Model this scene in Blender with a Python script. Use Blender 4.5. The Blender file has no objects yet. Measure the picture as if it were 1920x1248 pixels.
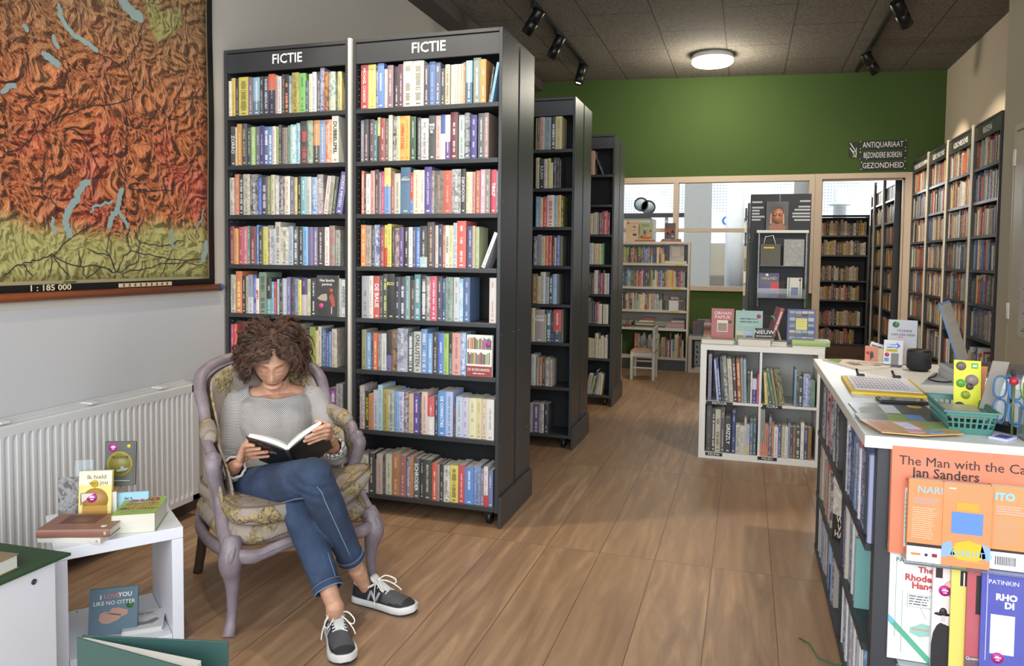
import bpy, bmesh, math, random
from mathutils import Vector, Matrix, Euler
random.seed(7)
scene = bpy.context.scene
COL = scene.collection
pi = math.pi

# ---------------------------------------------------------------- camera
cam_data = bpy.data.cameras.new('camera')
cam = bpy.data.objects.new('camera', cam_data)
COL.objects.link(cam)
scene.camera = cam
CAM = Vector((0, 0, 1.33))
pitch, yaw, roll = math.radians(2.8), math.radians(17.494), math.radians(.673)
fwd = Vector((-math.sin(yaw)*math.cos(pitch), math.cos(yaw)*math.cos(pitch), -math.sin(pitch)))
rgt = Vector((math.cos(yaw), math.sin(yaw), 0))
up = rgt.cross(fwd)
r2 = rgt*math.cos(roll) + up*math.sin(roll)
u2 = -rgt*math.sin(roll) + up*math.cos(roll)
m = Matrix((r2, u2, -fwd)).transposed().to_4x4()
m.translation = CAM
cam.matrix_world = m
cam_data.sensor_width = 36
cam_data.lens = 1393.19/1920*36
cam_data.shift_y = (549.82-624)/1920
cam_data.clip_start = .05
cam_data.clip_end = 200

# ---------------------------------------------------------------- view, world, daylight
scene.view_settings.view_transform = 'Standard'
scene.view_settings.look = 'None'
scene.view_settings.gamma = 1
scene.view_settings.use_curve_mapping = False
scene.view_settings.exposure = 0.22
world = bpy.data.worlds.new('sky')
scene.world = world
world.use_nodes = True
bg = world.node_tree.nodes['Background']
bg.inputs['Color'].default_value = (.86, .93, 1, 1)
bg.inputs['Strength'].default_value = 1.5
scene.cycles.max_bounces = 6
scene.cycles.diffuse_bounces = 3
scene.cycles.glossy_bounces = 3
scene.cycles.transparent_max_bounces = 8
scene.cycles.sample_clamp_indirect = 3

def area(name, loc, size, rot, energy, color=(1, 1, 1)):
    l = bpy.data.lights.new(name, 'AREA')
    l.shape = 'RECTANGLE'; l.size, l.size_y = size
    l.energy = energy; l.color = color
    o = bpy.data.objects.new(name, l)
    COL.objects.link(o); o.location = loc; o.rotation_euler = rot
    return o
# daylight through the shop front behind the camera
area('shop_front_daylight', (-.3, -1.6, 2.0), (4.6, 2.6), (math.radians(82), 0, 0), 135, (.96, .98, 1))

sun = bpy.data.lights.new('sun', 'SUN'); sun.energy = 3.5; sun.angle = .02; sun.color = (1, .97, .92)
so_ = bpy.data.objects.new('sun', sun); COL.objects.link(so_)
so_.rotation_euler = Vector((.15, -.42, .9)).to_track_quat('Z', 'Y').to_euler()

# ---------------------------------------------------------------- helpers
def srgb(h):
    if isinstance(h, (tuple, list)): return tuple(h)[:3]
    h = h.lstrip('#')
    if len(h) == 3: h = ''.join(c*2 for c in h)
    r = []
    for i in (0, 2, 4):
        v = int(h[i:i+2], 16)/255
        r.append(v/12.92 if v <= .04045 else ((v+.055)/1.055)**2.4)
    return tuple(r)

def rootmat(o):
    return Matrix.LocRotScale(o.location, o.rotation_euler, None)

def tag(o, label=None, cat=None, group=None, kind=None):
    if label: o['label'] = label
    if cat: o['category'] = cat
    if group: o['group'] = group
    if kind: o['kind'] = kind
    return o

def thing(name, label, cat, loc=(0, 0, 0), rz=0, group=None):
    o = bpy.data.objects.new(name, None)
    COL.objects.link(o)
    o.empty_display_size = .1
    o.location = loc; o.rotation_euler = (0, 0, rz)
    return tag(o, label, cat, group)

class MB:
    def __init__(s): s.bm = bmesh.new(); s.uv = None
    def box(s, x0, x1, y0, y1, z0, z1, mi=0):
        v = [s.bm.verts.new(p) for p in ((x0,y0,z0),(x1,y0,z0),(x1,y1,z0),(x0,y1,z0),(x0,y0,z1),(x1,y0,z1),(x1,y1,z1),(x0,y1,z1))]
        for f in ((0,3,2,1),(4,5,6,7),(0,1,5,4),(1,2,6,5),(2,3,7,6),(3,0,4,7)):
            q = s.bm.faces.new([v[i] for i in f]); q.material_index = mi
        return s
    def mbox(s, M, sx, sy, sz, mi=0):
        """box of size centred in x,y with base z=0, placed by matrix"""
        n = len(s.bm.verts); s.box(-sx/2, sx/2, -sy/2, sy/2, 0, sz, mi)
        s.bm.verts.ensure_lookup_table()
        for v in s.bm.verts[n:]: v.co = M @ v.co
        return s
    def tube(s, pts, rad, n=10, cap=True, mi=0, flat=1.0, upv=None):
        pts = [Vector(p) for p in pts]
        if not isinstance(rad, (list, tuple)): rad = [rad]*len(pts)
        rings = []
        prev = None
        for i, p in enumerate(pts):
            a = pts[max(i-1, 0)]; b = pts[min(i+1, len(pts)-1)]
            t = (b-a).normalized()
            if prev is None:
                ref = Vector(upv) if upv else (Vector((0, 0, 1)) if abs(t.z) < .9 else Vector((0, 1, 0)))
                nx = (ref - t*ref.dot(t)).normalized()
            else:
                nx = (prev - t*prev.dot(t)).normalized()
            prev = nx
            ny = t.cross(nx)
            rings.append([s.bm.verts.new(p + (nx*math.cos(2*pi*k/n) + ny*math.sin(2*pi*k/n)*flat)*rad[i]) for k in range(n)])
        for a, b in zip(rings, rings[1:]):
            for k in range(n):
                f = s.bm.faces.new((a[k], a[(k+1) % n], b[(k+1) % n], b[k])); f.material_index = mi; f.smooth = True
        if cap:
            s.bm.faces.new(rings[0][::-1]).material_index = mi
            s.bm.faces.new(rings[-1]).material_index = mi
        return s
    def loft(s, rings, cap=True, mi=0, closed=True, smooth=True):
        R = [[s.bm.verts.new(Vector(p)) for p in r] for r in rings]
        n = len(R[0])
        for a, b in zip(R, R[1:]):
            for k in range(n if closed else n-1):
                f = s.bm.faces.new((a[k], a[(k+1) % n], b[(k+1) % n], b[k])); f.material_index = mi; f.smooth = smooth
        if cap and closed:
            s.bm.faces.new(R[0][::-1]).material_index = mi
            s.bm.faces.new(R[-1]).material_index = mi
        return s
    def lathe(s, prof, c=(0, 0, 0), n=24, M=None, mi=0):
        c = Vector(c); rings = []
        for r, z in prof:
            ring = []
            for k in range(n):
                p = Vector((math.cos(2*pi*k/n)*max(r, 1e-4), math.sin(2*pi*k/n)*max(r, 1e-4), z))
                if M: p = M @ p
                ring.append(p + c)
            rings.append(ring)
        return s.loft(rings, mi=mi)
    def prism(s, poly, axis, a, b, mi=0):
        """extrude 2D polygon along an axis between a and b"""
        def P(u, v, w):
            return {'x': (w, u, v), 'y': (u, w, v), 'z': (u, v, w)}[axis]
        A = [s.bm.verts.new(P(u, v, a)) for u, v in poly]; B = [s.bm.verts.new(P(u, v, b)) for u, v in poly]
        n = len(poly)
        for k in range(n):
            s.bm.faces.new((A[k], A[(k+1) % n], B[(k+1) % n], B[k])).material_index = mi
        s.bm.faces.new(A[::-1]).material_index = mi; s.bm.faces.new(B).material_index = mi
        return s
    def quad(s, pts, mi=0, uv=True):
        v = [s.bm.verts.new(p) for p in pts]
        f = s.bm.faces.new(v); f.material_index = mi
        L = s.bm.loops.layers.uv.verify()
        for l, c in zip(f.loops, ((0, 0), (1, 0), (1, 1), (0, 1))): l[L].uv = c
        return s
    def build(s, name, mats, parent=None, local=False, bevel=0, seg=2, recalc=True, smooth=False, M=None, sub=0):
        if recalc: bmesh.ops.recalc_face_normals(s.bm, faces=s.bm.faces)
        if M is not None: s.bm.transform(M)
        if parent is not None and not local:
            pm = rootmat(parent)
            if parent.parent is not None: pm = rootmat(parent.parent) @ pm
            s.bm.transform(pm.inverted())
        me = bpy.data.meshes.new(name)
        if smooth:
            for f in s.bm.faces: f.smooth = True
        s.bm.to_mesh(me); s.bm.free()
        if not isinstance(mats, (list, tuple)): mats = [mats]
        for mm in mats: me.materials.append(mm)
        o = bpy.data.objects.new(name, me)
        COL.objects.link(o)
        if parent is not None: o.parent = parent
        if bevel:
            b = o.modifiers.new('bevel', 'BEVEL'); b.width = bevel; b.segments = seg; b.limit_method = 'ANGLE'; b.angle_limit = math.radians(40)
        if sub:
            b = o.modifiers.new('sub', 'SUBSURF'); b.levels = sub; b.render_levels = sub
        return o

def struct(name, mb, mats, **k):
    o = mb.build(name, mats, **k)
    o['kind'] = 'structure'
    return o

_dg = None
def textmesh(body, size, M, mat, name, parent, align='CENTER', extrude=.0004, sx=1.0, shear=0, bold=0):
    cu = bpy.data.curves.new('txt', 'FONT')
    cu.body = body; cu.size = size; cu.align_x = align; cu.align_y = 'CENTER'; cu.extrude = extrude
    cu.shear = shear; cu.offset = 0 if ('M' in body or 'N' in body) else bold; cu.resolution_u = 2; cu.space_line = .9
    t = bpy.data.objects.new('txt', cu)
    me = bpy.data.meshes.new_from_object(t)
    bpy.data.objects.remove(t); bpy.data.curves.remove(cu)
    me.transform(Matrix.Diagonal((sx, 1, 1, 1)))
    me.transform(M)
    if parent is not None:
        pm = rootmat(parent)
        if parent.parent is not None: pm = rootmat(parent.parent) @ pm
        me.transform(pm.inverted())
    me.materials.clear(); me.materials.append(mat)
    o = bpy.data.objects.new(name, me); COL.objects.link(o)
    if parent is not None: o.parent = parent
    return o

def frame(origin, xdir, ydir):
    """matrix mapping text x,y to directions, z = x cross y"""
    x = Vector(xdir).normalized(); y = Vector(ydir).normalized(); z = x.cross(y)
    M = Matrix((x, y, z)).transposed().to_4x4(); M.translation = Vector(origin)
    return M

# ---------------------------------------------------------------- materials
class N:
    def __init__(s, name):
        s.m = bpy.data.materials.new(name); s.m.use_nodes = True
        s.t = s.m.node_tree; s.b = s.t.nodes['Principled BSDF']
    def n(s, typ, **k):
        o = s.t.nodes.new('ShaderNode'+typ)
        for a, v in k.items(): setattr(o, a, v)
        return o
    def l(s, a, b): s.t.links.new(a, b)
    def val(s, sock, v):
        if hasattr(v, 'links') or hasattr(v, 'is_output'): s.l(v, sock)
        else: sock.default_value = v
    def math(s, op, a, b=None, c=None, clamp=False):
        o = s.n('Math', operation=op, use_clamp=clamp)
        for i, v in enumerate((a, b, c)):
            if v is not None: s.val(o.inputs[i], v)
        return o.outputs[0]
    def vmath(s, op, a, b=None):
        o = s.n('VectorMath', operation=op)
        for i, v in enumerate((a, b)):
            if v is not None: s.val(o.inputs[i], v)
        return o.outputs[1] if op in ('DOT_PRODUCT', 'LENGTH') else o.outputs[0]
    def ramp(s, fac, stops, interp='LINEAR'):
        o = s.n('ValToRGB'); s.l(fac, o.inputs[0]); cr = o.color_ramp; cr.interpolation = interp
        while len(cr.elements) < len(stops): cr.elements.new(.5)
        for e, (p, c) in zip(cr.elements, stops):
            e.position = p; e.color = (*srgb(c), 1) if isinstance(c, (str, tuple, list)) else (c, c, c, 1)
        return o.outputs[0]
    def mix(s, fac, a, b, typ='MIX'):
        o = s.n('Mix', data_type='RGBA', blend_type=typ)
        s.val(o.inputs[0], fac)
        for i, v in ((6, a), (7, b)):
            if isinstance(v, str): v = (*srgb(v), 1)
            s.val(o.inputs[i], v)
        return o.outputs[2]
    def noise(s, vec=None, scale=5, detail=3, rough=.5, dist=0):
        o = s.n('TexNoise'); o.inputs['Scale'].default_value = scale; o.inputs['Detail'].default_value = detail
        o.inputs['Roughness'].default_value = rough; o.inputs['Distortion'].default_value = dist
        if vec is not None: s.l(vec, o.inputs['Vector'])
        return o.outputs['Fac']
    def map(s, vec, scale=(1, 1, 1), rot=(0, 0, 0), loc=(0, 0, 0)):
        o = s.n('Mapping'); s.l(vec, o.inputs[0]); o.inputs['Scale'].default_value = scale
        o.inputs['Rotation'].default_value = rot; o.inputs['Location'].default_value = loc
        return o.outputs[0]
    def coord(s, w='Object'): return s.n('TexCoord').outputs[w]
    def pos(s): return s.n('NewGeometry').outputs['Position']
    def bump(s, h, strength=.3, dist=.01):
        o = s.n('Bump'); o.inputs['Strength'].default_value = strength; o.inputs['Distance'].default_value = dist
        s.l(h, o.inputs['Height']); s.l(o.outputs[0], s.b.inputs['Normal'])
    def attr(s, name, color=True):
        o = s.n('Attribute', attribute_type='OBJECT', attribute_name=name)
        return o.outputs['Color'] if color else o.outputs['Fac']
    def set(s, color=None, rough=None, **k):
        if color is not None:
            if isinstance(color, str): color = (*srgb(color), 1)
            s.val(s.b.inputs['Base Color'], color)
        if rough is not None: s.val(s.b.inputs['Roughness'], rough)
        for a, v in k.items(): s.val(s.b.inputs[a], v)
        return s.m

_cache = {}
def plain(col, rough=.5, metal=0, var=.06, bump=0, bscale=200):
    key = (col, rough, metal, var, bump)
    if key in _cache: return _cache[key]
    a = N('paint_%s' % col)
    c = a.coord()
    f = a.noise(c, 14, 3)
    base = srgb(col)
    lo = tuple(x*(1-var) for x in base); hi = tuple(min(1, x*(1+var)) for x in base)
    colr = a.mix(f, (*lo, 1), (*hi, 1))
    a.set(colr, rough, Metallic=metal)
    if bump: a.bump(a.noise(c, bscale, 2), bump, .002)
    _cache[key] = a.m
    return a.m

def emit(col, strength):
    a = N('glow')
    a.set('000000', .5)
    a.b.inputs['Emission Color'].default_value = (*srgb(col), 1); a.b.inputs['Emission Strength'].default_value = strength
    return a.m

black_mdf = plain('3b3d40', .36, var=.1)
black_back = plain('232427', .7)
white_lam = plain('dddcd6', .38, var=.02)
white_cool = plain('e2e4ea', .4, var=.02)
paper = plain('d8d4c8', .9, var=.05)
black_metal = plain('141416', .35, var=.1)
steel = plain('b4b4b4', .3, metal=1)
white_ink = plain('f2f2f0', .6, var=0)
black_ink = plain('1c1c1c', .6, var=0)

# ---------------------------------------------------------------- room
def m_floor():
    a = N('oak_planks')
    p = a.pos()
    v = a.map(p, rot=(0, 0, pi/2), loc=(.0, .11, 0))
    br = a.n('TexBrick'); a.l(v, br.inputs['Vector'])
    br.offset = .37; br.offset_frequency = 1
    br.inputs['Scale'].default_value = 1; br.inputs['Brick Width'].default_value = 1.38; br.inputs['Row Height'].default_value = .245
    br.inputs['Mortar Size'].default_value = .0022; br.inputs['Mortar Smooth'].default_value = .2
    br.inputs['Color1'].default_value = (0, 0, 0, 1); br.inputs['Color2'].default_value = (1, 1, 1, 1); br.inputs['Mortar'].default_value = (.5, .5, .5, 1)
    off = a.vmath('MULTIPLY', br.outputs['Color'], (7.3, 11.7, 0))
    g = a.vmath('ADD', a.map(p, scale=(1, .10, 1)), off)
    n1 = a.noise(g, 11, 8, .60, 1.6)
    n2 = a.noise(a.vmath('ADD', a.map(p, scale=(1, .03, 1)), off), 110, 4, .6)
    g2 = a.vmath('ADD', a.map(p, scale=(1, .22, 1)), off)
    w = a.n('TexWave', wave_type='RINGS', rings_direction='Y'); a.l(g2, w.inputs[0]); w.inputs['Scale'].default_value = 5; w.inputs['Distortion'].default_value = 9; w.inputs['Detail'].default_value = 3; w.inputs['Detail Scale'].default_value = 1.6
    base = a.ramp(n1, [(.30, '7a5e48'), (.5, 'a07f63'), (.70, 'bd9c7a')])
    base = a.mix(a.math('MULTIPLY', w.outputs['Fac'], .3), base, '6c523e')
    base = a.mix(a.math('MULTIPLY', n2, .16), base, 'b8997a')
    pl = a.math('MULTIPLY', a.n('SeparateColor').outputs[0], 0)
    sep = a.n('SeparateColor'); a.l(br.outputs['Color'], sep.inputs[0])
    base = a.mix(a.math('MULTIPLY', sep.outputs[0], .55), base, '97795c')
    # knots
    kn = a.n('TexVoronoi'); a.l(a.vmath('ADD', a.map(p, scale=(1, .55, 1)), off), kn.inputs['Vector']); kn.inputs['Scale'].default_value = 3.1
    kf = a.math('SUBTRACT', 1, a.math('MULTIPLY', kn.outputs['Distance'], 14), clamp=True)
    base = a.mix(a.math('MULTIPLY', kf, .6), base, '5a4232')
    base = a.mix(a.math('MULTIPLY', br.outputs['Fac'], .75), base, '54402f')
    a.set(base, a.math('ADD', .33, a.math('MULTIPLY', n1, .2)))
    a.bump(a.math('ADD', a.math('MULTIPLY', n2, .3), a.math('MULTIPLY', br.outputs['Fac'], -1)), .25, .003)
    return a.m

def m_ceiling():
    a = N('wood_wool_panels')
    p = a.pos()
    br = a.n('TexBrick'); a.l(a.map(p, rot=(0, 0, pi/2), loc=(.1, .25, 0)), br.inputs['Vector'])
    br.offset = .5; br.inputs['Scale'].default_value = 1; br.inputs['Brick Width'].default_value = 1.2; br.inputs['Row Height'].default_value = .6
    br.inputs['Mortar Size'].default_value = .006
    n = a.noise(p, 60, 6, .75, 1.5); n2 = a.noise(p, 3, 3)
    c = a.ramp(n, [(.38, '453f3a'), (.52, '7d766c'), (.64, 'a39b8f')])
    c = a.mix(a.math('MULTIPLY', n2, .25), c, '6c6258')
    c = a.mix(a.math('MULTIPLY', br.outputs['Fac'], .8), c, '322d29')
    a.set(c, .95); a.bump(a.math('SUBTRACT', n, br.outputs['Fac']), .6, .01)
    return a.m

def m_wall(col, scale=350, b=.1):
    a = N('wall_%s' % col); p = a.pos()
    c = a.mix(a.noise(p, 1.5, 4), col, tuple(x*.93 for x in srgb(col))+(1,))
    a.set(c, .85); a.bump(a.noise(p, scale, 2), b, .002)
    return a.m

wall_pale = m_wall('cdc6bb')
wall_grey = m_wall('c9c8c8')
wall_green = m_wall('435b26', 120, .25)
wood_frame = plain('c9b6a0', .5, var=.04)
door_cream = plain('c4bba6', .45, var=.03)
dark_strip = plain('57504a', .8)

ORD0 = ['first', 'second', 'third']
YB = 9.2        # green back wall
XL = -2.72      # left wall
XR = 2.02       # right wall behind the cases
struct('floor', MB().box(XL-.1, 2.3, -.6, 12.2, -.08, 0), m_floor())
mb = MB(); bmv = [(XL-.1, -.6), (2.3, -.6), (2.3, 12.2), (.66, 12.2), (.66, YB+.12), (XL-.1, YB+.12)]
mb.loft([[(x, y, 3.47-.03*x) for x, y in bmv], [(x, y, 3.6-.03*x) for x, y in bmv]], smooth=False)
struct('ceiling', mb, m_ceiling())
struct('wall_left', MB().box(XL-.1, XL, -.6, YB+.12, 0, 3.60), wall_pale)
struct('baseboard_left', MB().box(XL, XL+.015, 0, 9.2, 0, .06), plain('4c4038', .6))
struct('trim_1', MB().box(XL, XL+.20, -.6, YB, 3.43, 3.60), dark_strip)
struct('wall_right', MB().box(XR, XR+.1, 6.14, 12.2, 0, 3.46), m_wall('c8b9a4'))
# flush wall with a cupboard door nearer the counter
mb = MB().box(1.72, XR+.1, 3.2, 6.14, 0, 3.46)
struct('wall_right', mb, m_wall('bdb39d'))
mb = MB().box(1.706, 1.72, 3.3, 5.86, 2.215, 2.255).box(1.706, 1.72, 5.84, 5.86, 0, 2.22)
struct('trim_2', mb, door_cream)
dr = MB().box(1.70, 1.719, 4.9, 5.80, .02, 2.2).build('door_2', door_cream, bevel=.003); dr['kind'] = 'structure'
for zz in (1.98, .95, .2):
    MB().box(1.692, 1.702, 5.792, 5.822, zz, zz+.11).tube([(1.694, 5.81, zz), (1.694, 5.81, zz+.11)], .007).build('hinge', plain('e6e2da', .35), parent=dr)
# back wall around the windows (green) -------------------------------------
WZ = 2.30
mb = MB()
mb.box(XL, XR, YB, YB+.12, WZ, 3.6)                 # above windows
mb.box(XL, .72, YB, YB+.12, 0, .97)                 # below windows
mb.box(1.72, XR, YB, YB+.12, 0, WZ)
struct('wall_back', mb, wall_green)
# window band frames
mb = MB()
mb.box(XL, .72, YB-.03, YB+.1, WZ-.055, WZ+.015).box(XL, .72, YB-.04, YB+.1, .955, 1.01)
for x in (-2.0, -.865, .66): mb.box(x, x+.06, YB-.028, YB+.098, 1.01, WZ-.055)
mb.box(-.80, .66, YB-.02, YB+.08, 1.655, 1.70).box(-2.0, -.865, YB-.02, YB+.08, 1.655, 1.70)
w1 = struct('window_1', mb, wood_frame)
gl = N('glass'); gl.set('ffffff', .02); gl.b.inputs['Transmission Weight'].default_value = 1; gl.b.inputs['IOR'].default_value = 1.02
MB().box(XL, .66, YB+.03, YB+.034, 1.01, WZ-.05).build('glass_pane', gl.m, parent=w1)
# small vinyl notices stuck on the pane
mb = MB()
for k, (w_, z_) in enumerate(((.2, 1.55), (.21, 1.51), (.1, 1.47), (.08, 1.43))): mb.box(.02, .02+w_, YB+.026, YB+.029, z_, z_+.025)
mb.build('notice_strips', black_ink, parent=w1)
# door opening to the next room
mb = MB()
mb.box(.722, .795, YB-.04, YB+.12, 0, WZ-.045).box(1.645, 1.72, YB-.04, YB+.12, 0, WZ-.045).box(.722, 1.72, YB-.04, YB+.12, WZ-.045, WZ+.015)
mb.box(.795, .81, YB+.02, YB+.05, 0, 2.255).box(1.63, 1.645, YB+.02, YB+.05, 0, 2.255).box(.795, 1.645, YB+.02, YB+.05, 2.235, 2.255)
struct('trim_3', mb, wood_frame)
# next room shell -----------------------------------------------------------
struct('wall_back', MB().box(.72, 2.1, 12.1, 12.2, 0, 1.85).box(.72, 2.1, 12.1, 12.2, 3.0, 3.6), m_wall('b5b2aa'))
struct('wall_partition', MB().box(.66, .72, YB+.12, 12.2, 0, 3.5), m_wall('a8a49a'))

# ---------------------------------------------------------------- yard seen through the panes
screen = N('shade_cloth')
p_ = screen.pos()
wv = screen.n('TexBrick'); screen.l(screen.map(p_, rot=(pi/2, 0, 0)), wv.inputs['Vector']); wv.offset = 0
wv.inputs['Scale'].default_value = 1; wv.inputs['Brick Width'].default_value = .05; wv.inputs['Row Height'].default_value = .05; wv.inputs['Mortar Size'].default_value = .012
nn = screen.noise(p_, 1.3, 3)
cc_ = screen.mix(screen.math('MULTIPLY', wv.outputs['Fac'], .9), screen.ramp(nn, [(.42, 'f2f6f8'), (.58, '9fb4c0')]), 'ffffff')
screen.set(cc_, .8)
o = MB().box(-4.5, 2.2, 13.6, 13.64, 2.12, 4.2).build('shade_screen', screen.m)
tag(o, 'pale woven shade screen hanging across the yard behind the back windows', 'screen')
shed = plain('8d8a80', .8, var=.06)
o = MB().box(-4.5, -1.55, 12.6, 13.4, 0, 2.02).build('shed', shed, bevel=.01)
tag(o, 'grey boarded shed in the yard behind the left back window', 'shed')
t = thing('roof_rail', 'dark rail with a pair of round wheels on the grey shed roof', 'rail', (-2.2, 12.65, 2.02))
MB().box(-4.5, -.9, 12.58, 12.68, 2.02, 2.09).build('rail', plain('30302e', .6), t)
for xx in (-2.62, -1.72, -1.60):
    zc = 2.24 if xx != -1.60 else 2.19
    M_ = Matrix.Rotation(pi/2, 4, 'X')
    MB().lathe([(.105, -.02), (.12, -.02), (.12, .02), (.105, .02), (.105, -.02)], (xx, 12.63, zc), 24, M_).build('wheel_rim', black_metal, t)
    MB().lathe([(.001, -.012), (.104, -.012), (.104, .012), (.001, .012)], (xx, 12.63, zc), 24, M_).build('wheel_disc', plain('8c9494', .5), t)
o = MB().lathe([(.13, 0), (.13, 3.4)], (-.18, 11.4, 0), 28).build('column', plain('e6eaee', .5)); tag(o, 'round white column standing in the yard behind the panes', 'column')
o = MB().box(-.95, -.55, 11.9, 12.2, 0, 2.6).build('pier', plain('a2a4a2', .8)); tag(o, 'grey square pier in the yard left of the white column', 'pier')
o = MB().box(.36, .46, 12.2, 12.3, 0, 2.2).build('post', plain('8e9898', .6)); tag(o, 'thin grey post in the yard right of the white column', 'post')
yard = MB().box(-4.6, .66, YB+.12, 14.5, -.08, 0).build('floor', plain('9c988e', .8)); yard['kind'] = 'structure'
o = MB().box(-4.5, .66, 13.7, 13.8, 0, 1.62).build('curtain_wall', plain('a09a8a', .8)); tag(o, 'beige low wall at the far side of the yard', 'wall')
t = t_sign = thing('shop_sign', 'white sign with reversed blue lettering across the yard', 'sign', (-.1, 13.2, 0))
MB().box(-.75, .64, 13.15, 13.2, 1.66, 2.12).build('board', plain('f4f6f8', .5), t)
textmesh('NEXO', .24, frame((.0, 13.145, 1.98), (-1, 0, 0), (0, 0, 1)) @ Matrix.Rotation(0, 4, 'X'), plain('3474c8', .5), 'lettering', t, bold=.004, sx=1.3)
textmesh('CINEMA', .07, frame((.0, 13.145, 1.80), (-1, 0, 0), (0, 0, 1)), plain('3a3a60', .5), 'lettering', t, bold=.001, sx=1.3)
# bicycles parked in the yard
def bicycle(x, y, col, label):
    t = thing('bicycle', label, 'bicycle', (x, y, 0), .2, 'bicycles parked in the yard')
    c = plain(col, .35)
    for wx in (-.5, .5):
        pts = [(wx+.33*math.cos(a*pi/12), 0, .34+.33*math.sin(a*pi/12)) for a in range(25)]
        MB().tube(pts, .018, 6, cap=False).build('wheel', black_metal, t, local=True)
    mb = MB()
    for a_, b_ in (((-.5, .34), (-.15, .85)), ((-.15, .85), (.35, .8)), ((-.05, .3), (.35, .75)), ((-.05, .3), (-.15, .9)), ((-.5, .34), (-.05, .3)), ((.5, .34), (.33, .95))):
        mb.tube([(a_[0], 0, a_[1]), (b_[0], 0, b_[1])], .018, 6)
    mb.build('frame', c, t, local=True)
    MB().tube([(.33, 0, .95), (.3, 0, 1.02), (.2, .25, 1.05), (.1, .28, 1.03)], .012, 6).tube([(.33, 0, .95), (.3, 0, 1.02), (.2, -.25, 1.05), (.1, -.28, 1.03)], .012, 6).build('handlebar', steel, t, local=True)
    MB().box(-.3, -.05, -.07, .07, .9, .95).build('saddle', black_metal, t, local=True, bevel=.02)
bicycle(.0, 10.6, '3d55b8', 'blue bicycle parked beyond the back window')
bicycle(.25, 12.7, 'c43c5c', 'red bicycle parked at the far side of the yard')
t = thing('vent_pipe', 'white capped vent pipe outside the high window of the next room', 'vent', (1.42, 13.2, 1.9))
MB().lathe([(.10, 0), (.10, .32), (.17, .33), (.17, .35), (.11, .37), (.11, .6), (.001, .61)], (1.42, 13.2, 1.9), 20).build('pipe', plain('b8bcbe', .5), t)
o = MB().box(.7, 2.3, 13.0, 14.0, 1.75, 1.9).build('roof', plain('d4d8da', .7)); tag(o, 'pale flat roof outside the next room', 'roof')

for k, x_ in enumerate((-4.4, -1.4, 2.1)):
    o2 = MB().box(x_-.03, x_+.03, 13.645, 13.70, 0, 4.2).build('screen_post', plain('8e9494', .6)); tag(o2, 'thin post carrying the pale shade screen, %s from the left' % ORD0[k], 'post')
MB().box(-.70, -.66, 13.205, 13.24, 0, 1.75).build('leg', plain('9ca0a2', .5), t_sign); MB().box(.55, .59, 13.205, 13.24, 0, 1.75).build('leg', plain('9ca0a2', .5), t_sign)
# ---------------------------------------------------------------- signs on the green wall
def sign_board(z, text, label, w=.47):
    t = thing('sign_board', label, 'sign', (1.42, YB-.012, z))
    bd_ = MB().box(1.645-w, 1.645, YB-.012, YB-.002, z, z+.093).build('board', plain('232624', .6), t)
    textmesh(text, .088, frame((1.645-w/2, YB-.0135, z+.046), (1, 0, 0), (0, 0, 1)), white_ink, 'lettering', bd_, sx=(w-.05)/(.088*.62*len(text)))
    mb = MB()
    for cx in (1.645-w+.008, 1.637):
        for cz in (z+.008, z+.085): mb.lathe([(.006, 0), (.006, .004), (.001, .005)], (cx, YB-.013, cz), 8, Matrix.Rotation(pi/2, 4, 'X'))
    mb.build('screws', white_ink, t)
sign_board(2.58, 'ANTIQUARIAAT', 'black sign with chalk lettering ANTIQUARIAAT, top of three on the green wall', .47)
sign_board(2.465, 'BIJZONDERE BOEKEN', 'black sign with chalk lettering BIJZONDERE BOEKEN, middle of three on the green wall', .47)
sign_board(2.35, 'GEZONDHEID', 'black sign with chalk lettering GEZONDHEID, lowest of three on the green wall', .455)
t = thing('arrow_sign', 'small black sign with two white arrows pointing down right on the green wall', 'sign', (1.12, YB-.012, 2.5))
MB().box(1.065, 1.155, YB-.012, YB-.002, 2.495, 2.665).build('board', plain('232624', .6), t)
mb = MB()
for dz in (0, -.055):
    a_, b_ = (1.075, 2.655+dz), (1.135, 2.56+dz)
    mb.tube([(a_[0], YB-.015, a_[1]), (b_[0], YB-.015, b_[1])], .006, 5)
    mb.tube([(b_[0]-.03, YB-.015, b_[1]+.005), (b_[0]+.006, YB-.015, b_[1]-.012), (b_[0]+.006, YB-.015, b_[1]+.04)], .005, 5)
mb.build('arrows', white_ink, t)

# ---------------------------------------------------------------- ceiling lamp and track spots
def ceil_z(x): return 3.47-.03*x
t = thing('ceiling_lamp', 'round white ceiling lamp glowing near the green wall', 'lamp', (-.40, 8.2, ceil_z(-.4)))
zc = ceil_z(-.4)
MB().lathe([(.001, 0), (.205, 0), (.215, -.02), (.215, -.05), (.20, -.055)], (-.40, 8.2, zc), 40).build('housing', plain('f0eee8', .4), t, smooth=True)
MB().lathe([(.19, -.045), (.212, -.05), (.212, -.085), (.19, -.105), (.10, -.112), (.001, -.113)], (-.40, 8.2, zc), 40).build('diffuser', emit('fff3d8', 7), t, smooth=True)
l = bpy.data.lights.new('ceiling_lamp_light', 'POINT'); l.energy = 55; l.color = (1, .93, .78); l.shadow_soft_size = .18
o = bpy.data.objects.new('ceiling_lamp_light', l); COL.objects.link(o); o.location = (-.40, 8.2, zc-.22)

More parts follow.
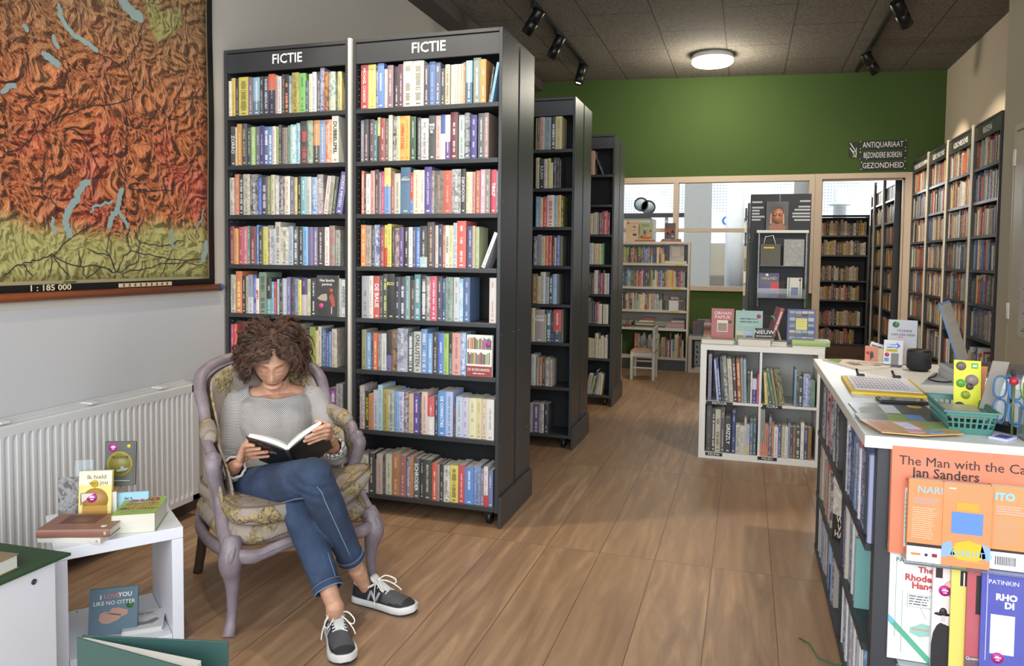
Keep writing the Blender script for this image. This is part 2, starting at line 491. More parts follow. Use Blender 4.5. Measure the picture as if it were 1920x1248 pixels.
def spot(x, y, aim, lit, label, size=1.0, energy=60):
    """track spotlight: adapter box, yoke, cylindrical head, lens"""
    zt = ceil_z(x)-.03
    t = thing('track_spotlight', label, 'spotlight', (x, y, zt), 0, None)
    d = (Vector(aim)-Vector((x, y, zt-.13))).normalized()
    piv = Vector((x, y, zt-.13))
    MB().box(x-.016, x+.016, y-.055, y+.055, zt-.035, zt).tube([(x, y, zt-.03), tuple(piv)], .012, 8).build('adapter', black_metal, t)
    side = d.cross(Vector((0, 0, 1))).normalized()
    z = d; xx = side; yy = z.cross(xx)
    M = Matrix((xx, yy, z)).transposed().to_4x4(); M.translation = piv
    prof = [(.001, -.105), (.044, -.105), (.050, -.098), (.050, .012), (.048, .014), (.048, .018), (.050, .02), (.050, .125), (.044, .125), (.042, .095), (.001, .095)]
    mb = MB(); mb.lathe(prof, n=24); mb.build('lamp_head', black_metal, t, M=M)
    MB().lathe([(.001, .100), (.041, .100), (.041, .103), (.001, .104)], n=20).build('lens', emit('fff0c8', 22) if lit else plain('2a2a2a', .2), t, M=M)
    if lit:
        l = bpy.data.lights.new('spot_light', 'SPOT'); l.energy = energy; l.spot_size = math.radians(size*52); l.spot_blend = .5; l.color = (1, .86, .66); l.shadow_soft_size = .03
        o = bpy.data.objects.new('spot_light', l); COL.objects.link(o)
        o.location = piv + d*.14; o.rotation_euler = (-d).to_track_quat('Z', 'Y').to_euler()
    return t
def track(x, y0, y1, label):
    mb = MB()
    n = 2
    mb.loft([[(x-.018, y, ceil_z(x)-.032), (x+.018, y, ceil_z(x)-.032), (x+.018, y, ceil_z(x)), (x-.018, y, ceil_z(x))] for y in (y0, y1)], smooth=False)
    o = mb.build('lighting_track', black_metal); tag(o, label, 'lighting track')
track(-1.80, .5, 8.45, 'long black lighting track on the ceiling above the dark bookcases')
track(1.10, 1.5, 9.05, 'long black lighting track on the ceiling at the right')
spot(-1.80, 6.25, (-2.6, 6.6, 2.4), True, 'black track spotlight, lit, nearest of those above the dark bookcases', energy=40)
spot(-1.80, 7.05, (-2.4, 7.2, 2.3), False, 'black track spotlight, switched off, between the two lit ones on the left')
spot(-1.80, 8.15, (-2.1, 7.9, 2.0), True, 'black track spotlight, lit, at the far end of the left track', energy=30)
spot(1.10, 6.55, (1.95, 7.6, 2.0), True, 'black track spotlight at the top edge, nearest on the right track', energy=90)
spot(1.10, 8.10, (1.9, 8.6, 2.2), True, 'black track spotlight near the green wall on the right track', energy=70)
# spots of the same tracks that hang over the part of the shop out of frame
for x, y, aim, e in ((-1.8, 3.0, (-1.2, 3.9, 0), 110), (1.1, 3.4, (.2, 4.8, 0), 110), (-1.8, 1.6, (-1.9, 3.4, 1.0), 45), (1.1, 4.9, (-.3, 8.6, .6), 190)):
    spot(x, y, aim, True, 'black track spotlight above the %s, out of the picture' % ('armchair' if x < 0 and y > 2 else 'reading corner' if x < 0 else 'counter' if y < 4 else 'white cube shelf'), size=1.5, energy=e)

area('next_room_daylight', (1.2, 11.9, 2.5), (1.0, .9), (math.radians(-70), 0, 0), 30, (.93, .97, 1))

# ---------------------------------------------------------------- dark bookcases
ZS = [2.07, 1.805, 1.54, 1.273, 1.008, .742, .432, .10]
T_SH = .022
screw_w = plain('c8c8c8', .4)

def dark_case(x0, x1, yf, label, header=None, depth=.262, face=-1, zs=ZS, group=None, right_side=True, pins=True, z0=0.0):
    """one open bookcase; front at yf, opening towards -y (face=-1) or +y"""
    s = face
    def Y(d): return yf - s*d           # d = distance behind the front
    t = thing('bookcase', label, 'bookcase', ((x0+x1)/2, Y(depth/2), 0), 0, group)
    def bx(a, b, d0, d1, z0, z1, name, mat=black_mdf, bev=.0012):
        ya, yb = sorted((Y(d0), Y(d1)))
        return MB().box(a, b, ya, yb, z0, z1).build(name, mat, t, bevel=bev, seg=1)
    th = .017
    bx(x0, x0+th, 0, depth, .075, 2.42, 'side_panel'); bx(x1-th, x1, 0, depth, .075, 2.42, 'side_panel')
    bx(x0+th, x1-th, 0, depth, 2.402, 2.42, 'top_board')
    hb_ = bx(x0+th, x1-th, .004, .02, 2.297, 2.398, 'header_board')
    bx(x0+th, x1-th, depth-.006, depth, .10, 2.40, 'back_panel', black_back)
    for k, z in enumerate(zs):
        bx(x0+th+.001, x1-th-.001, .002, depth-.008, z-T_SH, z, 'shelf')
    if pins:
        mb = MB()
        for d in (.035, .085, .135):
            zz = .16
            while zz < 2.28:
                mb.box(x0+th-.0004, x0+th+.0008, *sorted((Y(d-.002), Y(d+.002))), zz, zz+.004)
                zz += .032
        mb.build('shelf_pin_holes', screw_w, t)
    if header:
        textmesh(header[0], .070, frame((header[1], yf-.0005+.004, 2.352), (1, 0, 0), (0, 0, 1)), white_ink, 'lettering', hb_, bold=.0009, sx=.95, extrude=.0006)
    for cx in (x0+.05, x1-.06):
        zc = .037
        MB().lathe([(.001, -.012), (.032, -.012), (.034, -.008), (.034, .008), (.032, .012), (.001, .012)], (cx, Y(.06), zc-.002), 18, Matrix.Rotation(pi/2, 4, 'Y')).box(cx-.02, cx+.02, *sorted((Y(.03), Y(.08))), .055, .078).build('castor', black_metal, t)
    return t

def rack(yf, n, first_label, labels, headers):
    yb = yf+.555
    cs = []
    for k, ((x0, x1), lb, hd) in enumerate(zip(((-1.931, -1.131), (-2.711, -1.957)), labels, headers)):
        cs.append(dark_case(x0, x1, yf, lb, hd))
    # back to back case seen from its end
    t = thing('bookcase', first_label, 'bookcase', (-1.53, yb-.14, 0))
    MB().box(-1.148, -1.131, yf+.29, yb, .075, 2.42).box(-1.931, -1.914, yf+.29, yb, .075, 2.42).build('side_panel', black_mdf, t, bevel=.001, seg=1)
    MB().box(-1.914, -1.148, yf+.295, yb, 2.40, 2.42).build('top_board', black_mdf, t)
    MB().box(-1.914, -1.148, yf+.293, yf+.299, .1, 2.40).build('back_panel', black_back, t)
    for z in ZS: MB().box(-1.913, -1.149, yf+.30, yb-.003, z-T_SH, z).build('shelf', black_mdf, t)
    # plinth board and screws on the aisle end
    o = MB().box(-1.130, -1.114, yf-.002, yb+.002, .003, .152).build('plinth_board', black_mdf, bevel=.0015, seg=1)
    tag(o, labels[0].split(' bookcase')[0].replace('right-hand ', '') + ' row, low black plinth board at the aisle end', 'plinth')
    for par, ds in ((cs[0], (.03, .22)), (t, (.33, .5))):
        mb = MB()
        for d in ds:
            for z in (2.39, 2.24, 1.6, .95, .4):
                mb.box(-1.1315, -1.1302, yf+d-.002, yf+d+.002, z-.002, z+.002)
        mb.build('screw_caps', screw_w, par)
    o = MB().box(-1.952, -1.936, yf-.012, yf+.03, .0, 2.425).build('cable_pole', plain('e2ddd0', .4), bevel=.002)
    tag(o, 'cream upright strip between the two %s bookcases' % ('fiction' if n == 0 else ('middle-row' if n == 1 else 'far-row')), 'strip')
    return cs

R1 = rack(3.395, 0, 'black bookcase back to back behind the right-hand fiction bookcase', ['right-hand fiction bookcase, black, full, standing beside the aisle', 'left-hand fiction bookcase, black, behind the armchair'], [('FICTIE', -1.516), ('FICTIE', -2.32)])
R2 = rack(4.972, 1, 'black bookcase back to back behind the second-row bookcase', ['second-row bookcase, black, half hidden behind the fiction bookcases', 'second-row bookcase, black, at the left wall, out of view'], [None, None])
R3 = rack(6.56, 2, 'black bookcase back to back behind the third-row bookcase', ['third-row bookcase, black, farthest of the rows at the aisle', 'third-row bookcase, black, at the left wall, out of view'], [('SPANNING', -1.54), None])

# ---------------------------------------------------------------- books
def book_material(kind):
    a = N('book_cover_'+kind)
    base = a.attr('paint'); ink = a.attr('ink'); band = a.attr('band')
    seed = a.n('ObjectInfo').outputs['Random']
    uv = a.n('UVMap').outputs[0]
    sp = a.n('SeparateXYZ'); a.l(uv, sp.inputs[0]); u, v = sp.outputs[0], sp.outputs[1]
    loc = a.coord('Object')
    soft = a.noise(a.vmath('ADD', loc, a.vmath('MULTIPLY', seed, (31, 17, 5))), 9, 3)
    col = base
    if kind == 'picture':
        pv = a.vmath('ADD', loc, a.vmath('MULTIPLY', seed, (91, 57, 23)))
        f = a.noise(pv, 26, 4, .6, 1.4)
        f2 = a.noise(pv, 60, 3, .6, .6)
        col = a.mix(a.ramp(f, [(.42, 0.0), (.50, 1.0)]), base, ink)
        col = a.mix(a.math('MULTIPLY', a.ramp(f2, [(.45, 0.0), (.62, 1.0)]), .5), col, base)
        col = a.mix(.62, col, base)
    if kind == 'band':
        lo = a.math('ADD', .25, a.math('MULTIPLY', seed, .4))
        fac = a.math('LESS_THAN', v, lo)
        flip = a.math('GREATER_THAN', a.math('FRACT', a.math('MULTIPLY', seed, 13.7)), .5)
        fac = a.math('ABSOLUTE', a.math('SUBTRACT', fac, flip))
        col = a.mix(fac, base, band)
    # lettering: short strokes in one column along the spine
    vv = a.math('MULTIPLY', v, 46); cell = a.math('FLOOR', vv)
    wn = a.n('TexWhiteNoise', noise_dimensions='2D')
    cb = a.n('CombineXYZ'); a.l(cell, cb.inputs[0]); a.l(seed, cb.inputs[1]); a.l(cb.outputs[0], wn.inputs['Vector'])
    wn2 = a.n('TexWhiteNoise', noise_dimensions='2D')
    cb2 = a.n('CombineXYZ'); a.l(a.math('FLOOR', a.math('DIVIDE', cell, 6)), cb2.inputs[0]); a.l(seed, cb2.inputs[1]); a.l(cb2.outputs[0], wn2.inputs['Vector'])
    gap = a.math('LESS_THAN', a.math('FRACT', vv), .72)
    half = .30 if kind == 'bold' else .15
    hh = a.math('MULTIPLY', half, a.math('ADD', .55, a.math('MULTIPLY', wn.outputs['Value'], .45)))
    inside = a.math('LESS_THAN', a.math('ABSOLUTE', a.math('SUBTRACT', u, .5)), hh)
    word = a.math('GREATER_THAN', wn2.outputs['Value'], .22 if kind == 'bold' else .3)
    letter = a.math('GREATER_THAN', wn.outputs['Value'], .12)
    zone = a.math('MULTIPLY', a.math('GREATER_THAN', v, .13), a.math('LESS_THAN', v, .9))
    mk = a.math('MULTIPLY', a.math('MULTIPLY', gap, inside), a.math('MULTIPLY', a.math('MULTIPLY', word, letter), zone))
    # publisher's mark near the foot
    lg = a.math('MULTIPLY', a.math('LESS_THAN', a.math('ABSOLUTE', a.math('SUBTRACT', v, .06)), .017), a.math('LESS_THAN', a.math('ABSOLUTE', a.math('SUBTRACT', u, .5)), .2))
    mk = a.math('MAXIMUM', mk, lg)
    if kind == 'titled': mk = lg
    spine_only = a.attr('has_marks', False)
    side = a.math('GREATER_THAN', u, -.5)   # u = -1 on the boards
    amount = .9 if kind == 'bold' else .7
    col = a.mix(a.math('MULTIPLY', a.math('MULTIPLY', mk, side), amount), col, ink)
    col = a.mix(a.math('MULTIPLY', soft, .16), col, tuple([.55]*3)+(1,))
    a.set(col, .42)
    return a.m
BM = {k: book_material(k) for k in ('plain', 'bold', 'picture', 'band', 'titled')}
m_pages = N('page_edges'); c_ = m_pages.map(m_pages.coord(), scale=(900, 3, 3)); m_pages.set(m_pages.mix(m_pages.noise(c_, 1, 2), 'cbc6b6', 'e2dfd4'), .9)
M_PAGES = m_pages.m

def luma(c): return c[0]*.2126+c[1]*.7152+c[2]*.0722
def colour_name(c):
    import colorsys
    r, g, b = [x**(1/2.2) for x in c]
    h, s, v = colorsys.rgb_to_hsv(r, g, b); h *= 360
    if v < .24: return 'black'
    if s < .13: return 'white' if v > .82 else 'light grey' if v > .62 else 'grey' if v > .35 else 'charcoal'
    if s < .30 and v > .66 and 25 < h < 75: return 'cream'
    if v < .36: p = 'dark '
    elif s < .38 and v > .6: p = 'pale '
    else: p = ''
    if h < 14 or h >= 345: n = 'red' if s > .5 or v < .6 else 'pink'
    elif h < 40: n = 'orange' if s > .62 and v > .6 else 'brown' if v < .72 else 'tan'
    elif h < 66: n = 'yellow' if v > .6 and s > .4 else 'olive' if v < .7 else 'beige'
    elif h < 160: n = 'green'
    elif h < 195: n = 'teal'
    elif h < 235: n = 'blue'
    elif h < 275: n = 'violet' if v > .45 else 'indigo'
    else: n = 'purple' if h < 315 else 'pink'
    return p+n

def make_book(w, h, d, col, ink, kind='plain', band=None, hard=None, r=random):
    """cover mesh (origin at the foot of the spine, +y towards the fore edge, x = thickness) + page block"""
    hard = (r.random() < .4) if hard is None else hard
    bt = .0022 if hard else .0009
    ov = .003 if hard else .0004
    bm = bmesh.new(); L = bm.loops.layers.uv.verify()
    def box(x0, x1, y0, y1, z0, z1, spine=False):
        v = [bm.verts.new(p) for p in ((x0,y0,z0),(x1,y0,z0),(x1,y1,z0),(x0,y1,z0),(x0,y0,z1),(x1,y0,z1),(x1,y1,z1),(x0,y1,z1))]
        for i, f in enumerate(((0,3,2,1),(4,5,6,7),(0,1,5,4),(1,2,6,5),(2,3,7,6),(3,0,4,7))):
            q = bm.faces.new([v[j] for j in f])
            for l in q.loops:
                p = l.vert.co
                l[L].uv = (((p.x-x0)/max(x1-x0, 1e-6)) if (spine and i == 2) else -1, p.z/h)
    box(-w/2, -w/2+bt, 0.0, d, 0, h); box(w/2-bt, w/2, 0.0, d, 0, h)
    # slightly rounded spine
    n = 4; xs = [-w/2+w*k/n for k in range(n+1)]
    bulge = min(.003, w*.12) if hard else min(.0015, w*.06)
    ys = [-(bulge*(1-((2*k/n)-1)**2)) for k in range(n+1)]
    for z0, z1 in ((0, h),):
        lo = [bm.verts.new((x, y, z0)) for x, y in zip(xs, ys)]; hi = [bm.verts.new((x, y, z1)) for x, y in zip(xs, ys)]
        li = [bm.verts.new((x, .0015, z0)) for x in xs]; hi2 = [bm.verts.new((x, .0015, z1)) for x in xs]
        for k in range(n):
            for vs in ((lo[k], lo[k+1], hi[k+1], hi[k]), (hi[k], hi[k+1], hi2[k+1], hi2[k]), (lo[k+1], lo[k], li[k], li[k+1])):
                q = bm.faces.new(vs)
                for l in q.loops: l[L].uv = ((l.vert.co.x+w/2)/w if vs[0] is lo[k] and vs[1] is lo[k+1] else -1, l.vert.co.z/h)
    me = bpy.data.meshes.new('book'); bm.to_mesh(me); bm.free()
    me.materials.append(BM[kind])
    o = bpy.data.objects.new('book', me); COL.objects.link(o)
    g_ = luma(col); col = tuple(c*.88+g_*.12 for c in col)
    o['paint'] = list(col); o['ink'] = list(ink); o['band'] = list(band or ink)
    pg = MB().box(-w/2+bt, w/2-bt, .002, d-.0035, ov, h-ov).build('page_block', M_PAGES, o, local=True)
    return o

ORD = ['first', 'second', 'third', 'fourth', 'fifth', 'sixth', 'seventh', 'eighth', 'ninth', 'tenth', 'eleventh', 'twelfth', 'thirteenth', 'fourteenth', 'fifteenth', 'sixteenth', 'seventeenth', 'eighteenth', 'nineteenth', 'twentieth']
def ordn(i): return ORD[i] if i < 20 else 'twenty-'+ORD[i-20] if i < 29 else 'thirtieth' if i == 29 else 'thirty-'+ORD[i-30]
LEVEL = ['top', 'second', 'third', 'fourth', 'fifth', 'sixth', 'seventh', 'bottom']

def spine_text(o, w, h, text, ink, stacked=False):
    c = srgb(ink) if isinstance(ink, str) else ink
    mat = plain(ink if isinstance(ink, str) else 'f0f0f0', .5, var=0)
    if stacked:
        k = len(text); s = min(w*1.15/max(len(t_) for t_ in text)*1.35, h*.2)
        for i, t_ in enumerate(text):
            textmesh(t_, s, Matrix.Translation((0, -.0042, h*.78-i*s*.9)) @ Matrix.Rotation(pi/2, 4, 'X'), mat, 'title', None, bold=.0006).parent = o
    else:
        s = min(w*.85, h*.8/len(text)*1.55)
        M = Matrix.Translation((0, -.0042, h*.54)) @ Matrix(((0, 1, 0, 0), (0, 0, -1, 0), (-1, 0, 0, 0), (0, 0, 0, 1)))
        textmesh(text, s, M, mat, 'title', None, bold=.0004, extrude=.0003).parent = o

def hx(h3):
    return h3 if len(h3) == 6 else ''.join(c*2 for c in h3)
BOOKS = {
('u2',0): '''-1894 42 227 0 b43c38 fff t=MICHAEL CHABON
-1853 44 228 0 dcd468 776
-1808 12 212 0 445 eee n
-1796 36 226 0 5580cc fff
-1760 18 193 0 ccc8c0 444
-1742 33 210 0 8a6a78 ddc
-1706 24 204 0 2c2c34 eee
-1681 28 211 0 5a3048 ecd
-1653 51 228 0 dedac4 443 k
-1602 59 230 0 dcd9c6 443 k
-1543 27 199 0 4a4450 ddd
-1516 32 214 0 4a70b0 9be
-1484 28 208 0 5a688a fff
-1455 26 177 0 3a3c3c ddd
-1428 24 193 0 e8d8a8 422 k
-1400 17 191 0 ece4cc 887
-1383 19 192 0 c8c0b4 887
-1364 18 192 0 dcd4b0 776
-1346 13 195 0 d4c8b0 776
-1333 11 198 0 c47a40 eee
-1320 33 204 0 88c4dc fff b=4a7088
-1284 39 216 0 8c9488 eee
-1245 28 206 0 e09a3c fff
-1207 9 171 22 30343c eee
-1198 14 190 35 7cb8dc 357''',
('u2',1): '''-1894 18 210 0 7c7a88 ccc
-1876 27 214 0 40424a fcc
-1845 26 213 0 5c4850 ecc
-1820 20 206 0 4c7474 cde
-1800 18 221 0 c8cc70 332 b=30322c
-1782 29 215 0 a04848 fdd
-1753 19 212 0 5c5844 ddc
-1734 22 228 0 f0e0c0 966
-1711 20 221 0 40403c eee n
-1692 19 222 0 c8d0a0 665
-1673 29 221 0 e0a838 c33 t=OPEN STAD
-1644 28 220 0 e4ac40 963
-1615 31 215 0 345c40 ddc
-1577 20 210 0 605c6c ddc
-1557 41 204 0 e0e0e0 444 n
-1515 36 216 0 48484a fff w=WIJ/EN/IK
-1480 28 215 0 e8b4a8 733
-1452 25 218 0 3c5ca4 fff b=ddd
-1427 27 216 0 6c4494 fff b=ddd
-1400 40 227 0 6c2830 fff
-1357 30 212 0 b4ccc8 444
-1326 29 220 0 34404c ddd n
-1297 33 210 0 4c4890 ddf
-1257 31 216 0 585c60 eee
-1226 23 217 0 a4887c ddd''',
('u2',2): '''-1887 15 219 0 e08860 fff
-1872 9 205 0 24284c fff
-1863 26 204 0 ece4dc 844
-1837 26 219 0 c8a090 a33
-1812 22 224 0 5c3038 daa
-1790 13 210 0 8c9ca0 444
-1777 16 214 0 cc3878 fcc
-1761 37 232 0 7ca0d8 36a b=e8d488
-1724 22 213 0 a46440 ecb
-1702 33 203 0 c8c8b8 443
-1669 54 232 0 4a7898 ddc w=DON/DELILLO
-1615 16 206 0 6880c8 eee b=cc3840
-1599 38 217 0 ece4bc c33 s
-1561 24 216 0 e4dcc8 665
-1538 40 231 0 5c4c9c fff t=DE LAATSTE SAMOERAI
-1498 17 212 0 80706c ccc n
-1480 47 211 0 5c5048 a98 n
-1434 44 210 0 cc5840 fba
-1390 49 215 0 7c7c78 eee n
-1341 24 216 0 242424 fff t=DIJKSHOORN
-1316 18 201 0 e0d0a0 665
-1299 16 201 0 ece8c8 665
-1283 17 200 0 c88c78 733
-1266 23 206 0 c06c48 ecc
-1241 25 211 0 f0a8b8 fff
-1216 26 211 0 888478 ddc
-1188 28 209 0 d82c50 fff t=TIRKIP
-1160 9 205 0 70706c ccc n''',
('u2',3): '''-1890 28 212 0 e88c34 ffc
-1862 31 210 0 b8a898 665 n
-1831 21 209 0 484858 ccd
-1810 29 212 0 4468a0 fff n
-1781 23 202 0 a84440 ecc
-1758 19 211 0 e4dc44 222 b=d85030
-1739 23 216 0 dcd43c 773
-1714 15 201 0 38342c bbb
-1699 25 197 0 685048 ecc n
-1674 24 201 0 685090 edf
-1650 28 200 0 303034 eee
-1622 22 200 0 ecece4 a44
-1600 17 201 0 4c587c dde
-1583 25 201 0 5484d8 fff
-1559 39 206 0 343838 eee b=b8d0c8
-1519 39 225 0 583c40 dc9
-1480 19 209 0 d8d4cc 444
-1461 22 214 0 3c3c58 cce
-1439 17 209 0 bc7850 fdc
-1422 20 209 0 f0f0dc 333 t=PORSELEIN
-1402 21 208 0 e0dca0 665
-1381 21 221 0 dce4ec 567 n
-1360 48 230 0 e45c48 fff
-1310 32 205 0 3c5484 dde
-1278 13 206 0 d4b888 853
-1265 19 200 0 b8c490 563
-1236 21 183 72 e0e0e0 456''',
('u2',4): '''-1885 42 216 0 a4a8ac 445
-1843 24 217 0 e0e0d4 844
-1819 37 216 0 e05448 fff t=DE BALIE
-1783 20 219 0 504848 ccb
-1762 24 228 0 484c48 dd8 k
-1739 40 229 0 181c18 dde070 w=ECO
-1699 32 215 0 2c2e3c dde
-1666 27 216 0 34384a eef k
-1640 26 220 0 7ca09c cde
-1614 28 201 0 5c4438 ccb
-1586 32 229 0 4c94a0 ddd k
-1554 33 225 0 2c2e30 fff k
-1522 23 220 0 8c8070 eee n
-1499 34 222 0 e04c70 fff
-1465 28 220 0 3c4048 ddd
-1437 21 213 0 34507c fff
-1417 38 219 0 90ac9c 443 n
-1379 31 218 0 d0d0d0 666
-1348 22 212 0 84bcdc fff n
-1326 33 218 0 5070a0 dde
-1191 36 219 0 d8d4cc b33''',
('u2',5): '''-1885 28 205 0 9c9870 443
-1857 27 190 0 70b0e8 fff
-1830 14 194 0 3c3c40 ccc
-1817 24 191 0 e86c34 fff
-1793 19 189 0 a8a8a8 444 n
-1773 31 190 0 dcdcd4 665
-1742 28 207 0 6c68a0 222 b=202020
-1714 32 211 0 382c28 c96 n
-1682 58 220 0 7c849c eee n
-1625 32 203 0 445854 fff k
-1593 43 207 0 c8c4b8 333 t=ONLUSTEN
-1549 34 222 0 6490c0 dde k
-1516 28 200 0 78b0e4 fff
-1488 30 205 0 3c3430 ddd
-1458 31 206 0 4c7cd8 fff
-1427 27 205 0 9cc440 363
-1400 17 202 0 607484 ddd b=202020
-1382 45 209 0 e0a090 744
-1338 28 211 0 6898d8 fff n''',
('u2',6): '''-1894 28 225 0 c8c8c8 a33 n
-1866 24 195 0 282820 dd4 t=ALLES IS VERLICHT
-1842 24 186 0 d08838 643
-1818 29 205 0 ccccdc 445
-1789 27 234 0 a8d4e4 568
-1762 30 216 0 b0a440 553
-1732 36 214 0 ccccb8 333 n
-1695 22 209 0 70b0e4 357
-1674 31 206 0 d8d8ec 33a n
-1643 26 205 0 684c44 eee n
-1617 28 201 0 d8bc94 754
-1589 34 207 0 583c98 fff
-1555 12 205 0 5c6450 eea
-1544 32 215 0 e4c0b4 866
-1512 38 191 0 d84c4c fff b=dcdcd8
-1474 19 196 0 38344c ccd
-1455 42 225 0 4c94d8 fff t=DE CORRECTIES
-1413 38 225 0 acc0ec 456
-1375 13 160 0 5c3838 c96
-1362 35 202 0 b8cce0 667
-1327 33 201 0 c8c4dc 667
-1293 41 201 0 dcdcac 776
-1252 28 202 0 dccc90 776
-1225 28 200 0 d8c4b0 776
-1197 39 201 0 dcdcd4 776''',
('u2',7): '''-1907 30 195 0 bcb8ac 665
-1877 36 194 0 d0d0c8 222
-1842 36 209 0 302c30 eee
-1805 9 178 0 8c8484 444
-1796 35 207 0 c8b4a8 a66
-1761 13 195 0 3c3c38 ddd
-1748 37 211 0 d4d4bc 665
-1711 45 221 0 b47c4c fc9
-1667 37 211 0 a86860 ecc
-1629 22 203 0 48506c eef n
-1608 20 209 0 d8883c 643
-1588 33 204 0 50545c fff t=SCHRODER
-1555 24 202 0 2c2c2c ddd
-1531 44 203 0 343c30 ddc t=BEAUTIFUL CREATURES
-1487 30 189 0 e0583c fff
-1457 14 186 0 9c948c 444
-1443 20 188 0 302c28 ddd
-1422 34 185 0 dcdcd0 333 n
-1388 42 188 0 e4d43c 432 k
-1346 37 192 0 c84444 fcc
-1309 46 186 0 4c8cd8 fff
-1263 37 197 0 8ca4d4 446 n
-1226 19 181 0 7c7890 ddd
-1208 22 199 0 dcd4d4 b33 b=cc3034
-1186 25 182 0 6c74a0 eef''',
('u1',0): '''-2690 20 188 0 e4e0c8 776
-2670 23 202 0 dcb840 854
-2647 18 199 0 28282c ddd
-2629 62 205 0 d8c830 553 k
-2568 31 201 0 7c6c7c dde
-2537 44 199 0 8cbcd0 fff b=5c8494
-2493 23 200 0 38343c ddd
-2471 28 200 0 343648 dde t=KADER ABDOLAH
-2443 40 211 0 1c2038 99b b=e06434
-2403 20 202 0 b8a8a0 866
-2383 22 195 0 ecdcdc 666
-2361 21 204 0 3c3c38 bbb
-2340 26 201 0 2c2828 f96 k
-2313 14 193 0 7090a0 ddd n
-2299 44 209 0 b8a840 332 n
-2255 42 203 0 6cb454 232
-2214 17 162 0 3c5468 ddd
-2197 23 197 0 dcd8b4 776
-2174 24 204 0 c4ccd4 567
-2150 23 205 0 44404c ddd
-2127 25 222 0 585c84 ccd n
-2102 25 201 0 54382c e94 n
-2077 37 201 0 6c8c98 ffc n
-2029 25 199 0 c8bc70 776 n''',
('u1',1): '''-2685 34 211 0 4c4648 eee t=ZORRO
-2651 9 206 0 e4dcc4 a33
-2642 32 223 0 d89838 fd8
-2610 34 222 0 444850 dc8 t=ISABEL ALLENDE
-2576 26 200 0 343c3c dda
-2550 24 203 0 a8d078 eee
-2526 27 205 0 6c7074 ddd
-2499 28 208 0 3c3c80 ccf
-2471 30 201 0 5c689c fff k
-2441 23 200 0 6494c4 fff k
-2418 22 201 0 e0d8d4 a44
-2395 17 200 0 a0c050 442
-2378 16 208 0 48404c ddd
-2361 34 192 0 6c6058 998 n
-2327 19 202 0 6c8c78 344
-2308 36 206 0 88c0c0 eff n
-2272 21 212 0 a0ccd4 358 n
-2251 49 221 0 38343c c44 k
-2203 34 221 0 70786c bdb n
-2168 36 222 0 38382c ccc b=c88c50
-2133 35 221 0 8098c0 dde
-2098 38 222 0 d07040 fdc n
-2059 39 239 0 e0e0cc 332 t=DUBBELSPEL''',
('u1',2): '''-2690 30 201 0 d4ccb8 444 n
-2660 30 219 0 d87c50 ecb
-2631 27 211 0 343438 ddd k
-2604 42 218 0 d0ccb4 665 n
-2562 53 217 0 4c4c54 ddd n
-2509 24 196 0 3c68bc 9bf
-2485 34 201 0 3c3454 ccd k
-2451 22 205 0 788054 dd9
-2429 25 211 0 c8c8a0 443
-2404 26 207 0 a0a0a0 eee n
-2378 34 203 0 504c4c ddd n
-2344 34 202 0 dcd4c4 a66
-2310 25 197 0 6c6c84 dde
-2286 17 196 0 d8c868 553
-2269 25 200 0 28282c dd9
-2243 33 197 0 70b0bc eff
-2211 30 196 0 c0c4bc 556
-2180 32 194 0 5c84c8 dee n
-2149 35 207 0 907c7c eee n
-2113 28 199 24 dcd4cc 844
-2085 25 198 24 aca898 553 n
-2061 20 193 24 3c4440 cd8
-2040 39 217 34 6c6cac fff t=GOEDE MENSEN''',
('u1',3): '''-2690 28 206 0 8c3c40 dbb
-2662 27 194 0 dc9c34 844
-2635 28 202 0 b84450 fcc
-2608 28 205 0 cc7488 fdd
-2579 15 208 0 5c9478 dfd
-2564 41 205 0 743840 ecc
-2523 17 212 0 5898dc eef
-2507 26 202 0 3c3834 ddc
-2480 30 204 0 ccc850 776
-2451 34 210 0 8c847c eee n
-2417 16 193 0 b0c4dc 778 n
-2400 33 228 0 c8c4b8 665 k
-2368 48 201 0 dcd8c8 333 n
-2320 30 206 0 a4b4c4 567
-2290 29 204 0 404c50 eee k
-2261 30 205 0 28302c ddd
-2231 30 202 0 74b4e8 357
-2201 28 201 0 706c9c b44
-2173 30 201 0 8c7ca4 eef
-2143 38 201 0 403434 eee
-2104 29 201 0 ece4dc a44
-2075 34 208 0 98948c b33 n
-2040 29 186 0 b0b4a4 444 n''',
('u1',4): '''-2690 33 208 0 ccc8b0 544 n
-2657 41 227 0 e07830 fd8 k
-2616 21 201 0 301c18 fff
-2594 22 202 0 ccbc94 443
-2572 29 210 0 d0d0d4 557 b=8c98ac
-2543 17 211 0 4450a0 ccf n
-2526 21 190 0 ecdcd8 b22 t=BETTY
-2505 48 224 0 7c9078 243 k
-2456 31 195 0 54a098 eee b=242c2c
-2426 15 174 0 74b4dc fff
-2411 15 175 0 b83c34 fcc
-2396 19 188 0 b8d4dc 667
-2377 22 187 0 303230 dd8
-2356 26 194 0 b4b8c8 eee
-2330 21 201 0 7c78ac ccf
-2308 24 199 0 2c3034 966 n
-2285 24 196 0 88a8d0 44a n
-2261 20 188 0 e4d430 773
-2241 31 199 0 443474 ccd b=c8b8b8
-2210 24 194 0 d4d4a0 665
-2186 36 200 0 303034 fff
-2143 12 199 0 242424 888
-2015 11 200 0 c4c4b8 776
-2004 27 195 0 dcdcdc 333 t=AKENFIELD''',
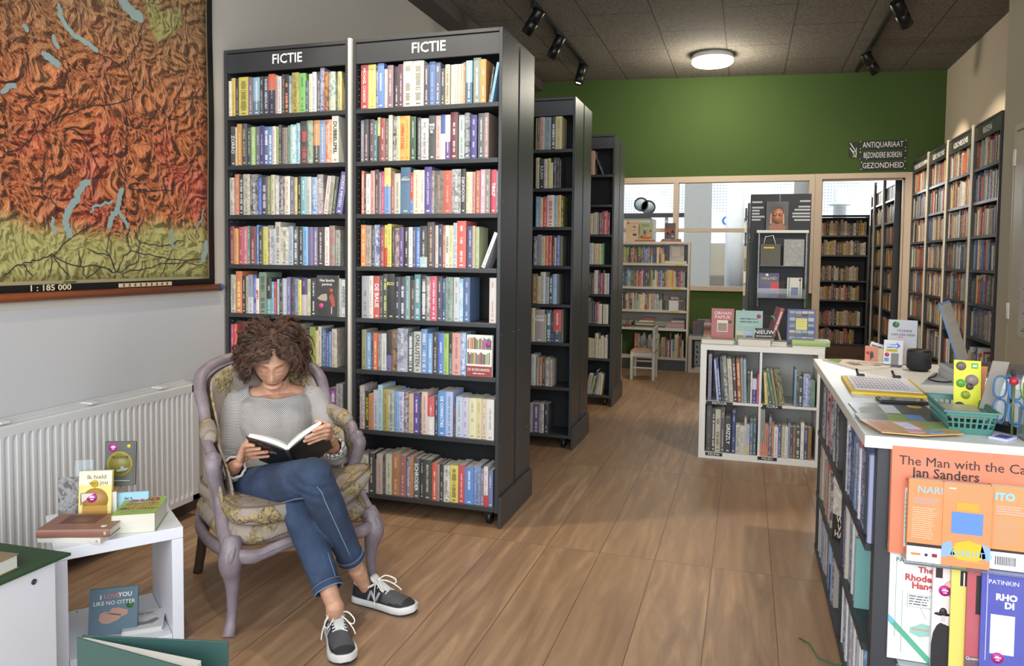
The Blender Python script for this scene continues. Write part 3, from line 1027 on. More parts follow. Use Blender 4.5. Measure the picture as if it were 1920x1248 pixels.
('u1',5): '''-2686 18 202 0 c04878 fcc
-2668 20 205 0 e05038 fcc
-2288 34 218 0 c8c0b0 665 n
-2254 37 197 0 38342c ccc
-2216 19 191 0 3c3430 c66 n
-2197 36 206 0 98a040 553
-2161 17 189 0 e0d470 773
-2144 20 210 0 dcccc8 944
-2124 26 198 0 28303c 9ce n
-2098 20 177 0 5c5cac ccf
-2078 16 187 0 6090c0 cef
-2061 32 202 0 dcd4bc 855 n''',
('u1',6): '''-2101 7 194 0 50303c ccc
-2094 22 195 0 3c5070 9bd
-2073 37 200 0 8c3c9c fff k
-2036 39 223 0 c0c0c0 333 n''',
('r2',0): '''-1413 9 217 0 a08040 553
-1404 19 219 0 50502c dd8
-1384 35 233 0 c8a8a0 a55 n
-1350 46 221 0 7c9ca0 567
-1304 32 226 0 20201c eee k
-1272 46 228 0 cfc080 776''',
('r2',1): '''-1410 27 212 0 c8bc88 776
-1383 35 202 0 242420 eee t=JULIAN
-1349 23 201 0 d4c4c4 333
-1325 22 205 0 c4c040 776
-1304 17 176 0 dcd0b4 776
-1287 24 209 0 3c3034 ddd
-1263 20 207 0 2c2424 caa
-1242 13 194 0 1c1c1c aaa''',
('r2',2): '''-1407 30 210 0 6c9cb8 dde
-1377 24 203 0 d0b494 866
-1352 30 208 0 c83c38 fcc
-1323 49 218 0 d8c8bc a33 k
-1274 25 215 0 8ca8bc 345
-1249 24 218 0 d4a038 853
-1224 13 208 0 242420 dd4 n''',
('r2',3): '''-1419 27 202 0 303440 ddd n
-1392 28 214 0 8c90a0 558
-1364 30 203 0 d0c4a0 776
-1334 24 207 0 e07c44 fc9
-1310 23 208 0 d43c48 fcc
-1287 20 206 0 30241c cc9
-1267 13 195 0 d0bc90 776
-1254 25 208 0 5868b0 eef
-1227 13 203 0 6c744c 444''',
('r2',4): '''-1423 37 206 0 8c6838 dd6
-1386 22 191 0 c8b8a0 766
-1364 35 220 0 ccc8b0 554
-1329 28 188 0 98acc0 446
-1301 23 198 0 242424 eee k
-1278 35 208 0 84acd4 dde
-1242 11 208 0 606058 444 n''',
('r2',5): '''-1426 26 235 0 c8bc98 776
-1400 69 225 0 a89c98 fff w=NEW/YORK
-1330 9 192 0 ccd488 776
-1321 38 223 0 3c6c88 eee k
-1283 15 213 0 1c3050 ddd
-1268 55 227 0 34506c eee b=c84c48
-1213 13 232 0 606054 444 n''',
('r2',6): '''-1425 34 219 0 c4c4c4 887
-1392 24 199 0 908c84 ddd
-1368 29 198 0 c48040 fdc
-1340 17 193 0 28302c eee
-1322 28 197 0 90785c eee n
-1294 23 187 0 c4bcb0 333 n''',
('r2',7): '''-1431 23 203 0 a89ca8 776
-1408 49 202 0 5c5480 fff
-1360 32 208 0 ccc8c8 333 n
-1328 32 204 0 1c2030 ddd''',
('r3',0): '''-1349 11 225 0 d85830 fff
-1338 24 212 0 d0a888 866
-1245 16 155 -65 303430 ccc''',
('r3',2): '''-1349 28 186 0 c8ac8c 866
-1321 20 193 0 a8a498 446
-1301 15 198 0 a8b4a8 776
-1286 20 193 0 b89040 664
-1266 24 192 0 405880 ccd
-1242 15 203 0 942830 fcc
-1227 39 207 0 a8403c fcc
-1188 18 194 0 803840 fcc''',
('r3',3): '''-1350 13 192 0 7ca8e0 fff
-1337 26 189 0 c4c4c4 333
-1311 20 183 0 b0a888 665
-1291 30 186 0 d4bc8c 776
-1261 22 184 0 c8b880 776
-1239 18 188 0 3c9058 cfc''',
('r3',4): '''-1346 19 189 0 303028 cca
-1327 26 188 0 503c38 c96
-1301 34 212 0 c8c4b4 665
-1267 20 189 0 403870 ccf
-1247 24 189 0 a83038 fcc
-1223 15 213 0 404040 999
-1208 17 186 0 d0b4a8 866
-1191 26 187 0 a8b0bc 777''',
('r3',5): '''-1358 19 230 0 c8b0b4 777
-1339 22 205 0 383840 acc
-1317 22 196 0 2c3c34 a66
-1294 21 187 0 303c68 ccf
-1274 17 193 0 c84c3c fcc
-1257 30 175 0 c8c8bc 777
-1218 50 174 0 bcb8a4 777''',
('r3',6): '''-1360 19 171 0 202024 ddd
-1342 15 172 0 b0a888 776
-1327 41 173 0 b4ac90 776
-1285 30 221 0 bcb49c 776
-1255 21 171 0 b8b098 776
-1235 28 200 0 bcb4a0 776
-1207 20 187 0 a8a08c 443
-1187 12 211 0 d0ccc0 777
-1175 6 174 0 b8b4ac 777''',
('r3',7): '''-1361 19 183 28 b88c40 776
-1342 19 180 28 90a8cc 567
-1323 19 172 37 a8b040 554
-1304 19 219 37 303438 ccc
-1285 21 193 37 8898a0 446
-1265 22 189 37 c8c0a0 776
-1243 25 180 19 c4b894 776''',
('c0',0): '''-226 22 307 0 8880a0 443 n
-168 15 276 -26 8ca8d8 eef
-153 16 278 -27 38387c eef k
-137 20 292 -21 2c4038 777
-117 28 296 -25 484c50 ddd n
-89 30 284 -22 c8c0a0 689 n
-59 24 282 -21 4c2830 dcc k
-35 26 287 -18 a0522c fc9 k
-10 16 291 -15 8c9490 555
6 18 286 -12 88a8c0 346
24 20 197 0 2c302c 7a6
44 11 206 0 d8d8d4 77a
55 28 162 0 383880 ccf b=c8ccdc
83 12 194 4 dc5078 fcc''',
('c1',1): '''-231 36 300 0 343430 776
-195 21 279 0 28241c ddd k
-174 36 285 0 b8b49c 443 k
-138 27 297 0 484444 dcd
-111 41 235 0 2c2c2c eee t=GRIZZLY
-66 23 276 0 2c3c80 fff
-41 27 192 0 ccccc0 444 n
-14 27 190 0 c8c8bc 444
13 14 239 0 c4c4b8 844
27 20 201 0 b0b4d0 446 b=d8bc84
47 21 232 0 4c6c88 ddd
68 21 231 0 2c5060 cee''',
('c2',0): '''136 20 207 -13 d8c860 665
156 29 215 -38 545c40 cca
185 18 228 -47 3c8054 cdb
203 17 229 -43 9c8060 553
221 41 222 -38 3c3c28 bb6 n
314 14 236 0 7ca0bc 345
328 14 199 0 3c4c34 ccc
341 25 183 0 2c3440 ddd k
367 44 205 0 4870b4 dde n
411 28 170 0 6c9480 333 n''',
('c3',1): '''113 28 308 0 d88468 544 b=888c88
141 24 208 0 d88460 443 n
166 18 253 0 5c5460 ccd n
185 13 226 0 c06c4c fdc
198 26 198 0 d8d8d4 933
224 18 206 0 3c5ca0 eef
242 6 201 0 a83838 fdd
248 18 202 0 b8c490 664
266 18 204 0 dcdcd8 555
284 14 225 0 7c88b8 996 n
298 17 203 0 30345c ddd
315 17 205 0 8c6424 ec9
332 29 204 0 3c4440 ddc k
361 21 234 0 e0e0dc 666
382 24 207 0 303c64 ddd
406 22 207 0 94641c 642''',
}

CASENAME = {'u1': 'left fiction bookcase', 'u2': 'right fiction bookcase', 'r2': 'second-row bookcase', 'r3': 'third-row bookcase',
            'c0': 'upper left of white cube shelf', 'c1': 'lower left of white cube shelf', 'c2': 'upper right of white cube shelf', 'c3': 'lower right of white cube shelf'}
GROUP = {'u1': 'books in the left fiction bookcase', 'u2': 'books in the right fiction bookcase', 'r2': 'books in the second-row bookcase', 'r3': 'books in the third-row bookcase',
         'c0': 'nature books in the white cube shelf', 'c1': 'nature books in the white cube shelf', 'c2': 'nature books in the white cube shelf', 'c3': 'nature books in the white cube shelf'}
YF = {'u1': 3.395, 'u2': 3.395, 'r2': 4.972, 'r3': 6.56, 'c0': 5.09, 'c1': 5.09, 'c2': 5.09, 'c3': 5.09}
CZ = {'c0': .388, 'c1': .0452, 'c2': .388, 'c3': .0452}
rb = random.Random(5)
for (case, lev), rows in BOOKS.items():
    zb = CZ.get(case, None)
    if zb is None: zb = ZS[lev]
    for i, row in enumerate(rows.split('\n')):
        a = row.split(' ', 6)
        x, w, h, ld = [int(v)/1000 for v in a[:4]]
        col, ink = srgb(hx(a[4])), hx(a[5])
        opts = a[6].split(',') if len(a) > 6 else []
        kind, band, title, stack = 'plain', None, None, False
        for op in opts:
            if op == 'n': kind = 'picture'
            elif op == 'k': kind = 'bold'
            elif op == 's': kind = 'plain'
            elif op.startswith('b='): kind = 'band'; band = srgb(hx(op[2:]))
            elif op.startswith('t='): title = op[2:]; kind = 'titled'
            elif op.startswith('w='): title = op[2:].split('/'); stack = True; kind = 'titled'
        cap = (.222 if lev == 0 else .24) if case[0] != 'c' else .315
        h = min(h, cap)
        d = max(.115, min(.165, h*.62+rb.uniform(-.006, .012)))
        if case[0] == 'c': d = max(.15, min(.24, h*.75))
        w2 = max(w-.0008, .005)
        if ld:                                   # leaning book: squeeze so its foot keeps its slot
            ang = math.atan2(ld, h)
            w2 = max(.006, w2*math.cos(ang)*.97)
        o = make_book(w2, h, d, col, srgb(ink), kind, band, r=rb)
        yy = YF[case] + .010 + rb.uniform(0, .010)
        o.location = (x+w/2, yy, zb+.0006)
        if ld:
            # rotate about the foot corner so the book rests on the shelf
            sgn = 1 if ld > 0 else -1
            R_ = Matrix.Rotation(ang, 4, 'Y')
            corner = Vector((sgn*w2/2, 0, 0))
            o.rotation_euler = (0, ang, 0)
            rc = R_ @ corner
            o.location.z += -rc.z
            if rc.z > 0: o.location.z += 0
        o.name = {'u': 'novel', 'r': 'paperback', 'c': 'nature_book'}[case[0]]
        tag(o, '%s book, %s from the left on the %s shelf, %s' % (colour_name(col), ordn(i), LEVEL[lev], CASENAME[case]) if case[0] != 'c' else '%s book, %s from the left, %s' % (colour_name(col), ordn(i), CASENAME[case]), 'book', GROUP[case])
        if title: spine_text(o, w2, h, title, ink, stack)
LAKES = [([(2.514, 1.64), (2.479, 1.618), (2.457, 1.587), (2.446, 1.555), (2.419, 1.517), (2.396, 1.489), (2.387, 1.455), (2.399, 1.418), (2.409, 1.388)], 0.03), ([(2.697, 1.622), (2.676, 1.587), (2.672, 1.553), (2.654, 1.514), (2.624, 1.479), (2.605, 1.436)], 0.026), ([(2.665, 1.514), (2.689, 1.494), (2.707, 1.469), (2.725, 1.44)], 0.018), ([(2.7, 2.468), (2.723, 2.438), (2.766, 2.418), (2.822, 2.411)], 0.05), ([(2.378, 2.336), (2.387, 2.292), (2.406, 2.255), (2.457, 2.23), (2.525, 2.213), (2.568, 2.193)], 0.022), ([(2.296, 2.114), (2.329, 2.11), (2.358, 2.096), (2.378, 2.092)], 0.03), ([(2.119, 1.925), (2.149, 1.951), (2.18, 1.966)], 0.02), ([(2.983, 1.445), (2.996, 1.399), (2.992, 1.354)], 0.018), ([(3.231, 1.394), (3.222, 1.344), (3.198, 1.283)], 0.034), ([(2.351, 2.209), (2.36, 2.177), (2.369, 2.154)], 0.02), ([(2.216, 2.211), (2.238, 2.185)], 0.02), ([(2.326, 1.468), (2.33, 1.433), (2.339, 1.399)], 0.014), ([(2.517, 1.496), (2.534, 1.525), (2.596, 1.548), (2.643, 1.556)], 0.012), ([(3.161, 1.452), (3.201, 1.515), (3.217, 1.56)], 0.01)]
RIVERS = [[(2.822, 2.396), (2.802, 2.31), (2.763, 2.252), (2.732, 2.207), (2.731, 2.148), (2.76, 2.094), (2.753, 2.033), (2.692, 2.003), (2.624, 1.983), (2.539, 1.955), (2.472, 1.931), (2.394, 1.896), (2.331, 1.861), (2.29, 1.822), (2.247, 1.784), (2.201, 1.735), (2.157, 1.709), (2.114, 1.707)], [(2.568, 2.193), (2.613, 2.182), (2.671, 2.173), (2.718, 2.137)], [(2.704, 1.999), (2.721, 1.942), (2.745, 1.918), (2.763, 1.901)], [(2.703, 1.951), (2.726, 1.871), (2.715, 1.773), (2.711, 1.713), (2.722, 1.641)], [(2.722, 1.624), (2.849, 1.624), (2.985, 1.636), (3.04, 1.685), (3.096, 1.731), (3.142, 1.809)], [(2.393, 1.835), (2.465, 1.838), (2.517, 1.781), (2.543, 1.727), (2.57, 1.673), (2.52, 1.645)], [(2.302, 1.729), (2.296, 1.654), (2.28, 1.563), (2.332, 1.537), (2.366, 1.492)], [(2.393, 2.1), (2.417, 2.04), (2.426, 1.977)], [(2.757, 1.9), (2.837, 1.926), (2.922, 2.029), (2.983, 1.977), (3.081, 2.02), (3.209, 2.193)], [(3.229, 1.566), (3.169, 1.48), (3.152, 1.411)], [(2.64, 1.237), (2.54, 1.271), (2.407, 1.274), (2.323, 1.316), (2.237, 1.29), (2.191, 1.286)], [(2.64, 1.237), (2.598, 1.336), (2.617, 1.408)], [(2.64, 1.237), (2.692, 1.313), (2.735, 1.338), (2.844, 1.319), (3.016, 1.294), (3.254, 1.305)], [(2.64, 1.237), (2.612, 1.313), (2.487, 1.347)], [(2.406, 1.223), (2.356, 1.268), (2.32, 1.316), (2.306, 1.225)], [(2.64, 1.237), (2.779, 1.289), (2.786, 1.376), (2.756, 1.437)], [(2.64, 1.237), (2.81, 1.251), (2.91, 1.276), (3.071, 1.283)], [(2.235, 1.227), (2.191, 1.286), (2.147, 1.26), (2.111, 1.23)], [(2.447, 1.335), (2.459, 1.267), (2.484, 1.217)], [(2.909, 1.211), (2.945, 1.268), (2.999, 1.354)], [(2.323, 1.316), (2.435, 1.402), (2.488, 1.426), (2.503, 1.461)], [(3.245, 1.26), (3.071, 1.283), (3.015, 1.236)], [(2.64, 1.237), (2.568, 1.266), (2.484, 1.217)], [(2.735, 1.338), (2.712, 1.399), (2.734, 1.448)], [(2.786, 1.376), (2.912, 1.361), (3.073, 1.395)]]

# ---------------------------------------------------------------- relief map on the left wall
def m_map():
    a = N('relief_map')
    p = a.pos()
    s = a.n('SeparateXYZ'); a.l(p, s.inputs[0]); y, z = s.outputs[1], s.outputs[2]
    flat = a.map(p, scale=(0, 1, 1))
    big = a.noise(flat, 1.7, 3, .5)
    warp = a.n('TexNoise'); a.l(flat, warp.inputs['Vector']); warp.inputs['Scale'].default_value = 3.5; warp.inputs['Detail'].default_value = 3
    wv = a.vmath('ADD', flat, a.vmath('MULTIPLY', warp.outputs['Color'], (0, .22, .22)))
    n1 = a.noise(wv, 11, 6, .62, .8)
    ridge = a.math('ABSOLUTE', a.math('SUBTRACT', n1, .5))
    n2 = a.noise(wv, 26, 4, .6, .5)
    ridge2 = a.math('ABSOLUTE', a.math('SUBTRACT', n2, .5))
    h = a.math('ADD', a.math('MULTIPLY', ridge, 2.2), a.math('MULTIPLY', ridge2, .9))
    # directional relief tint printed on the map sheet
    sh = a.noise(a.vmath('ADD', wv, (0, .012, -.012)), 11, 6, .62, .8)
    rel = a.math('MULTIPLY', a.math('SUBTRACT', a.math('ABSOLUTE', a.math('SUBTRACT', sh, .5)), ridge), 9)
    rel = a.math('ADD', rel, .5, clamp=True)
    high = a.ramp(rel, [(.1, '57321f'), (.42, 'a85a34'), (.62, 'cf7344'), (.9, 'dd8a58')])
    redz = a.ramp(a.noise(flat, 2.6, 2), [(.52, 0.0), (.68, 1.0)])
    high = a.mix(a.math('MULTIPLY', redz, .75), high, a.ramp(rel, [(.1, '7c2c22'), (.6, 'd95440'), (.9, 'e8816a')]))
    low = a.ramp(rel, [(.1, '7c7444'), (.5, 'a8a35e'), (.9, 'bcb677')])
    tan = a.ramp(rel, [(.1, '6b4a34'), (.5, 'a4774e'), (.9, 'bf9468')])
    # lowland in the south, foothills in the north
    south = a.math('SUBTRACT', 1.46, a.math('ADD', z, a.math('MULTIPLY', a.math('SUBTRACT', big, .5), .35)))
    fs = a.ramp(a.math('ADD', a.math('MULTIPLY', south, 5), .5), [(.35, 0.0), (.75, 1.0)])
    north = a.math('SUBTRACT', a.math('ADD', z, a.math('MULTIPLY', a.math('SUBTRACT', n1, .5), .5)), 2.05)
    fn = a.ramp(a.math('ADD', a.math('MULTIPLY', north, 1.8), .3), [(.1, 0.0), (.9, 1.0)])
    c = a.mix(fn, high, tan)
    vall = a.ramp(a.noise(flat, 4.2, 2, .5, .5), [(.60, 0.0), (.66, 1.0)])
    c = a.mix(a.math('MULTIPLY', a.math('MULTIPLY', vall, fn), .9), c, low)
    c = a.mix(fs, c, low)
    a.set(c, .6)
    amp = a.math('SUBTRACT', 1, a.math('MULTIPLY', fs, .92))
    a.bump(a.math('MULTIPLY', h, amp), .95, .03)
    return a.m
XM = -2.700
MAPT = thing('wall_map', 'large relief wall map in orange, red and green hanging on the left wall', 'map', (XM, 2.3, 1.16))
# sheet with gentle sag waves
def sheet(name, y0, y1, z0, z1, x, mat, ny=24, nz=24, wob=.004):
    mb = MB(); V = []
    for j in range(nz+1):
        row = []
        for i in range(ny+1):
            yy = y0+(y1-y0)*i/ny; zz = z0+(z1-z0)*j/nz
            xx = x+wob*math.sin(yy*5+zz*2.1)+wob*.6*math.sin(zz*7)
            row.append(mb.bm.verts.new((xx, yy, zz)))
        V.append(row)
    for j in range(nz):
        for i in range(ny):
            mb.bm.faces.new((V[j][i], V[j][i+1], V[j+1][i+1], V[j+1][i]))
    r = bmesh.ops.extrude_face_region(mb.bm, geom=mb.bm.faces[:])
    for v in [g for g in r['geom'] if isinstance(g, bmesh.types.BMVert)]: v.co.x -= .0012
    return mb.build(name, mat, MAPT, smooth=True)
sheet('cloth_border', 1.2, 3.298, 1.155, 3.02, XM-.0035, plain('171613', .8))
sheet('cream_margin', 1.2, 3.254, 1.198, 3.0, XM-.0015, plain('c9bd92', .8))
sheet('map_sheet', 1.2, 3.244, 1.212, 3.0, XM, m_map(), 40, 40)
def wobx(y, z, x=XM, wob=.004): return x+wob*math.sin(y*5+z*2.1)+wob*.6*math.sin(z*7)
MB().tube([(XM+.004, 1.0, 1.150), (XM+.004, 3.325, 1.150)], .0185, 16).build('wooden_rod', plain('8a4a2a', .35, var=.15), MAPT)
MB().lathe([(.001, 0), (.02, 0), (.021, .012), (.016, .024), (.001, .026)], (XM+.004, 3.325, 1.150), 16, Matrix.Rotation(-pi/2, 4, 'X')).build('rod_end', plain('3d5c9c', .35), MAPT)
def ribbon(pts, w, dx):
    """flat strip on the map; pts = (y, z)"""
    mb = MB(); prev = None
    P = [Vector((wobx(y, z)+dx, y, z)) for y, z in pts]
    for i, q in enumerate(P):
        a_ = P[max(i-1, 0)]; b_ = P[min(i+1, len(P)-1)]
        t_ = (b_-a_).normalized(); n_ = Vector((0, -t_.z, t_.y)).normalized()
        wi = w*(1 if 0 < i < len(P)-1 else .45)
        cur = (mb.bm.verts.new(q+n_*wi/2), mb.bm.verts.new(q-n_*wi/2))
        if prev: mb.bm.faces.new((prev[0], prev[1], cur[1], cur[0]))
        prev = cur
    return mb
def ribbons(name, lines, mat, w, dx):
    main = MB()
    for ln in lines:
        ww = w
        if isinstance(ln, tuple): ln, ww = ln
        # finer wiggle
        fine = []
        rr = random.Random(int(ln[0][0]*1000))
        for (a_, b_) in zip(ln, ln[1:]):
            for k in range(4):
                f = k/4; fine.append((a_[0]+(b_[0]-a_[0])*f+rr.uniform(-.006, .006), a_[1]+(b_[1]-a_[1])*f+rr.uniform(-.006, .006)))
        fine.append(ln[-1])
        r_ = ribbon(fine, ww, dx)
        me = bpy.data.meshes.new('r'); r_.bm.to_mesh(me); r_.bm.free(); main.bm.from_mesh(me); bpy.data.meshes.remove(me)
    return main.build(name, mat, MAPT)
ribbons('river_markings', RIVERS, plain('2c2a33', .6), .0045, .0022)
ribbons('lake_markings', LAKES, plain('93a8a4', .5), .02, .003)
MB().box(XM+.001, XM+.006, 2.66, 2.98, 1.172, 1.19).build('scale_bar', plain('cfc39c', .7), MAPT)
mb = MB()
for k, c_ in enumerate(range(9)): mb.box(XM+.0055, XM+.0065, 2.68+k*.033, 2.69+k*.033, 1.174, 1.188)
mb.build('scale_bar_markings', plain('8c4434', .7), MAPT)
textmesh('1 : 185 000', .034, frame((XM+.009, 2.31, 1.183), (0, 1, 0), (0, 0, 1)), plain('d8cfa4', .6), 'lettering', MAPT, sx=1.25, bold=.0006)
textmesh('Greenwich', .014, frame((XM+.010, 2.4, 1.205), (0, 1, 0), (0, 0, 1)), black_ink, 'lettering', MAPT)
for k, ch in enumerate('LOMBARDY'[:7]): textmesh(ch, .026, frame((XM+.010, 2.62+k*.09, 1.285), (0, 1, 0), (0, 0, 1)), plain('4a4a3c', .6), 'lettering', MAPT)
# wall panel joint: lower wall is smoother grey
struct('trim_4', MB().box(XL, XL+.004, -.6, 3.39, 0, 1.10), wall_grey)

# ---------------------------------------------------------------- radiator
t = thing('radiator', 'long white ribbed panel radiator on the left wall', 'radiator', (-2.66, 2.2, .09))
enamel = plain('d9d8d6', .3, var=.01)
mb = MB()
y = .55; prof = []
while y < 3.03:
    prof += [(-2.632, y), (-2.632, y+.011), (-2.622, y+.015), (-2.622, y+.027)]
    y += .0333
ringL = []
verts_lo = [(x_, y_) for x_, y_ in prof]
for z0, z1 in ((.115, .64),):
    rows = []
    for zz, inset in ((z0, 1), (z0+.02, 0), (z1-.02, 0), (z1, 1)):
        rows.append([((-2.622 if inset else x_), y_, zz) for x_, y_ in verts_lo])
    mb.loft(rows, cap=False, closed=False, smooth=False)
mb.box(-2.640, -2.6215, .5, .552, .09, .672).box(-2.640, -2.6215, 3.03, 3.075, .09, .672).box(-2.640, -2.6215, .5, 3.075, .638, .672).box(-2.640, -2.6215, .5, 3.075, .09, .117)
mb.build('front_panel', enamel, t, recalc=True)
MB().box(-2.705, -2.6225, 3.060, 3.078, .10, .668).build('end_panel', enamel, t, bevel=.003)
mb = MB().box(-2.705, -2.700, .5, 3.07, .60, .690).box(-2.682, -2.679, .5, 3.07, .655, .686).box(-2.664, -2.661, .5, 3.07, .655, .682)
yy = .6
while yy < 3.05: mb.box(-2.700, -2.63, yy, yy+.004, .65, .668); yy += .02
mb.box(-2.645, -2.626, .5, 3.07, .668, .676)
for yy in (2.05, 2.45, 2.85): mb.box(-2.70, -2.640, yy, yy+.035, .682, .690)
mb.build('top_grille', enamel, t, bevel=.001)
MB().box(-2.705, -2.648, .5, 3.06, .11, .64).build('rear_panel', enamel, t)
mb = MB()
for yy in (.8, 2.0, 2.9): mb.box(-2.72, -2.69, yy, yy+.03, .0, .12)
mb.build('bracket', enamel, t)

# ---------------------------------------------------------------- white side table
TB = thing('side_table', 'small white open cube side table beside the radiator with books on it', 'side table', (-2.072, 2.005, 0), math.radians(52.8))
W = .188
MB().box(-W, W, -W, W, .362, .40).build('top_board', white_cool, TB, local=True, bevel=.002)
for s in (-1, 1): MB().box(*sorted((s*W, s*(W-.036))), -W, W, 0, .361).build('side_panel', white_cool, TB, local=True, bevel=.002)
MB().box(-W+.037, W-.037, -W, W, 0.0, .036).build('bottom_board', white_cool, TB, local=True, bevel=.002)
mb = MB()
for q in ((-.10, .17), (0, .175), (.06, .175)): mb.lathe([(.004, 0), (.004, .0008), (.001, .001)], (q[0], q[1], .036), 8)
mb.build('screw_holes', plain('6c6c70', .5), TB, local=True)

def tw(u, v, z):
    """side-table local (u right, v back) to world"""
    c, s = math.cos(math.radians(52.8)), math.sin(math.radians(52.8))
    return Vector((-2.072+c*u-s*v, 2.005+s*u+c*v, z))
def stand_book(w, h, d, col, ink, loc, rz, label, kind='plain', lay=None, hard=True, tilt=0, band=None, name='book', roll=0):
    """rz: heading; lay='flat' puts it on its back cover (cover up)"""
    o = make_book(w, h, d, srgb(col), srgb(ink), kind, srgb(band) if band else None, hard)
    o.name = name
    tag(o, label, 'book')
    if lay == 'flat':
        # spine towards local -x ... book height along local y, cover up
        o.matrix_world = Matrix.Translation(Vector(loc)+Vector((0, 0, w/2))) @ Matrix.Rotation(rz, 4, 'Z') @ Matrix(((0, 1, 0, -d/2), (0, 0, 1, -h/2), (1, 0, 0, 0), (0, 0, 0, 1)))
    elif lay == 'face':
        # upright, front cover facing local -y, spine on the left
        o.matrix_world = Matrix.Translation(Vector(loc)) @ Matrix.Rotation(rz, 4, 'Z') @ Matrix.Rotation(tilt, 4, 'X') @ Matrix(((0, 1, 0, 0), (-1, 0, 0, 0), (0, 0, 1, 0), (0, 0, 0, 1)))
    else:
        o.matrix_world = Matrix.Translation(Vector(loc)) @ Matrix.Rotation(rz, 4, 'Z') @ Matrix.Rotation(tilt, 4, 'Y')
    return o
# cover decoration in book-cover coordinates: cx across 0..d from the spine, cz up 0..h, on the +/-x board
def on_cover(o, w, d, side=1, mirrored=False):
    """matrix with x across the front cover (away from spine), y up, z out of the board"""
    if side > 0: M = Matrix(((0, 0, 1, w/2), (1, 0, 0, 0), (0, 1, 0, 0), (0, 0, 0, 1)))
    else: M = Matrix(((0, 0, -1, -w/2), (-1, 0, 0, d), (0, 1, 0, 0), (0, 0, 0, 1)))
    return M
def cov_rect(o, M, x0, y0, x1, y1, col, name='printed_panel', lift=.0004, mat=None):
    q = MB().box(x0, x1, y0, y1, 0.0, lift).build(name, mat or plain(col, .45), None, M=M); q.parent = o; return q
def cov_disc(o, M, x, y, r, col, name='price_sticker', lift=.0006, ry=None, n=28):
    q = MB().lathe([(.0001, 0), (1, 0), (1, 1), (.0001, 1)], (0, 0, 0), n).build(name, plain(col, .4), None, M=M @ Matrix.Translation((x, y, 0)) @ Matrix.Diagonal((r, ry or r, lift, 1))); q.parent = o; return q
def cov_text(o, M, text, x, y, size, col, sx=1, bold=.0002, lift=.0008, rot=0, align='CENTER', shear=0):
    q = textmesh(text, size, M @ Matrix.Translation((x, y, lift)) @ Matrix.Rotation(rot, 4, 'Z'), plain(col, .5, var=0), 'title', None, sx=sx, bold=bold, extrude=.0002, align=align, shear=shear); q.parent = o; return q
def cov_lines(o, M, x0, x1, ys, col, t=.0015, name='small_print', rag=.2, seed=1):
    r_ = random.Random(seed); mb = MB()
    for y_ in ys:
        x_ = x0; xe = x1-(x1-x0)*r_.uniform(0, rag)
        while x_ < xe:
            ww = r_.uniform(.25, 1)*t*6; mb.box(x_, min(x_+ww, xe), y_, y_+t, 0, .0005); x_ += ww+t*.9
    q = mb.build(name, plain(col, .5, var=0), None, M=M); q.parent = o; return q
def cov_blob(o, M, pts, col, name='printed_shape', lift=.0007):
    mb = MB(); mb.prism(pts, 'z', 0, lift); q = mb.build(name, plain(col, .45), None, M=M); q.parent = o; return q
def sticker(o, M, x, y, r, col='b02a86'):
    cov_disc(o, M, x, y, r, col, lift=.0009)
    q = MB().prism([(-.6, -.05), (.6, -.05), (.45, .2), (.25, .12), (.1, .45), (-.05, .2), (-.25, .38), (-.4, .1)], 'z', 0, 1).box(-.25, -.15, -.5, -.25, 0, 1).box(-.05, .1, -.5, -.25, 0, 1).box(.17, .3, -.5, -.25, 0, 1).build('sticker_print', white_ink, None, M=M @ Matrix.Translation((x, y, .0009)) @ Matrix.Diagonal((r, r, .0004, 1))); q.parent = o

H52 = math.radians(52.8)
# fat lime green poetry book lying at the right corner
p_ = tw(.075, -.075, .4003)
o = stand_book(.062, .185, .135, '93b82c', 'a02058', p_, H52-math.radians(22), 'fat lime green book lying flat on the white side table', lay='flat', hard=False, kind='titled')
M_ = on_cover(o, .062, .135)
cov_text(o, M_, '500', .068, .150, .052, 'b02060', sx=1.25, bold=.0016)
for k, (tx, cl) in enumerate((('GEDICHTEN', '8c3020'), ('DIE IEDEREEN', 'd86820'), ('GELEZEN', 'd86820'), ('MOET HEBBEN', 'a02850'))):
    cov_text(o, M_, tx, .068, .112-k*.019, .0175, cl, sx=1.1, bold=.0006)
cov_lines(o, M_, .02, .12, (.03,), '58701c', .0016)
cov_disc(o, M_, .02, .068, .012, '2c6c3c', ry=.008)
# two stacked books on the left
p_ = tw(-.105, -.095, .4003)
o = stand_book(.018, .205, .13, 'dcd8cc', '888070', p_, H52-math.radians(35)+math.radians(88), 'thin cream paperback under the brown book on the white side table', lay='flat', hard=False, kind='titled')
q = tw(-.095, -.09, .4190)
o = stand_book(.026, .225, .15, '8a4e34', 'd8c0a0', q, H52-math.radians(33)+math.radians(92), 'brown hardback lying on a cream paperback on the white side table', lay='flat', kind='titled')
M_ = on_cover(o, .026, .15)
cov_rect(o, M_, .055, .07, .135, .185, '5c3c2e', 'cover_picture')
cov_rect(o, M_, .065, .10, .10, .15, '7a4a36', 'cover_picture', .0008)
cov_disc(o, M_, .03, .03, .010, 'e4e0d0')
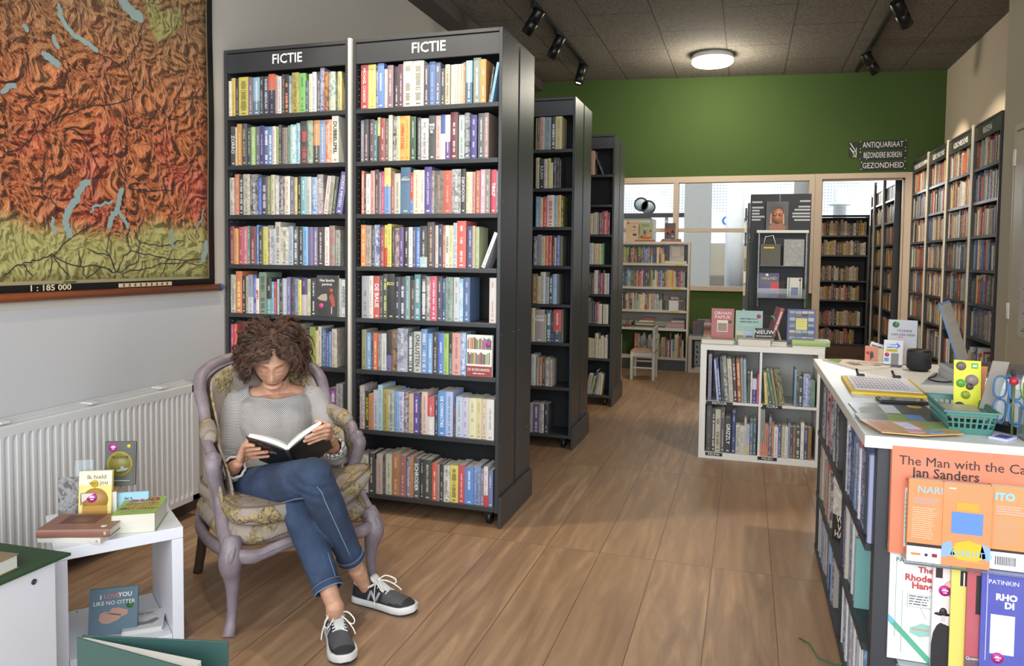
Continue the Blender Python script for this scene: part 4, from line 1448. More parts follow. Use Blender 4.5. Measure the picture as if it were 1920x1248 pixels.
# yellow novel standing with the acrylic stand behind
t = thing('acrylic_book_stand', 'clear acrylic book stand holding the yellow book on the white side table', 'book stand', tw(-.155, .05, .4003))
acr = N('clear_acrylic'); acr.set('eef6fa', .03); acr.b.inputs['Transmission Weight'].default_value = .9; acr.b.inputs['IOR'].default_value = 1.3
cs_, sn_ = math.cos(.2), math.sin(.2)
def ystand(u, v, z):
    q = tw(u, v, z); return q
def panel(P0, ux, uz, w, h, th, mat, name, parent, rounded=False):
    ux = Vector(ux).normalized(); uz = Vector(uz).normalized(); n_ = ux.cross(uz)
    M = Matrix((ux, n_, uz)).transposed().to_4x4(); M.translation = Vector(P0)
    return MB().box(0, w, 0, th, 0, h).build(name, mat, parent, M=M, bevel=.001)
face_dir = math.radians(28)     # books' covers turned towards the room
ux = Vector((math.cos(face_dir), math.sin(face_dir), 0))
bk = Vector((-math.sin(face_dir), math.cos(face_dir), 0))
uz = (Vector((0, 0, 1))*math.cos(.12)+bk*math.sin(.12))
P0 = Vector((-2.22, 1.93, .402))
panel(P0+bk*.0215+ux*.03, ux, uz, .06, .205, .003, acr.m, 'back_plate', t)
panel(P0-bk*.004+ux*.03, ux, bk, .06, .05, .003, acr.m, 'foot_plate', t)
o = stand_book(.016, .168, .105, 'e2d060', '6c5420', P0+ux*.055+Vector((0, 0, .004)), face_dir, 'yellow paperback standing in the acrylic stand on the side table', lay='face', tilt=-.12, kind='titled', hard=False)
M_ = on_cover(o, .016, .105)
cov_rect(o, M_, 0, .12, .105, .168, 'ece8c4', 'cover_sky')
cov_disc(o, M_, .052, .068, .042, 'a8803c', 'cover_figure', .0005)
cov_disc(o, M_, .05, .125, .013, 'd8b430', 'cover_figure', .0006)
cov_rect(o, M_, .012, 0, .092, .05, 'b08434', 'cover_figure', .0006)
cov_text(o, M_, 'Ik hield', .056, .147, .021, '6c5c44'); cov_text(o, M_, 'van jou', .062, .128, .021, '6c5c44')
sticker(o, M_, .042, .078, .017)
o = stand_book(.012, .150, .10, '3c3430', 'c8c8c8', P0+ux*(-.012)+bk*.006, face_dir+.15, 'black and white paperback half behind the yellow book on the side table', lay='face', tilt=-.12, kind='picture', hard=False)
# box of books at the back right with a blue picture book in front and an oval-plate thriller on top
P1 = tw(-.01, .105, .4003)
o = stand_book(.10, .17, .115, '6c1c34', 'b89860', P1+Vector((0, 0, 0)), H52-math.radians(20), 'thick gold and maroon book lying at the back of the side table', lay='flat', hard=False)
M_ = on_cover(o, .10, .115)
cov_rect(o, M_, .002, .002, .113, .168, 'b89860', 'cover_panel'); cov_disc(o, M_, .03, .04, .02, 'b03040', ry=.012)
P2 = tw(.02, .03, .4003)
o = stand_book(.012, .088, .105, '8cc4d8', '4a6070', P2+Vector((.0, -.01, 0)), math.radians(30), 'pale blue picture book leaning at the back of the side table', lay='face', tilt=-.1, kind='titled')
M_ = on_cover(o, .012, .105)
cov_text(o, M_, 'let it', .04, .068, .014, '2c4458'); cov_text(o, M_, 'snow', .04, .054, .014, '2c4458')
for (bx_, by_, br_) in ((.055, .03, .022), (.03, .018, .014), (.08, .02, .012), (.06, .052, .010), (.035, .035, .008), (.085, .045, .007)): cov_disc(o, M_, bx_, by_, br_, 'f4f6f4', 'cover_snow', .0006)
P3 = tw(-.012, .10, .5008)
o = stand_book(.020, .155, .102, '3c4034', 'c8b060', P3, math.radians(22), 'dark green thriller with a round gold plate, standing on a thick book', lay='face', tilt=-.09, kind='titled')
M_ = on_cover(o, .020, .102)
cov_disc(o, M_, .052, .078, .044, '9c9040', 'cover_plate', .0005); cov_disc(o, M_, .052, .078, .037, '7c7434', 'cover_plate', .0008)
cov_text(o, M_, 'VECHTVIS', .052, .100, .013, '24241c', lift=.0011)
cov_blob(o, M_, [(.045, .05), (.075, .055), (.085, .065), (.07, .062), (.058, .072), (.055, .06), (.04, .056)], '8c9ca4', 'cover_fish', .0012)
sticker(o, M_, .028, .136, .015); cov_disc(o, M_, .082, .140, .0065, 'd8c030')
cov_lines(o, M_, .02, .09, (.018,), 'e8e8e0', .0016)
# inside the table
P4 = tw(-.085, -.05, .037)
o = stand_book(.016, .150, .150, '3a6478', 'e8ecec', P4, H52-math.radians(20), 'blue square picture book with an otter drawing, standing inside the side table', lay='face', tilt=-.2, kind='titled')
M_ = on_cover(o, .016, .15)
cov_text(o, M_, 'I', .035, .122, .02, 'e8e8e4', bold=.0005); cov_text(o, M_, 'LOVE', .068, .124, .02, 'c0707c', bold=.0005); cov_text(o, M_, 'YOU', .11, .126, .02, 'e8e8e4', bold=.0005)
cov_text(o, M_, 'LIKE NO OTTER', .077, .102, .018, 'e8e8e4', bold=.0006)
cov_blob(o, M_, [(.03, .05), (.035, .07), (.05, .075), (.062, .072), (.07, .085), (.09, .085), (.12, .075), (.118, .06), (.10, .055), (.09, .045), (.06, .035), (.04, .038)], 'b48c7c', 'cover_otters')
cov_blob(o, M_, [(.05, .07), (.07, .064), (.098, .058), (.1, .062), (.07, .069)], '6c4c40', 'cover_otters', .0010)
cov_disc(o, M_, .126, .092, .012, '3c7038')
P5 = tw(.085, -.06, .0365)
o = stand_book(.016, .145, .125, 'dcdade', '903040', P5, H52-math.radians(14), 'white picture book with a grey animal, lying inside the side table', lay='flat', kind='titled')
M_ = on_cover(o, .016, .125)
cov_text(o, M_, 'Slaap lekker', .062, .118, .011, '504850'); cov_lines(o, M_, .02, .1, (.128, .103), '707078', .0014)
cov_blob(o, M_, [(.02, .05), (.045, .03), (.09, .035), (.11, .06), (.10, .075), (.07, .055), (.05, .055), (.035, .06)], '80807c', 'cover_animal')
cov_disc(o, M_, .028, .075, .014, 'b02a86', ry=.009)

# ---------------------------------------------------------------- near corner: white display box, folder, book, atlas
t = thing('display_box', 'white box in the bottom left corner with a dark cam screw on its side', 'display box', (-2.1, 1.3, 0))
MB().box(-2.33, -1.895, .95, 1.625, 0, .437).build('body', white_cool, t, bevel=.002)
MB().lathe([(.001, 0), (.008, 0), (.008, .002), (.004, .002), (.004, .0005), (.001, .0005)], (-1.894, 1.555, .400), 16, Matrix.Rotation(pi/2, 4, 'Y')).build('cam_screw', plain('3c4048', .35), t)
o = MB().prism([(-2.33, .95), (-1.885, .95), (-1.875, 1.66), (-2.33, 1.64)], 'z', .438, .446).build('cutting_mat', plain('2c4a2c', .6)); tag(o, 'dark green mat covering the white display box', 'mat')
o = stand_book(.040, .25, .20, '587030', 'e8e8e0', (-2.01, 1.40, .4465), math.radians(4), 'picture-covered book on the green mat at the left edge', lay='flat', kind='picture', band='c86434')
o['band'] = srgb('c86434'); o['ink'] = srgb('c86434')
t = thing('atlas', 'big dark green atlas standing half open at the bottom edge', 'book', (-1.29, 1.31, 0))
cl_ = plain('30504c', .4)
for s, ang in ((0, math.radians(-4)), (1, math.radians(14))):
    ux = Vector((math.cos(ang), math.sin(ang), 0)); P0 = Vector((-1.435, 1.285+.012*s, 0))
    panel(P0, ux, (0, 0, 1), .345, .452, .004, cl_, 'cover_board', t)
mb = MB(); mb.prism([(-1.43, 1.2905), (-1.098, 1.2665), (-1.108, 1.300), (-1.43, 1.2965)], 'z', .004, .447); mb.build('page_block', paper, t)
cov = MB().box(0, .12, -.0006, 0, .37, .40).build('cover_highlight_label', plain('5c8078', .4), t, M=Matrix.Translation((-1.35, 1.2795, .03)) @ Matrix.Rotation(math.radians(-4), 4, 'Z'))
bpy.data.objects.remove(cov)

# ---------------------------------------------------------------- bookcases on the right wall and in the next room
def case_x(xf, y0, y1, label, header=None, depth=.262, top=2.42, zs=ZS, pole=True):
    """dark bookcase opening towards -x"""
    t = thing('bookcase', label, 'bookcase', (xf+depth/2, (y0+y1)/2, 0))
    th = .017
    for y in (y0, y1-th): MB().box(xf, xf+depth, y, y+th, 0, top).build('side_panel', black_mdf, t, bevel=.001, seg=1)
    MB().box(xf, xf+depth, y0+th, y1-th, top-.018, top).build('top_board', black_mdf, t)
    hb_ = MB().box(xf+.004, xf+.02, y0+th, y1-th, top-.13, top-.02).build('header_board', plain('3a3b34', .4), t)
    MB().box(xf+depth-.006, xf+depth, y0+th, y1-th, .02, top-.02).build('back_panel', black_back, t)
    for z in zs: MB().box(xf+.002, xf+depth-.008, y0+th+.001, y1-th-.001, z-T_SH, z).build('shelf', plain('3e4042', .4), t)
    if header:
        textmesh(header, .068, frame((xf+.003, (y0+y1)/2, top-.075), (0, -1, 0), (0, 0, 1)), white_ink, 'lettering', hb_, bold=.0015, sx=min(1, (y1-y0-.12)/(.068*.62*len(header))))
    return t
XC = 1.712
ys = [6.165, 6.86, 7.655, 8.405, 9.165]
names = [('REIZEN', 'nearest black bookcase on the right wall, headed REIZEN'), ('GESCHIEDENIS', 'second black bookcase on the right wall, headed GESCHIEDENIS'),
         ('GESCHIEDENIS', 'third black bookcase on the right wall, headed GESCHIEDENIS, narrower looking'), ('WERELDBESCHOUWING', 'farthest black bookcase on the right wall, beside the door opening')]
for (h_, lb), y0, y1 in zip(names, ys, ys[1:]):
    case_x(XC, y0+.012, y1-.012, lb, h_)
for k, y in enumerate(ys[1:4]):
    o = MB().box(XC-.012, XC+.03, y-.010, y+.010, 0, 2.43).build('cable_pole', plain('cfc4ac', .4)); tag(o, 'cream upright strip between bookcases on the right wall, %s from the door' % ('third', 'second', 'nearest')[k], 'strip')
ysb = [9.60, 10.30, 11.0]
for k, (y0, y1) in enumerate(zip(ysb, ysb[1:])):
    case_x(1.62, y0+.01, y1-.01, 'black bookcase in the next room, right wall, %s' % ('seen edge-on just past the door frame', 'between the edge-on one and the corner')[k], None, top=2.36)
case_x(1.62, 11.01, 11.36, 'narrow black bookcase in the far corner of the next room', None, top=2.34)
for k, y in enumerate(ysb[1:]):
    o = MB().box(1.60, 1.65, y-.010, y+.010, 0, 2.38).build('cable_pole', plain('cfc4ac', .4)); tag(o, 'cream upright strip in the next room, %s' % ('nearer one', 'farther one')[k], 'strip')
ZB = [1.69, 1.414, 1.054, .78, .42, .16]
t = thing('bookcase', 'black bookcase across the end of the next room below the bright window', 'bookcase', (1.2, 11.55, 0))
MB().box(.80, .817, 11.39, 11.65, 0, 1.975).box(1.60, 1.617, 11.39, 11.65, 0, 1.975).build('side_panel', black_mdf, t)
MB().box(.817, 1.60, 11.39, 11.65, 1.955, 1.975).build('top_board', black_mdf, t)
MB().box(.817, 1.60, 11.64, 11.65, 0, 1.95).build('back_panel', black_back, t)
MB().box(.817, 1.60, 11.40, 11.42, 0, .13).build('plinth_board', plain('6e5038', .5), t)
for z in ZB: MB().box(.818, 1.599, 11.395, 11.64, z-.022, z).build('shelf', black_mdf, t)

def stuff_material():
    a = N('book_rows_cover')
    at = a.n('Attribute', attribute_type='GEOMETRY', attribute_name='paint')
    uv = a.n('UVMap').outputs[0]
    s = a.n('SeparateXYZ'); a.l(uv, s.inputs[0]); u, v = s.outputs[0], s.outputs[1]
    wn = a.n('TexWhiteNoise', noise_dimensions='2D'); cb = a.n('CombineXYZ')
    vv = a.math('MULTIPLY', v, 30); a.l(a.math('FLOOR', vv), cb.inputs[0]); a.l(a.math('FLOOR', u), cb.inputs[1]); a.l(cb.outputs[0], wn.inputs['Vector'])
    fu = a.math('FRACT', u)
    mk = a.math('MULTIPLY', a.math('LESS_THAN', a.math('ABSOLUTE', a.math('SUBTRACT', fu, .5)), .17), a.math('GREATER_THAN', wn.outputs['Value'], .35))
    mk = a.math('MULTIPLY', mk, a.math('MULTIPLY', a.math('GREATER_THAN', v, .15), a.math('LESS_THAN', v, .85)))
    lum = a.n('RGBToBW'); a.l(at.outputs['Color'], lum.inputs[0])
    ink = a.ramp(lum.outputs[0], [(.2, 'e4dcc8'), (.3, '3a3430')])
    c = a.mix(a.math('MULTIPLY', mk, .65), at.outputs['Color'], ink)
    a.set(c, .5); return a.m
class Rows:
    """uncountably many far spines gathered into one mesh, every book still a box with boards and a page block"""
    def __init__(s, pal, seed):
        s.bm = bmesh.new(); s.L = s.bm.loops.layers.uv.verify(); s.C = s.bm.loops.layers.float_color.new('paint'); s.pal = [srgb(c) for c in pal]; s.r = random.Random(seed); s.k = 0
    def book(s, M, w, h, d, col=None):
        r = s.r; col = col or s.pal[r.randrange(len(s.pal))]
        f_ = r.uniform(.85, 1.12); col = tuple(min(1, c*f_) for c in col); s.k += 1
        def box(x0, x1, y0, y1, z0, z1, c, sp):
            v = [s.bm.verts.new(M @ Vector(p)) for p in ((x0,y0,z0),(x1,y0,z0),(x1,y1,z0),(x0,y1,z0),(x0,y0,z1),(x1,y0,z1),(x1,y1,z1),(x0,y1,z1))]
            for i, f in enumerate(((0,3,2,1),(4,5,6,7),(0,1,5,4),(1,2,6,5),(2,3,7,6),(3,0,4,7))):
                q = s.bm.faces.new([v[j] for j in f])
                for l, (uu, vw) in zip(q.loops, ((0, 0), (1, 0), (1, 1), (0, 1))):
                    l[s.L].uv = ((s.k+.02+.96*uu), vw) if (sp and i == 2) else (s.k+.01, .01)
                    l[s.C] = (*c, 1)
        b = .0015
        box(-w/2, w/2, 0, .002, 0, h, col, True); box(-w/2, -w/2+b, .002, d, 0, h, col, False); box(w/2-b, w/2, .002, d, 0, h, col, False)
        box(-w/2+b, w/2-b, .003, d-.003, .002, h-.003, (.66, .63, .54), False)
    def row(s, origin, right, back, width, hmin, hmax, dmax, fill=.96, wmin=.012, wmax=.034, lean_p=.05, hcap=9):
        r = s.r; x = 0
        right = Vector(right); back = Vector(back)
        while x < width*fill:
            w = r.uniform(wmin, wmax)
            if x+w > width-.004: break
            h = min(r.uniform(hmin, hmax)+(r.uniform(.01, .03) if r.random() < .15 else 0), hcap); d = min(dmax, h*.66)
            M = Matrix((right, back, Vector((0, 0, 1)))).transposed().to_4x4()
            M.translation = Vector(origin)+right*(x+w/2)+back*r.uniform(0, .014)
            s.book(M, w-.0008, h, d); x += w
            if r.random() < .02: x += r.uniform(.02, .05)
    def build(s, name, label, cat='books'):
        me = bpy.data.meshes.new(name); s.bm.to_mesh(me); s.bm.free(); me.materials.append(stuff_material())
        o = bpy.data.objects.new(name, me); COL.objects.link(o)
        tag(o, label, cat, kind='stuff'); return o
PAL_HIST = 'b8a488 c8b8a0 d8d0c0 9c8c78 7c2c28 a83c30 c05c38 3c5880 4c6c98 7890a8 2c3038 404840 5c6450 8c6c4c d4b878 b0a890 e0dcd0 6c4438 8c3438 a09884 cc9c70 50586c c8c4bc'.split()
PAL_OLD = 'd8c4a0 c8a880 e0d4b8 d4b040 e0c060 a83430 c05038 d8b8a0 8c5c40 303028 504838 d89850 c8b088 b09070 e8dcc8 6c6048 b8884c 40506c'.split()
R_ = Rows(PAL_HIST, 11)
for y0, y1 in zip(ys, ys[1:]):
    for k, z in enumerate(ZS):
        R_.row((XC+.014, y1-.034, z+.0008), (0, -1, 0), (1, 0, 0), y1-y0-.068, .17, .222 if k == 0 else .235, .2, fill=R_.r.choice((.97, .97, .95, .9)), hcap=.222 if k == 0 else .238)
R_.pal = [srgb(c) for c in PAL_OLD]
for y0, y1 in zip(ysb, ysb[1:]):
    for k, z in enumerate(ZS): R_.row((1.634, y1-.03, z+.0008), (0, -1, 0), (1, 0, 0), y1-y0-.06, .15, .21, .2, hcap=.16 if k == 0 else .235)
for k, z in enumerate(ZS): R_.row((1.634, 11.33, z+.0008), (0, -1, 0), (1, 0, 0), .29, .15, .2, .2, hcap=.15 if k == 0 else .235)
for k, z in enumerate(ZB): R_.row((.822, 11.40, z+.0008), (1, 0, 0), (0, 1, 0), .775, .165, .215, .2, fill=(.97, .97, .85, .88, .9, .8)[k], wmin=.016, wmax=.036, hcap=.225)
R_.build('rows_of_books', 'rows of books filling the black bookcases on the right wall and beyond the door')
# a few larger volumes on the lowest visible shelves of the right wall, single things
big = [(6.32, .86-.118, .30, '4888b0'), ]
o = stand_book(.03, .225, .19, '6c94b8', 'e0e8e0', (XC+.013, 6.42, .7435), -pi/2, 'blue travel book with a landscape cover facing out in the REIZEN bookcase', lay='face', kind='picture', name='travel_book', band='7c9c3c') if False else None

# ---------------------------------------------------------------- white cube shelf with nature books
CB = thing('cube_shelf', 'low white cube shelf unit with four compartments of nature books', 'shelf', (.105, 5.28, 0))
y0, y1 = 5.09, 5.48
x0, x1 = -.279, .490
MB().box(x0, x1, y0, y1, .728, .768).build('top_board', white_lam, CB, bevel=.0015)
MB().box(x0, x1, y0, y1, .0, .044).build('bottom_board', white_lam, CB, bevel=.0015)
MB().box(x0, x0+.04, y0, y1, .044, .728).build('side_panel', white_lam, CB, bevel=.0015)
MB().box(x1-.04, x1, y0, y1, .044, .728).build('side_panel', white_lam, CB, bevel=.0015)
MB().box(.0975, .1125, y0+.004, y1-.003, .044, .728).build('divider', white_lam, CB)
MB().box(x0+.04, .0975, y0+.004, y1-.003, .370, .387).build('middle_shelf', white_lam, CB)
MB().box(.1125, x1-.04, y0+.004, y1-.003, .370, .387).build('middle_shelf', white_lam, CB)
MB().box(x0+.001, x1-.001, y1-.004, y1+.002, .01, .76).build('back_panel', plain('cfcfca', .5), CB)
for (xx, zz, tx, w_) in ((-.235, .364, 'GEZONDHEID', .17), (.122, .364, 'FLORA', .12), (-.233, .020, 'FAUNA', .11), (.10, .020, 'MILIEU', .12)):
    MB().box(xx, xx+w_, y0-.0015, y0+.001, zz, zz+.022).build('label_strip', plain('1c1c1c', .5), CB)
    textmesh('NATUUR' if tx == 'GEZONDHEID' else tx, .021, frame((xx+w_/2, y0-.0018, zz+.011), (1, 0, 0), (0, 0, 1)), white_ink, 'lettering', CB, sx=1.1)

def face_book(x, y, z, w, h, d, col, label, tilt=-.16, rz=0, kind='titled', ink='e8e8e0', name='book', hard=True, band=None):
    return stand_book(w, h, d, col, ink, (x, y, z), rz, label, lay='face', tilt=tilt, kind=kind, name=name, hard=hard, band=band)
ZT = .7685
# stacks along the front edge
def flat_book(x, y, z, w, h, d, col, label, rz=0, kind='plain', ink='605848', band=None, hard=None, name='book'):
    return stand_book(w, h, d, col, ink, (x, y, z), rz, label, lay='flat', kind=kind, name=name, band=band, hard=hard)
o = flat_book(-.170, 5.155, ZT, .034, .14, .21, '6c7050', 'thick book with rose coloured cover lying at the left end of the cube shelf top', rz=0, kind='titled', hard=True)
M_ = on_cover(o, .034, .21); cov_rect(o, M_, .03, .004, .205, .136, 'bc948c', 'cover_picture')
o = flat_book(.062, 5.155, ZT, .040, .14, .205, 'c8c4b8', 'thick pale book lying at the middle of the cube shelf front', rz=0, hard=False)
o = flat_book(.405, 5.165, ZT+.013, .036, .225, .14, '98b858', 'thick lime green book lying at the right end of the cube shelf top', kind='titled', hard=True, rz=pi/2)
M_ = on_cover(o, .036, .14); cov_rect(o, M_, .01, .01, .13, .215, '98a0a0', 'cover_picture')
q = MB().box(.46, .495, -.0006, 0, .010, .024).build('spine_label', white_ink, None); q.parent = o; bpy.data.objects.remove(q)
flat_book(.395, 5.165, ZT, .012, .14, .20, 'c8d0d8', 'thin grey paperback under the lime green book on the cube shelf', kind='plain', hard=False)
o = face_book(-.222, 5.29, ZT, .03, .225, .148, 'a83c44', 'dark red hardback with an engraved picture, facing out on the cube shelf', tilt=-.10)
M_ = on_cover(o, .03, .148)
cov_text(o, M_, 'ORHAN', .074, .192, .032, 'ecdcd0', bold=.0005); cov_text(o, M_, 'PAMUK', .074, .165, .032, 'ecdcd0', bold=.0005)
cov_rect(o, M_, .038, .065, .108, .145, 'd8ccb8', 'cover_engraving')
o2 = cov_rect(o, M_, .043, .07, .103, .125, '8c7c6c', 'cover_engraving', .0007)
cov_disc(o, M_, .124, .135, .011, '3c7048'); cov_lines(o, M_, .028, .12, (.047, .03), 'c09080', .0025)
o = face_book(-.062, 5.30, ZT, .03, .215, .175, '80aaa2', 'sea green hardback with small photographs, facing out on the cube shelf', tilt=-.12)
M_ = on_cover(o, .03, .175)
cov_rect(o, M_, .0, 0, .006, .215, '94bc78', 'cover_edge')
for k_ in range(3): cov_rect(o, M_, .004+k_*.058, .018, .058+k_*.058, .075, ('b8b8a0', 'a0b4c8', 'b0b8bc')[k_], 'cover_photo')
for k_ in range(3): cov_rect(o, M_, .008+k_*.058, .022, .054+k_*.058, .046, ('807c60', '4c6470', '5c6c58')[k_], 'cover_photo', .0008)
cov_rect(o, M_, .05, .0, .115, .018, 'dcdcd8', 'cover_photo')
cov_lines(o, M_, .03, .15, (.135, .155), '2c5048', .007, rag=.1); cov_lines(o, M_, .045, .13, (.115,), 'd0e0dc', .002)
cov_disc(o, M_, .150, .178, .014, 'b0385c')
flat_book(.02, 5.40, ZT, .02, .14, .20, 'd8c8a0', 'cream book lying behind the sea green hardback on the cube shelf', kind='plain') if False else None
t = thing('nieuw_sign', 'small black sign reading NIEUW standing on the cube shelf', 'sign', (.14, 5.2, ZT))
MB().mbox(frame((.128, 5.215, .806), (1, 0, 0), (0, .97, .25)) @ Matrix.Rotation(0, 4, 'X'), .001, .001, .001).build('tmp', black_ink, t)
bpy.data.objects.remove(bpy.data.objects['tmp'])
MB().box(.063, .183, 5.196, 5.200, .808, .876).build('face_plate', plain('2c2a28', .5), t)
MB().box(.066, .180, 5.200, 5.245, .7695, .808).box(.063, .183, 5.196, 5.200, .7695, .808).build('foot_block', plain('a8a89c', .5), t)
textmesh('NIEUW', .036, frame((.123, 5.1955, .851), (1, 0, 0), (0, 0, 1)), white_ink, 'lettering', t, bold=.001, sx=1.1)
textmesh('BINNENGEKOMEN', .012, frame((.123, 5.1955, .824), (1, 0, 0), (0, 0, 1)), white_ink, 'lettering', t, bold=.0003)
# leaning pair in the middle
o = make_book(.024, .25, .17, srgb('a03040'), srgb('e8d8d0'), 'bold', None, True); o.name = 'book'
tag(o, 'dark red hardback leaning right between the facing books on the cube shelf', 'book')
o.location = (.165, 5.24, ZT+.003); o.rotation_euler = (0, .30, .15)
o = make_book(.012, .18, .15, srgb('a8a494'), srgb('3c7060'), 'band', srgb('3c8074'), False); o.name = 'book'
tag(o, 'thin grey and teal book leaning left behind the red one on the cube shelf', 'book')
o.location = (.235, 5.30, ZT+.004); o.rotation_euler = (0, -.28, .1)
flat_book(.215, 5.215, ZT, .014, .13, .10, '7c786c', 'small grey book lying right of the NIEUW sign on the cube shelf', kind='plain', hard=False)
flat_book(.217, 5.215, ZT+.0145, .012, .12, .10, '989484', 'small pale grey book on top of the grey one right of the NIEUW sign', kind='plain', hard=False)
o = face_book(.270, 5.30, ZT, .022, .235, .178, '3c3c88', 'indigo hardback with twelve photographs and a yellow panel, on the cube shelf', tilt=-.14)
M_ = on_cover(o, .022, .178)
rr = random.Random(3)
for i_ in range(4):
    for j_ in range(5):
        if 1 <= i_ <= 2 and 1 < j_ < 4: continue
        cov_rect(o, M_, .014+i_*.039, .014+j_*.043, .049+i_*.039, .051+j_*.043, rr.choice(['a8b8d0', '8ca0b8', 'b8b4b0', '98a8c4', '7c8ca0']), 'cover_photo')
        cov_rect(o, M_, .014+i_*.039, .014+j_*.043, .049+i_*.039, .026+j_*.043+rr.uniform(0, .01), rr.choice(['4c5860', '5c6c50', '3c4450', '70685c']), 'cover_photo', .0008)
cov_rect(o, M_, .055, .098, .124, .175, 'd4cc6c', 'cover_panel'); cov_lines(o, M_, .062, .118, (.12, .135, .15, .163), '6c6428', .002)

# ---------------------------------------------------------------- black display tower behind the cube shelf
t = thing('display_tower', 'tall black display tower with clear holders behind the white cube shelf', 'display stand', (.25, 6.7, 0))
ya = 6.5
MB().box(.018, .487, ya, ya+.38, 0, 1.872).build('body', plain('222428', .6), t, bevel=.004)
MB().box(.072, .472, ya-.035, ya, 1.553, 1.575).build('ledge', plain('c4c4c0', .4), t)
MB().box(.240, .252, ya-.004, ya, 1.80, 1.872).build('joint_strip', plain('5a5c60', .5), t)
for xx in (.085, .45): MB().box(xx, xx+.012, ya-.07, ya-.002, .95, 1.553).build('acrylic_upright', acr.m, t)
for zz in (1.02, 1.28): MB().box(.085, .462, ya-.09, ya-.002, zz, zz+.004).build('acrylic_shelf', acr.m, t)
MB().box(.090, .455, ya-.092, ya-.088, 1.02, 1.10).build('acrylic_lip', acr.m, t)
mb = MB(); rr = random.Random(4)
for x_, z_, w_ in ((.03, 1.80, .08), (.03, 1.755, .09), (.03, 1.73, .06), (.03, 1.705, .06), (.03, 1.68, .10), (.03, 1.655, .07), (.40, 1.805, .08), (.39, 1.76, .09), (.36, 1.735, .12), (.345, 1.705, .135), (.345, 1.68, .135), (.36, 1.652, .12)):
    mb.box(x_, x_+w_, ya-.0012, ya, z_, z_+.014)
mb.build('label_strips', plain('a4a8ac', .5), t)
# poster book: brown portrait of a person with glasses holding their temples (generic drawing)
o = face_book(.142, ya-.022, 1.5755, .010, .235, .172, '26201c', 'book with a brown face on black standing on the ledge of the display tower', tilt=-.05, hard=False)
M_ = on_cover(o, .010, .172)
sk = 'a8745a'
cov_blob(o, M_, [(.03, 0), (.145, 0), (.155, .03), (.13, .05), (.115, .06), (.06, .06), (.045, .05), (.02, .03)], '8c5a44', 'cover_face', .0005)
cov_disc(o, M_, .088, .115, .046, sk, 'cover_face', .0008, ry=.066)
cov_blob(o, M_, [(.045, .13), (.05, .185), (.09, .205), (.13, .185), (.135, .13), (.125, .165), (.09, .178), (.055, .16)], '4c3024', 'cover_hair', .001)
for xx in (.068, .108): cov_disc(o, M_, xx, .128, .015, '5c3c2c', 'cover_glasses', .0012); cov_disc(o, M_, xx, .128, .012, '9c6c54', 'cover_glasses', .0015)
cov_rect(o, M_, .075, .078, .10, .083, '7c3c34', 'cover_mouth', .0013)
for s_, x_ in ((1, .03), (-1, .142)):
    for k_ in range(3): cov_blob(o, M_, [(x_+s_*.000, .05+k_*.006), (x_+s_*.004, .11+k_*.012), (x_+s_*.012, .112+k_*.012), (x_+s_*.014, .05)], ('b07c60', 'a4704f', 'bc8a6c')[k_], 'cover_hand', .0014+k_*.0003)
o = MB().box(.105, .26, ya-.07, ya-.055, 1.285, 1.46).build('tote_bag', plain('5c5a54', .8)); tag(o, 'small grey printed bag hanging in the upper clear holder', 'bag')
MB().tube([(.13, ya-.064, 1.46), (.14, ya-.064, 1.52), (.20, ya-.064, 1.53), (.22, ya-.064, 1.46)], .004, 6).build('handle', plain('dcdcdc', .5), o)
MB().box(.13, .21, ya-.0715, ya-.070, 1.425, 1.437).build('yellow_print', plain('c8b820', .5), o)
o = face_book(.285, ya-.055, 1.2845, .008, .215, .155, '8c8c88', 'grey drawing book in the upper clear holder of the display tower', tilt=-.02, kind='picture', ink='484848', hard=False)
o = face_book(.10, ya-.045, 1.0245, .010, .20, .155, '2c2c64', 'dark blue book with yellow title letters in the lower clear holder', tilt=-.03, hard=False)
M_ = on_cover(o, .010, .155); cov_text(o, M_, 'HALND', .078, .155, .03, 'c8c030', bold=.001, sx=1.15); cov_disc(o, M_, .06, .182, .013, 'c8ccd0'); cov_rect(o, M_, .09, .06, .155, .125, 'b83430', 'cover_panel'); cov_disc(o, M_, .14, .185, .008, 'b02a86')
o = face_book(.11, ya-.075, .98-.0, .008, .155, .10, '34506c', 'slate blue book in front of the dark blue one in the lower clear holder', tilt=-.03, hard=False) if False else None
o = face_book(.318, ya-.045, 1.0245, .010, .165, .115, 'b8bcb0', 'pale book with a dark zigzag border in the lower clear holder', tilt=-.03, hard=False)
M_ = on_cover(o, .010, .115)
mb = MB()
for k_ in range(8): mb.prism([(.012, .02+k_*.018), (.022, .029+k_*.018), (.012, .036+k_*.018)], 'z', 0, .0006); mb.prism([(.103, .02+k_*.018), (.093, .029+k_*.018), (.103, .036+k_*.018)], 'z', 0, .0006)
q = mb.build('cover_zigzag', black_ink, None, M=M_); q.parent = o
cov_rect(o, M_, .03, .02, .085, .085, '4c5c94', 'cover_panel'); cov_disc(o, M_, .098, .145, .009, 'b03050')
# paper pocket rack on the left side of the tower
RK = thing('magazine_rack', 'narrow rack of comics and cards fixed to the left side of the black tower', 'rack', (-.01, 6.6, .9))
MB().box(-.004, .016, 6.5, 6.85, .80, 1.80).build('back_plate', plain('2c2c2e', .5), RK)
rr = random.Random(9)
for k_ in range(9):
    z_ = .82+k_*.105
    o = MB().box(-.024, -.006, 6.50+rr.uniform(0, .01), 6.80, z_, z_+.10).build('comic', plain(rr.choice(['b8a890', '8c7c3c', '3c3c3c', 'c8603c', '5c8c50', 'a0a8a0', '484038', 'd0c8b0']), .5))
    tag(o, 'comic in the narrow rack left of the black tower, %s from the bottom' % ORD[k_], 'comic', 'comics in the narrow side rack')

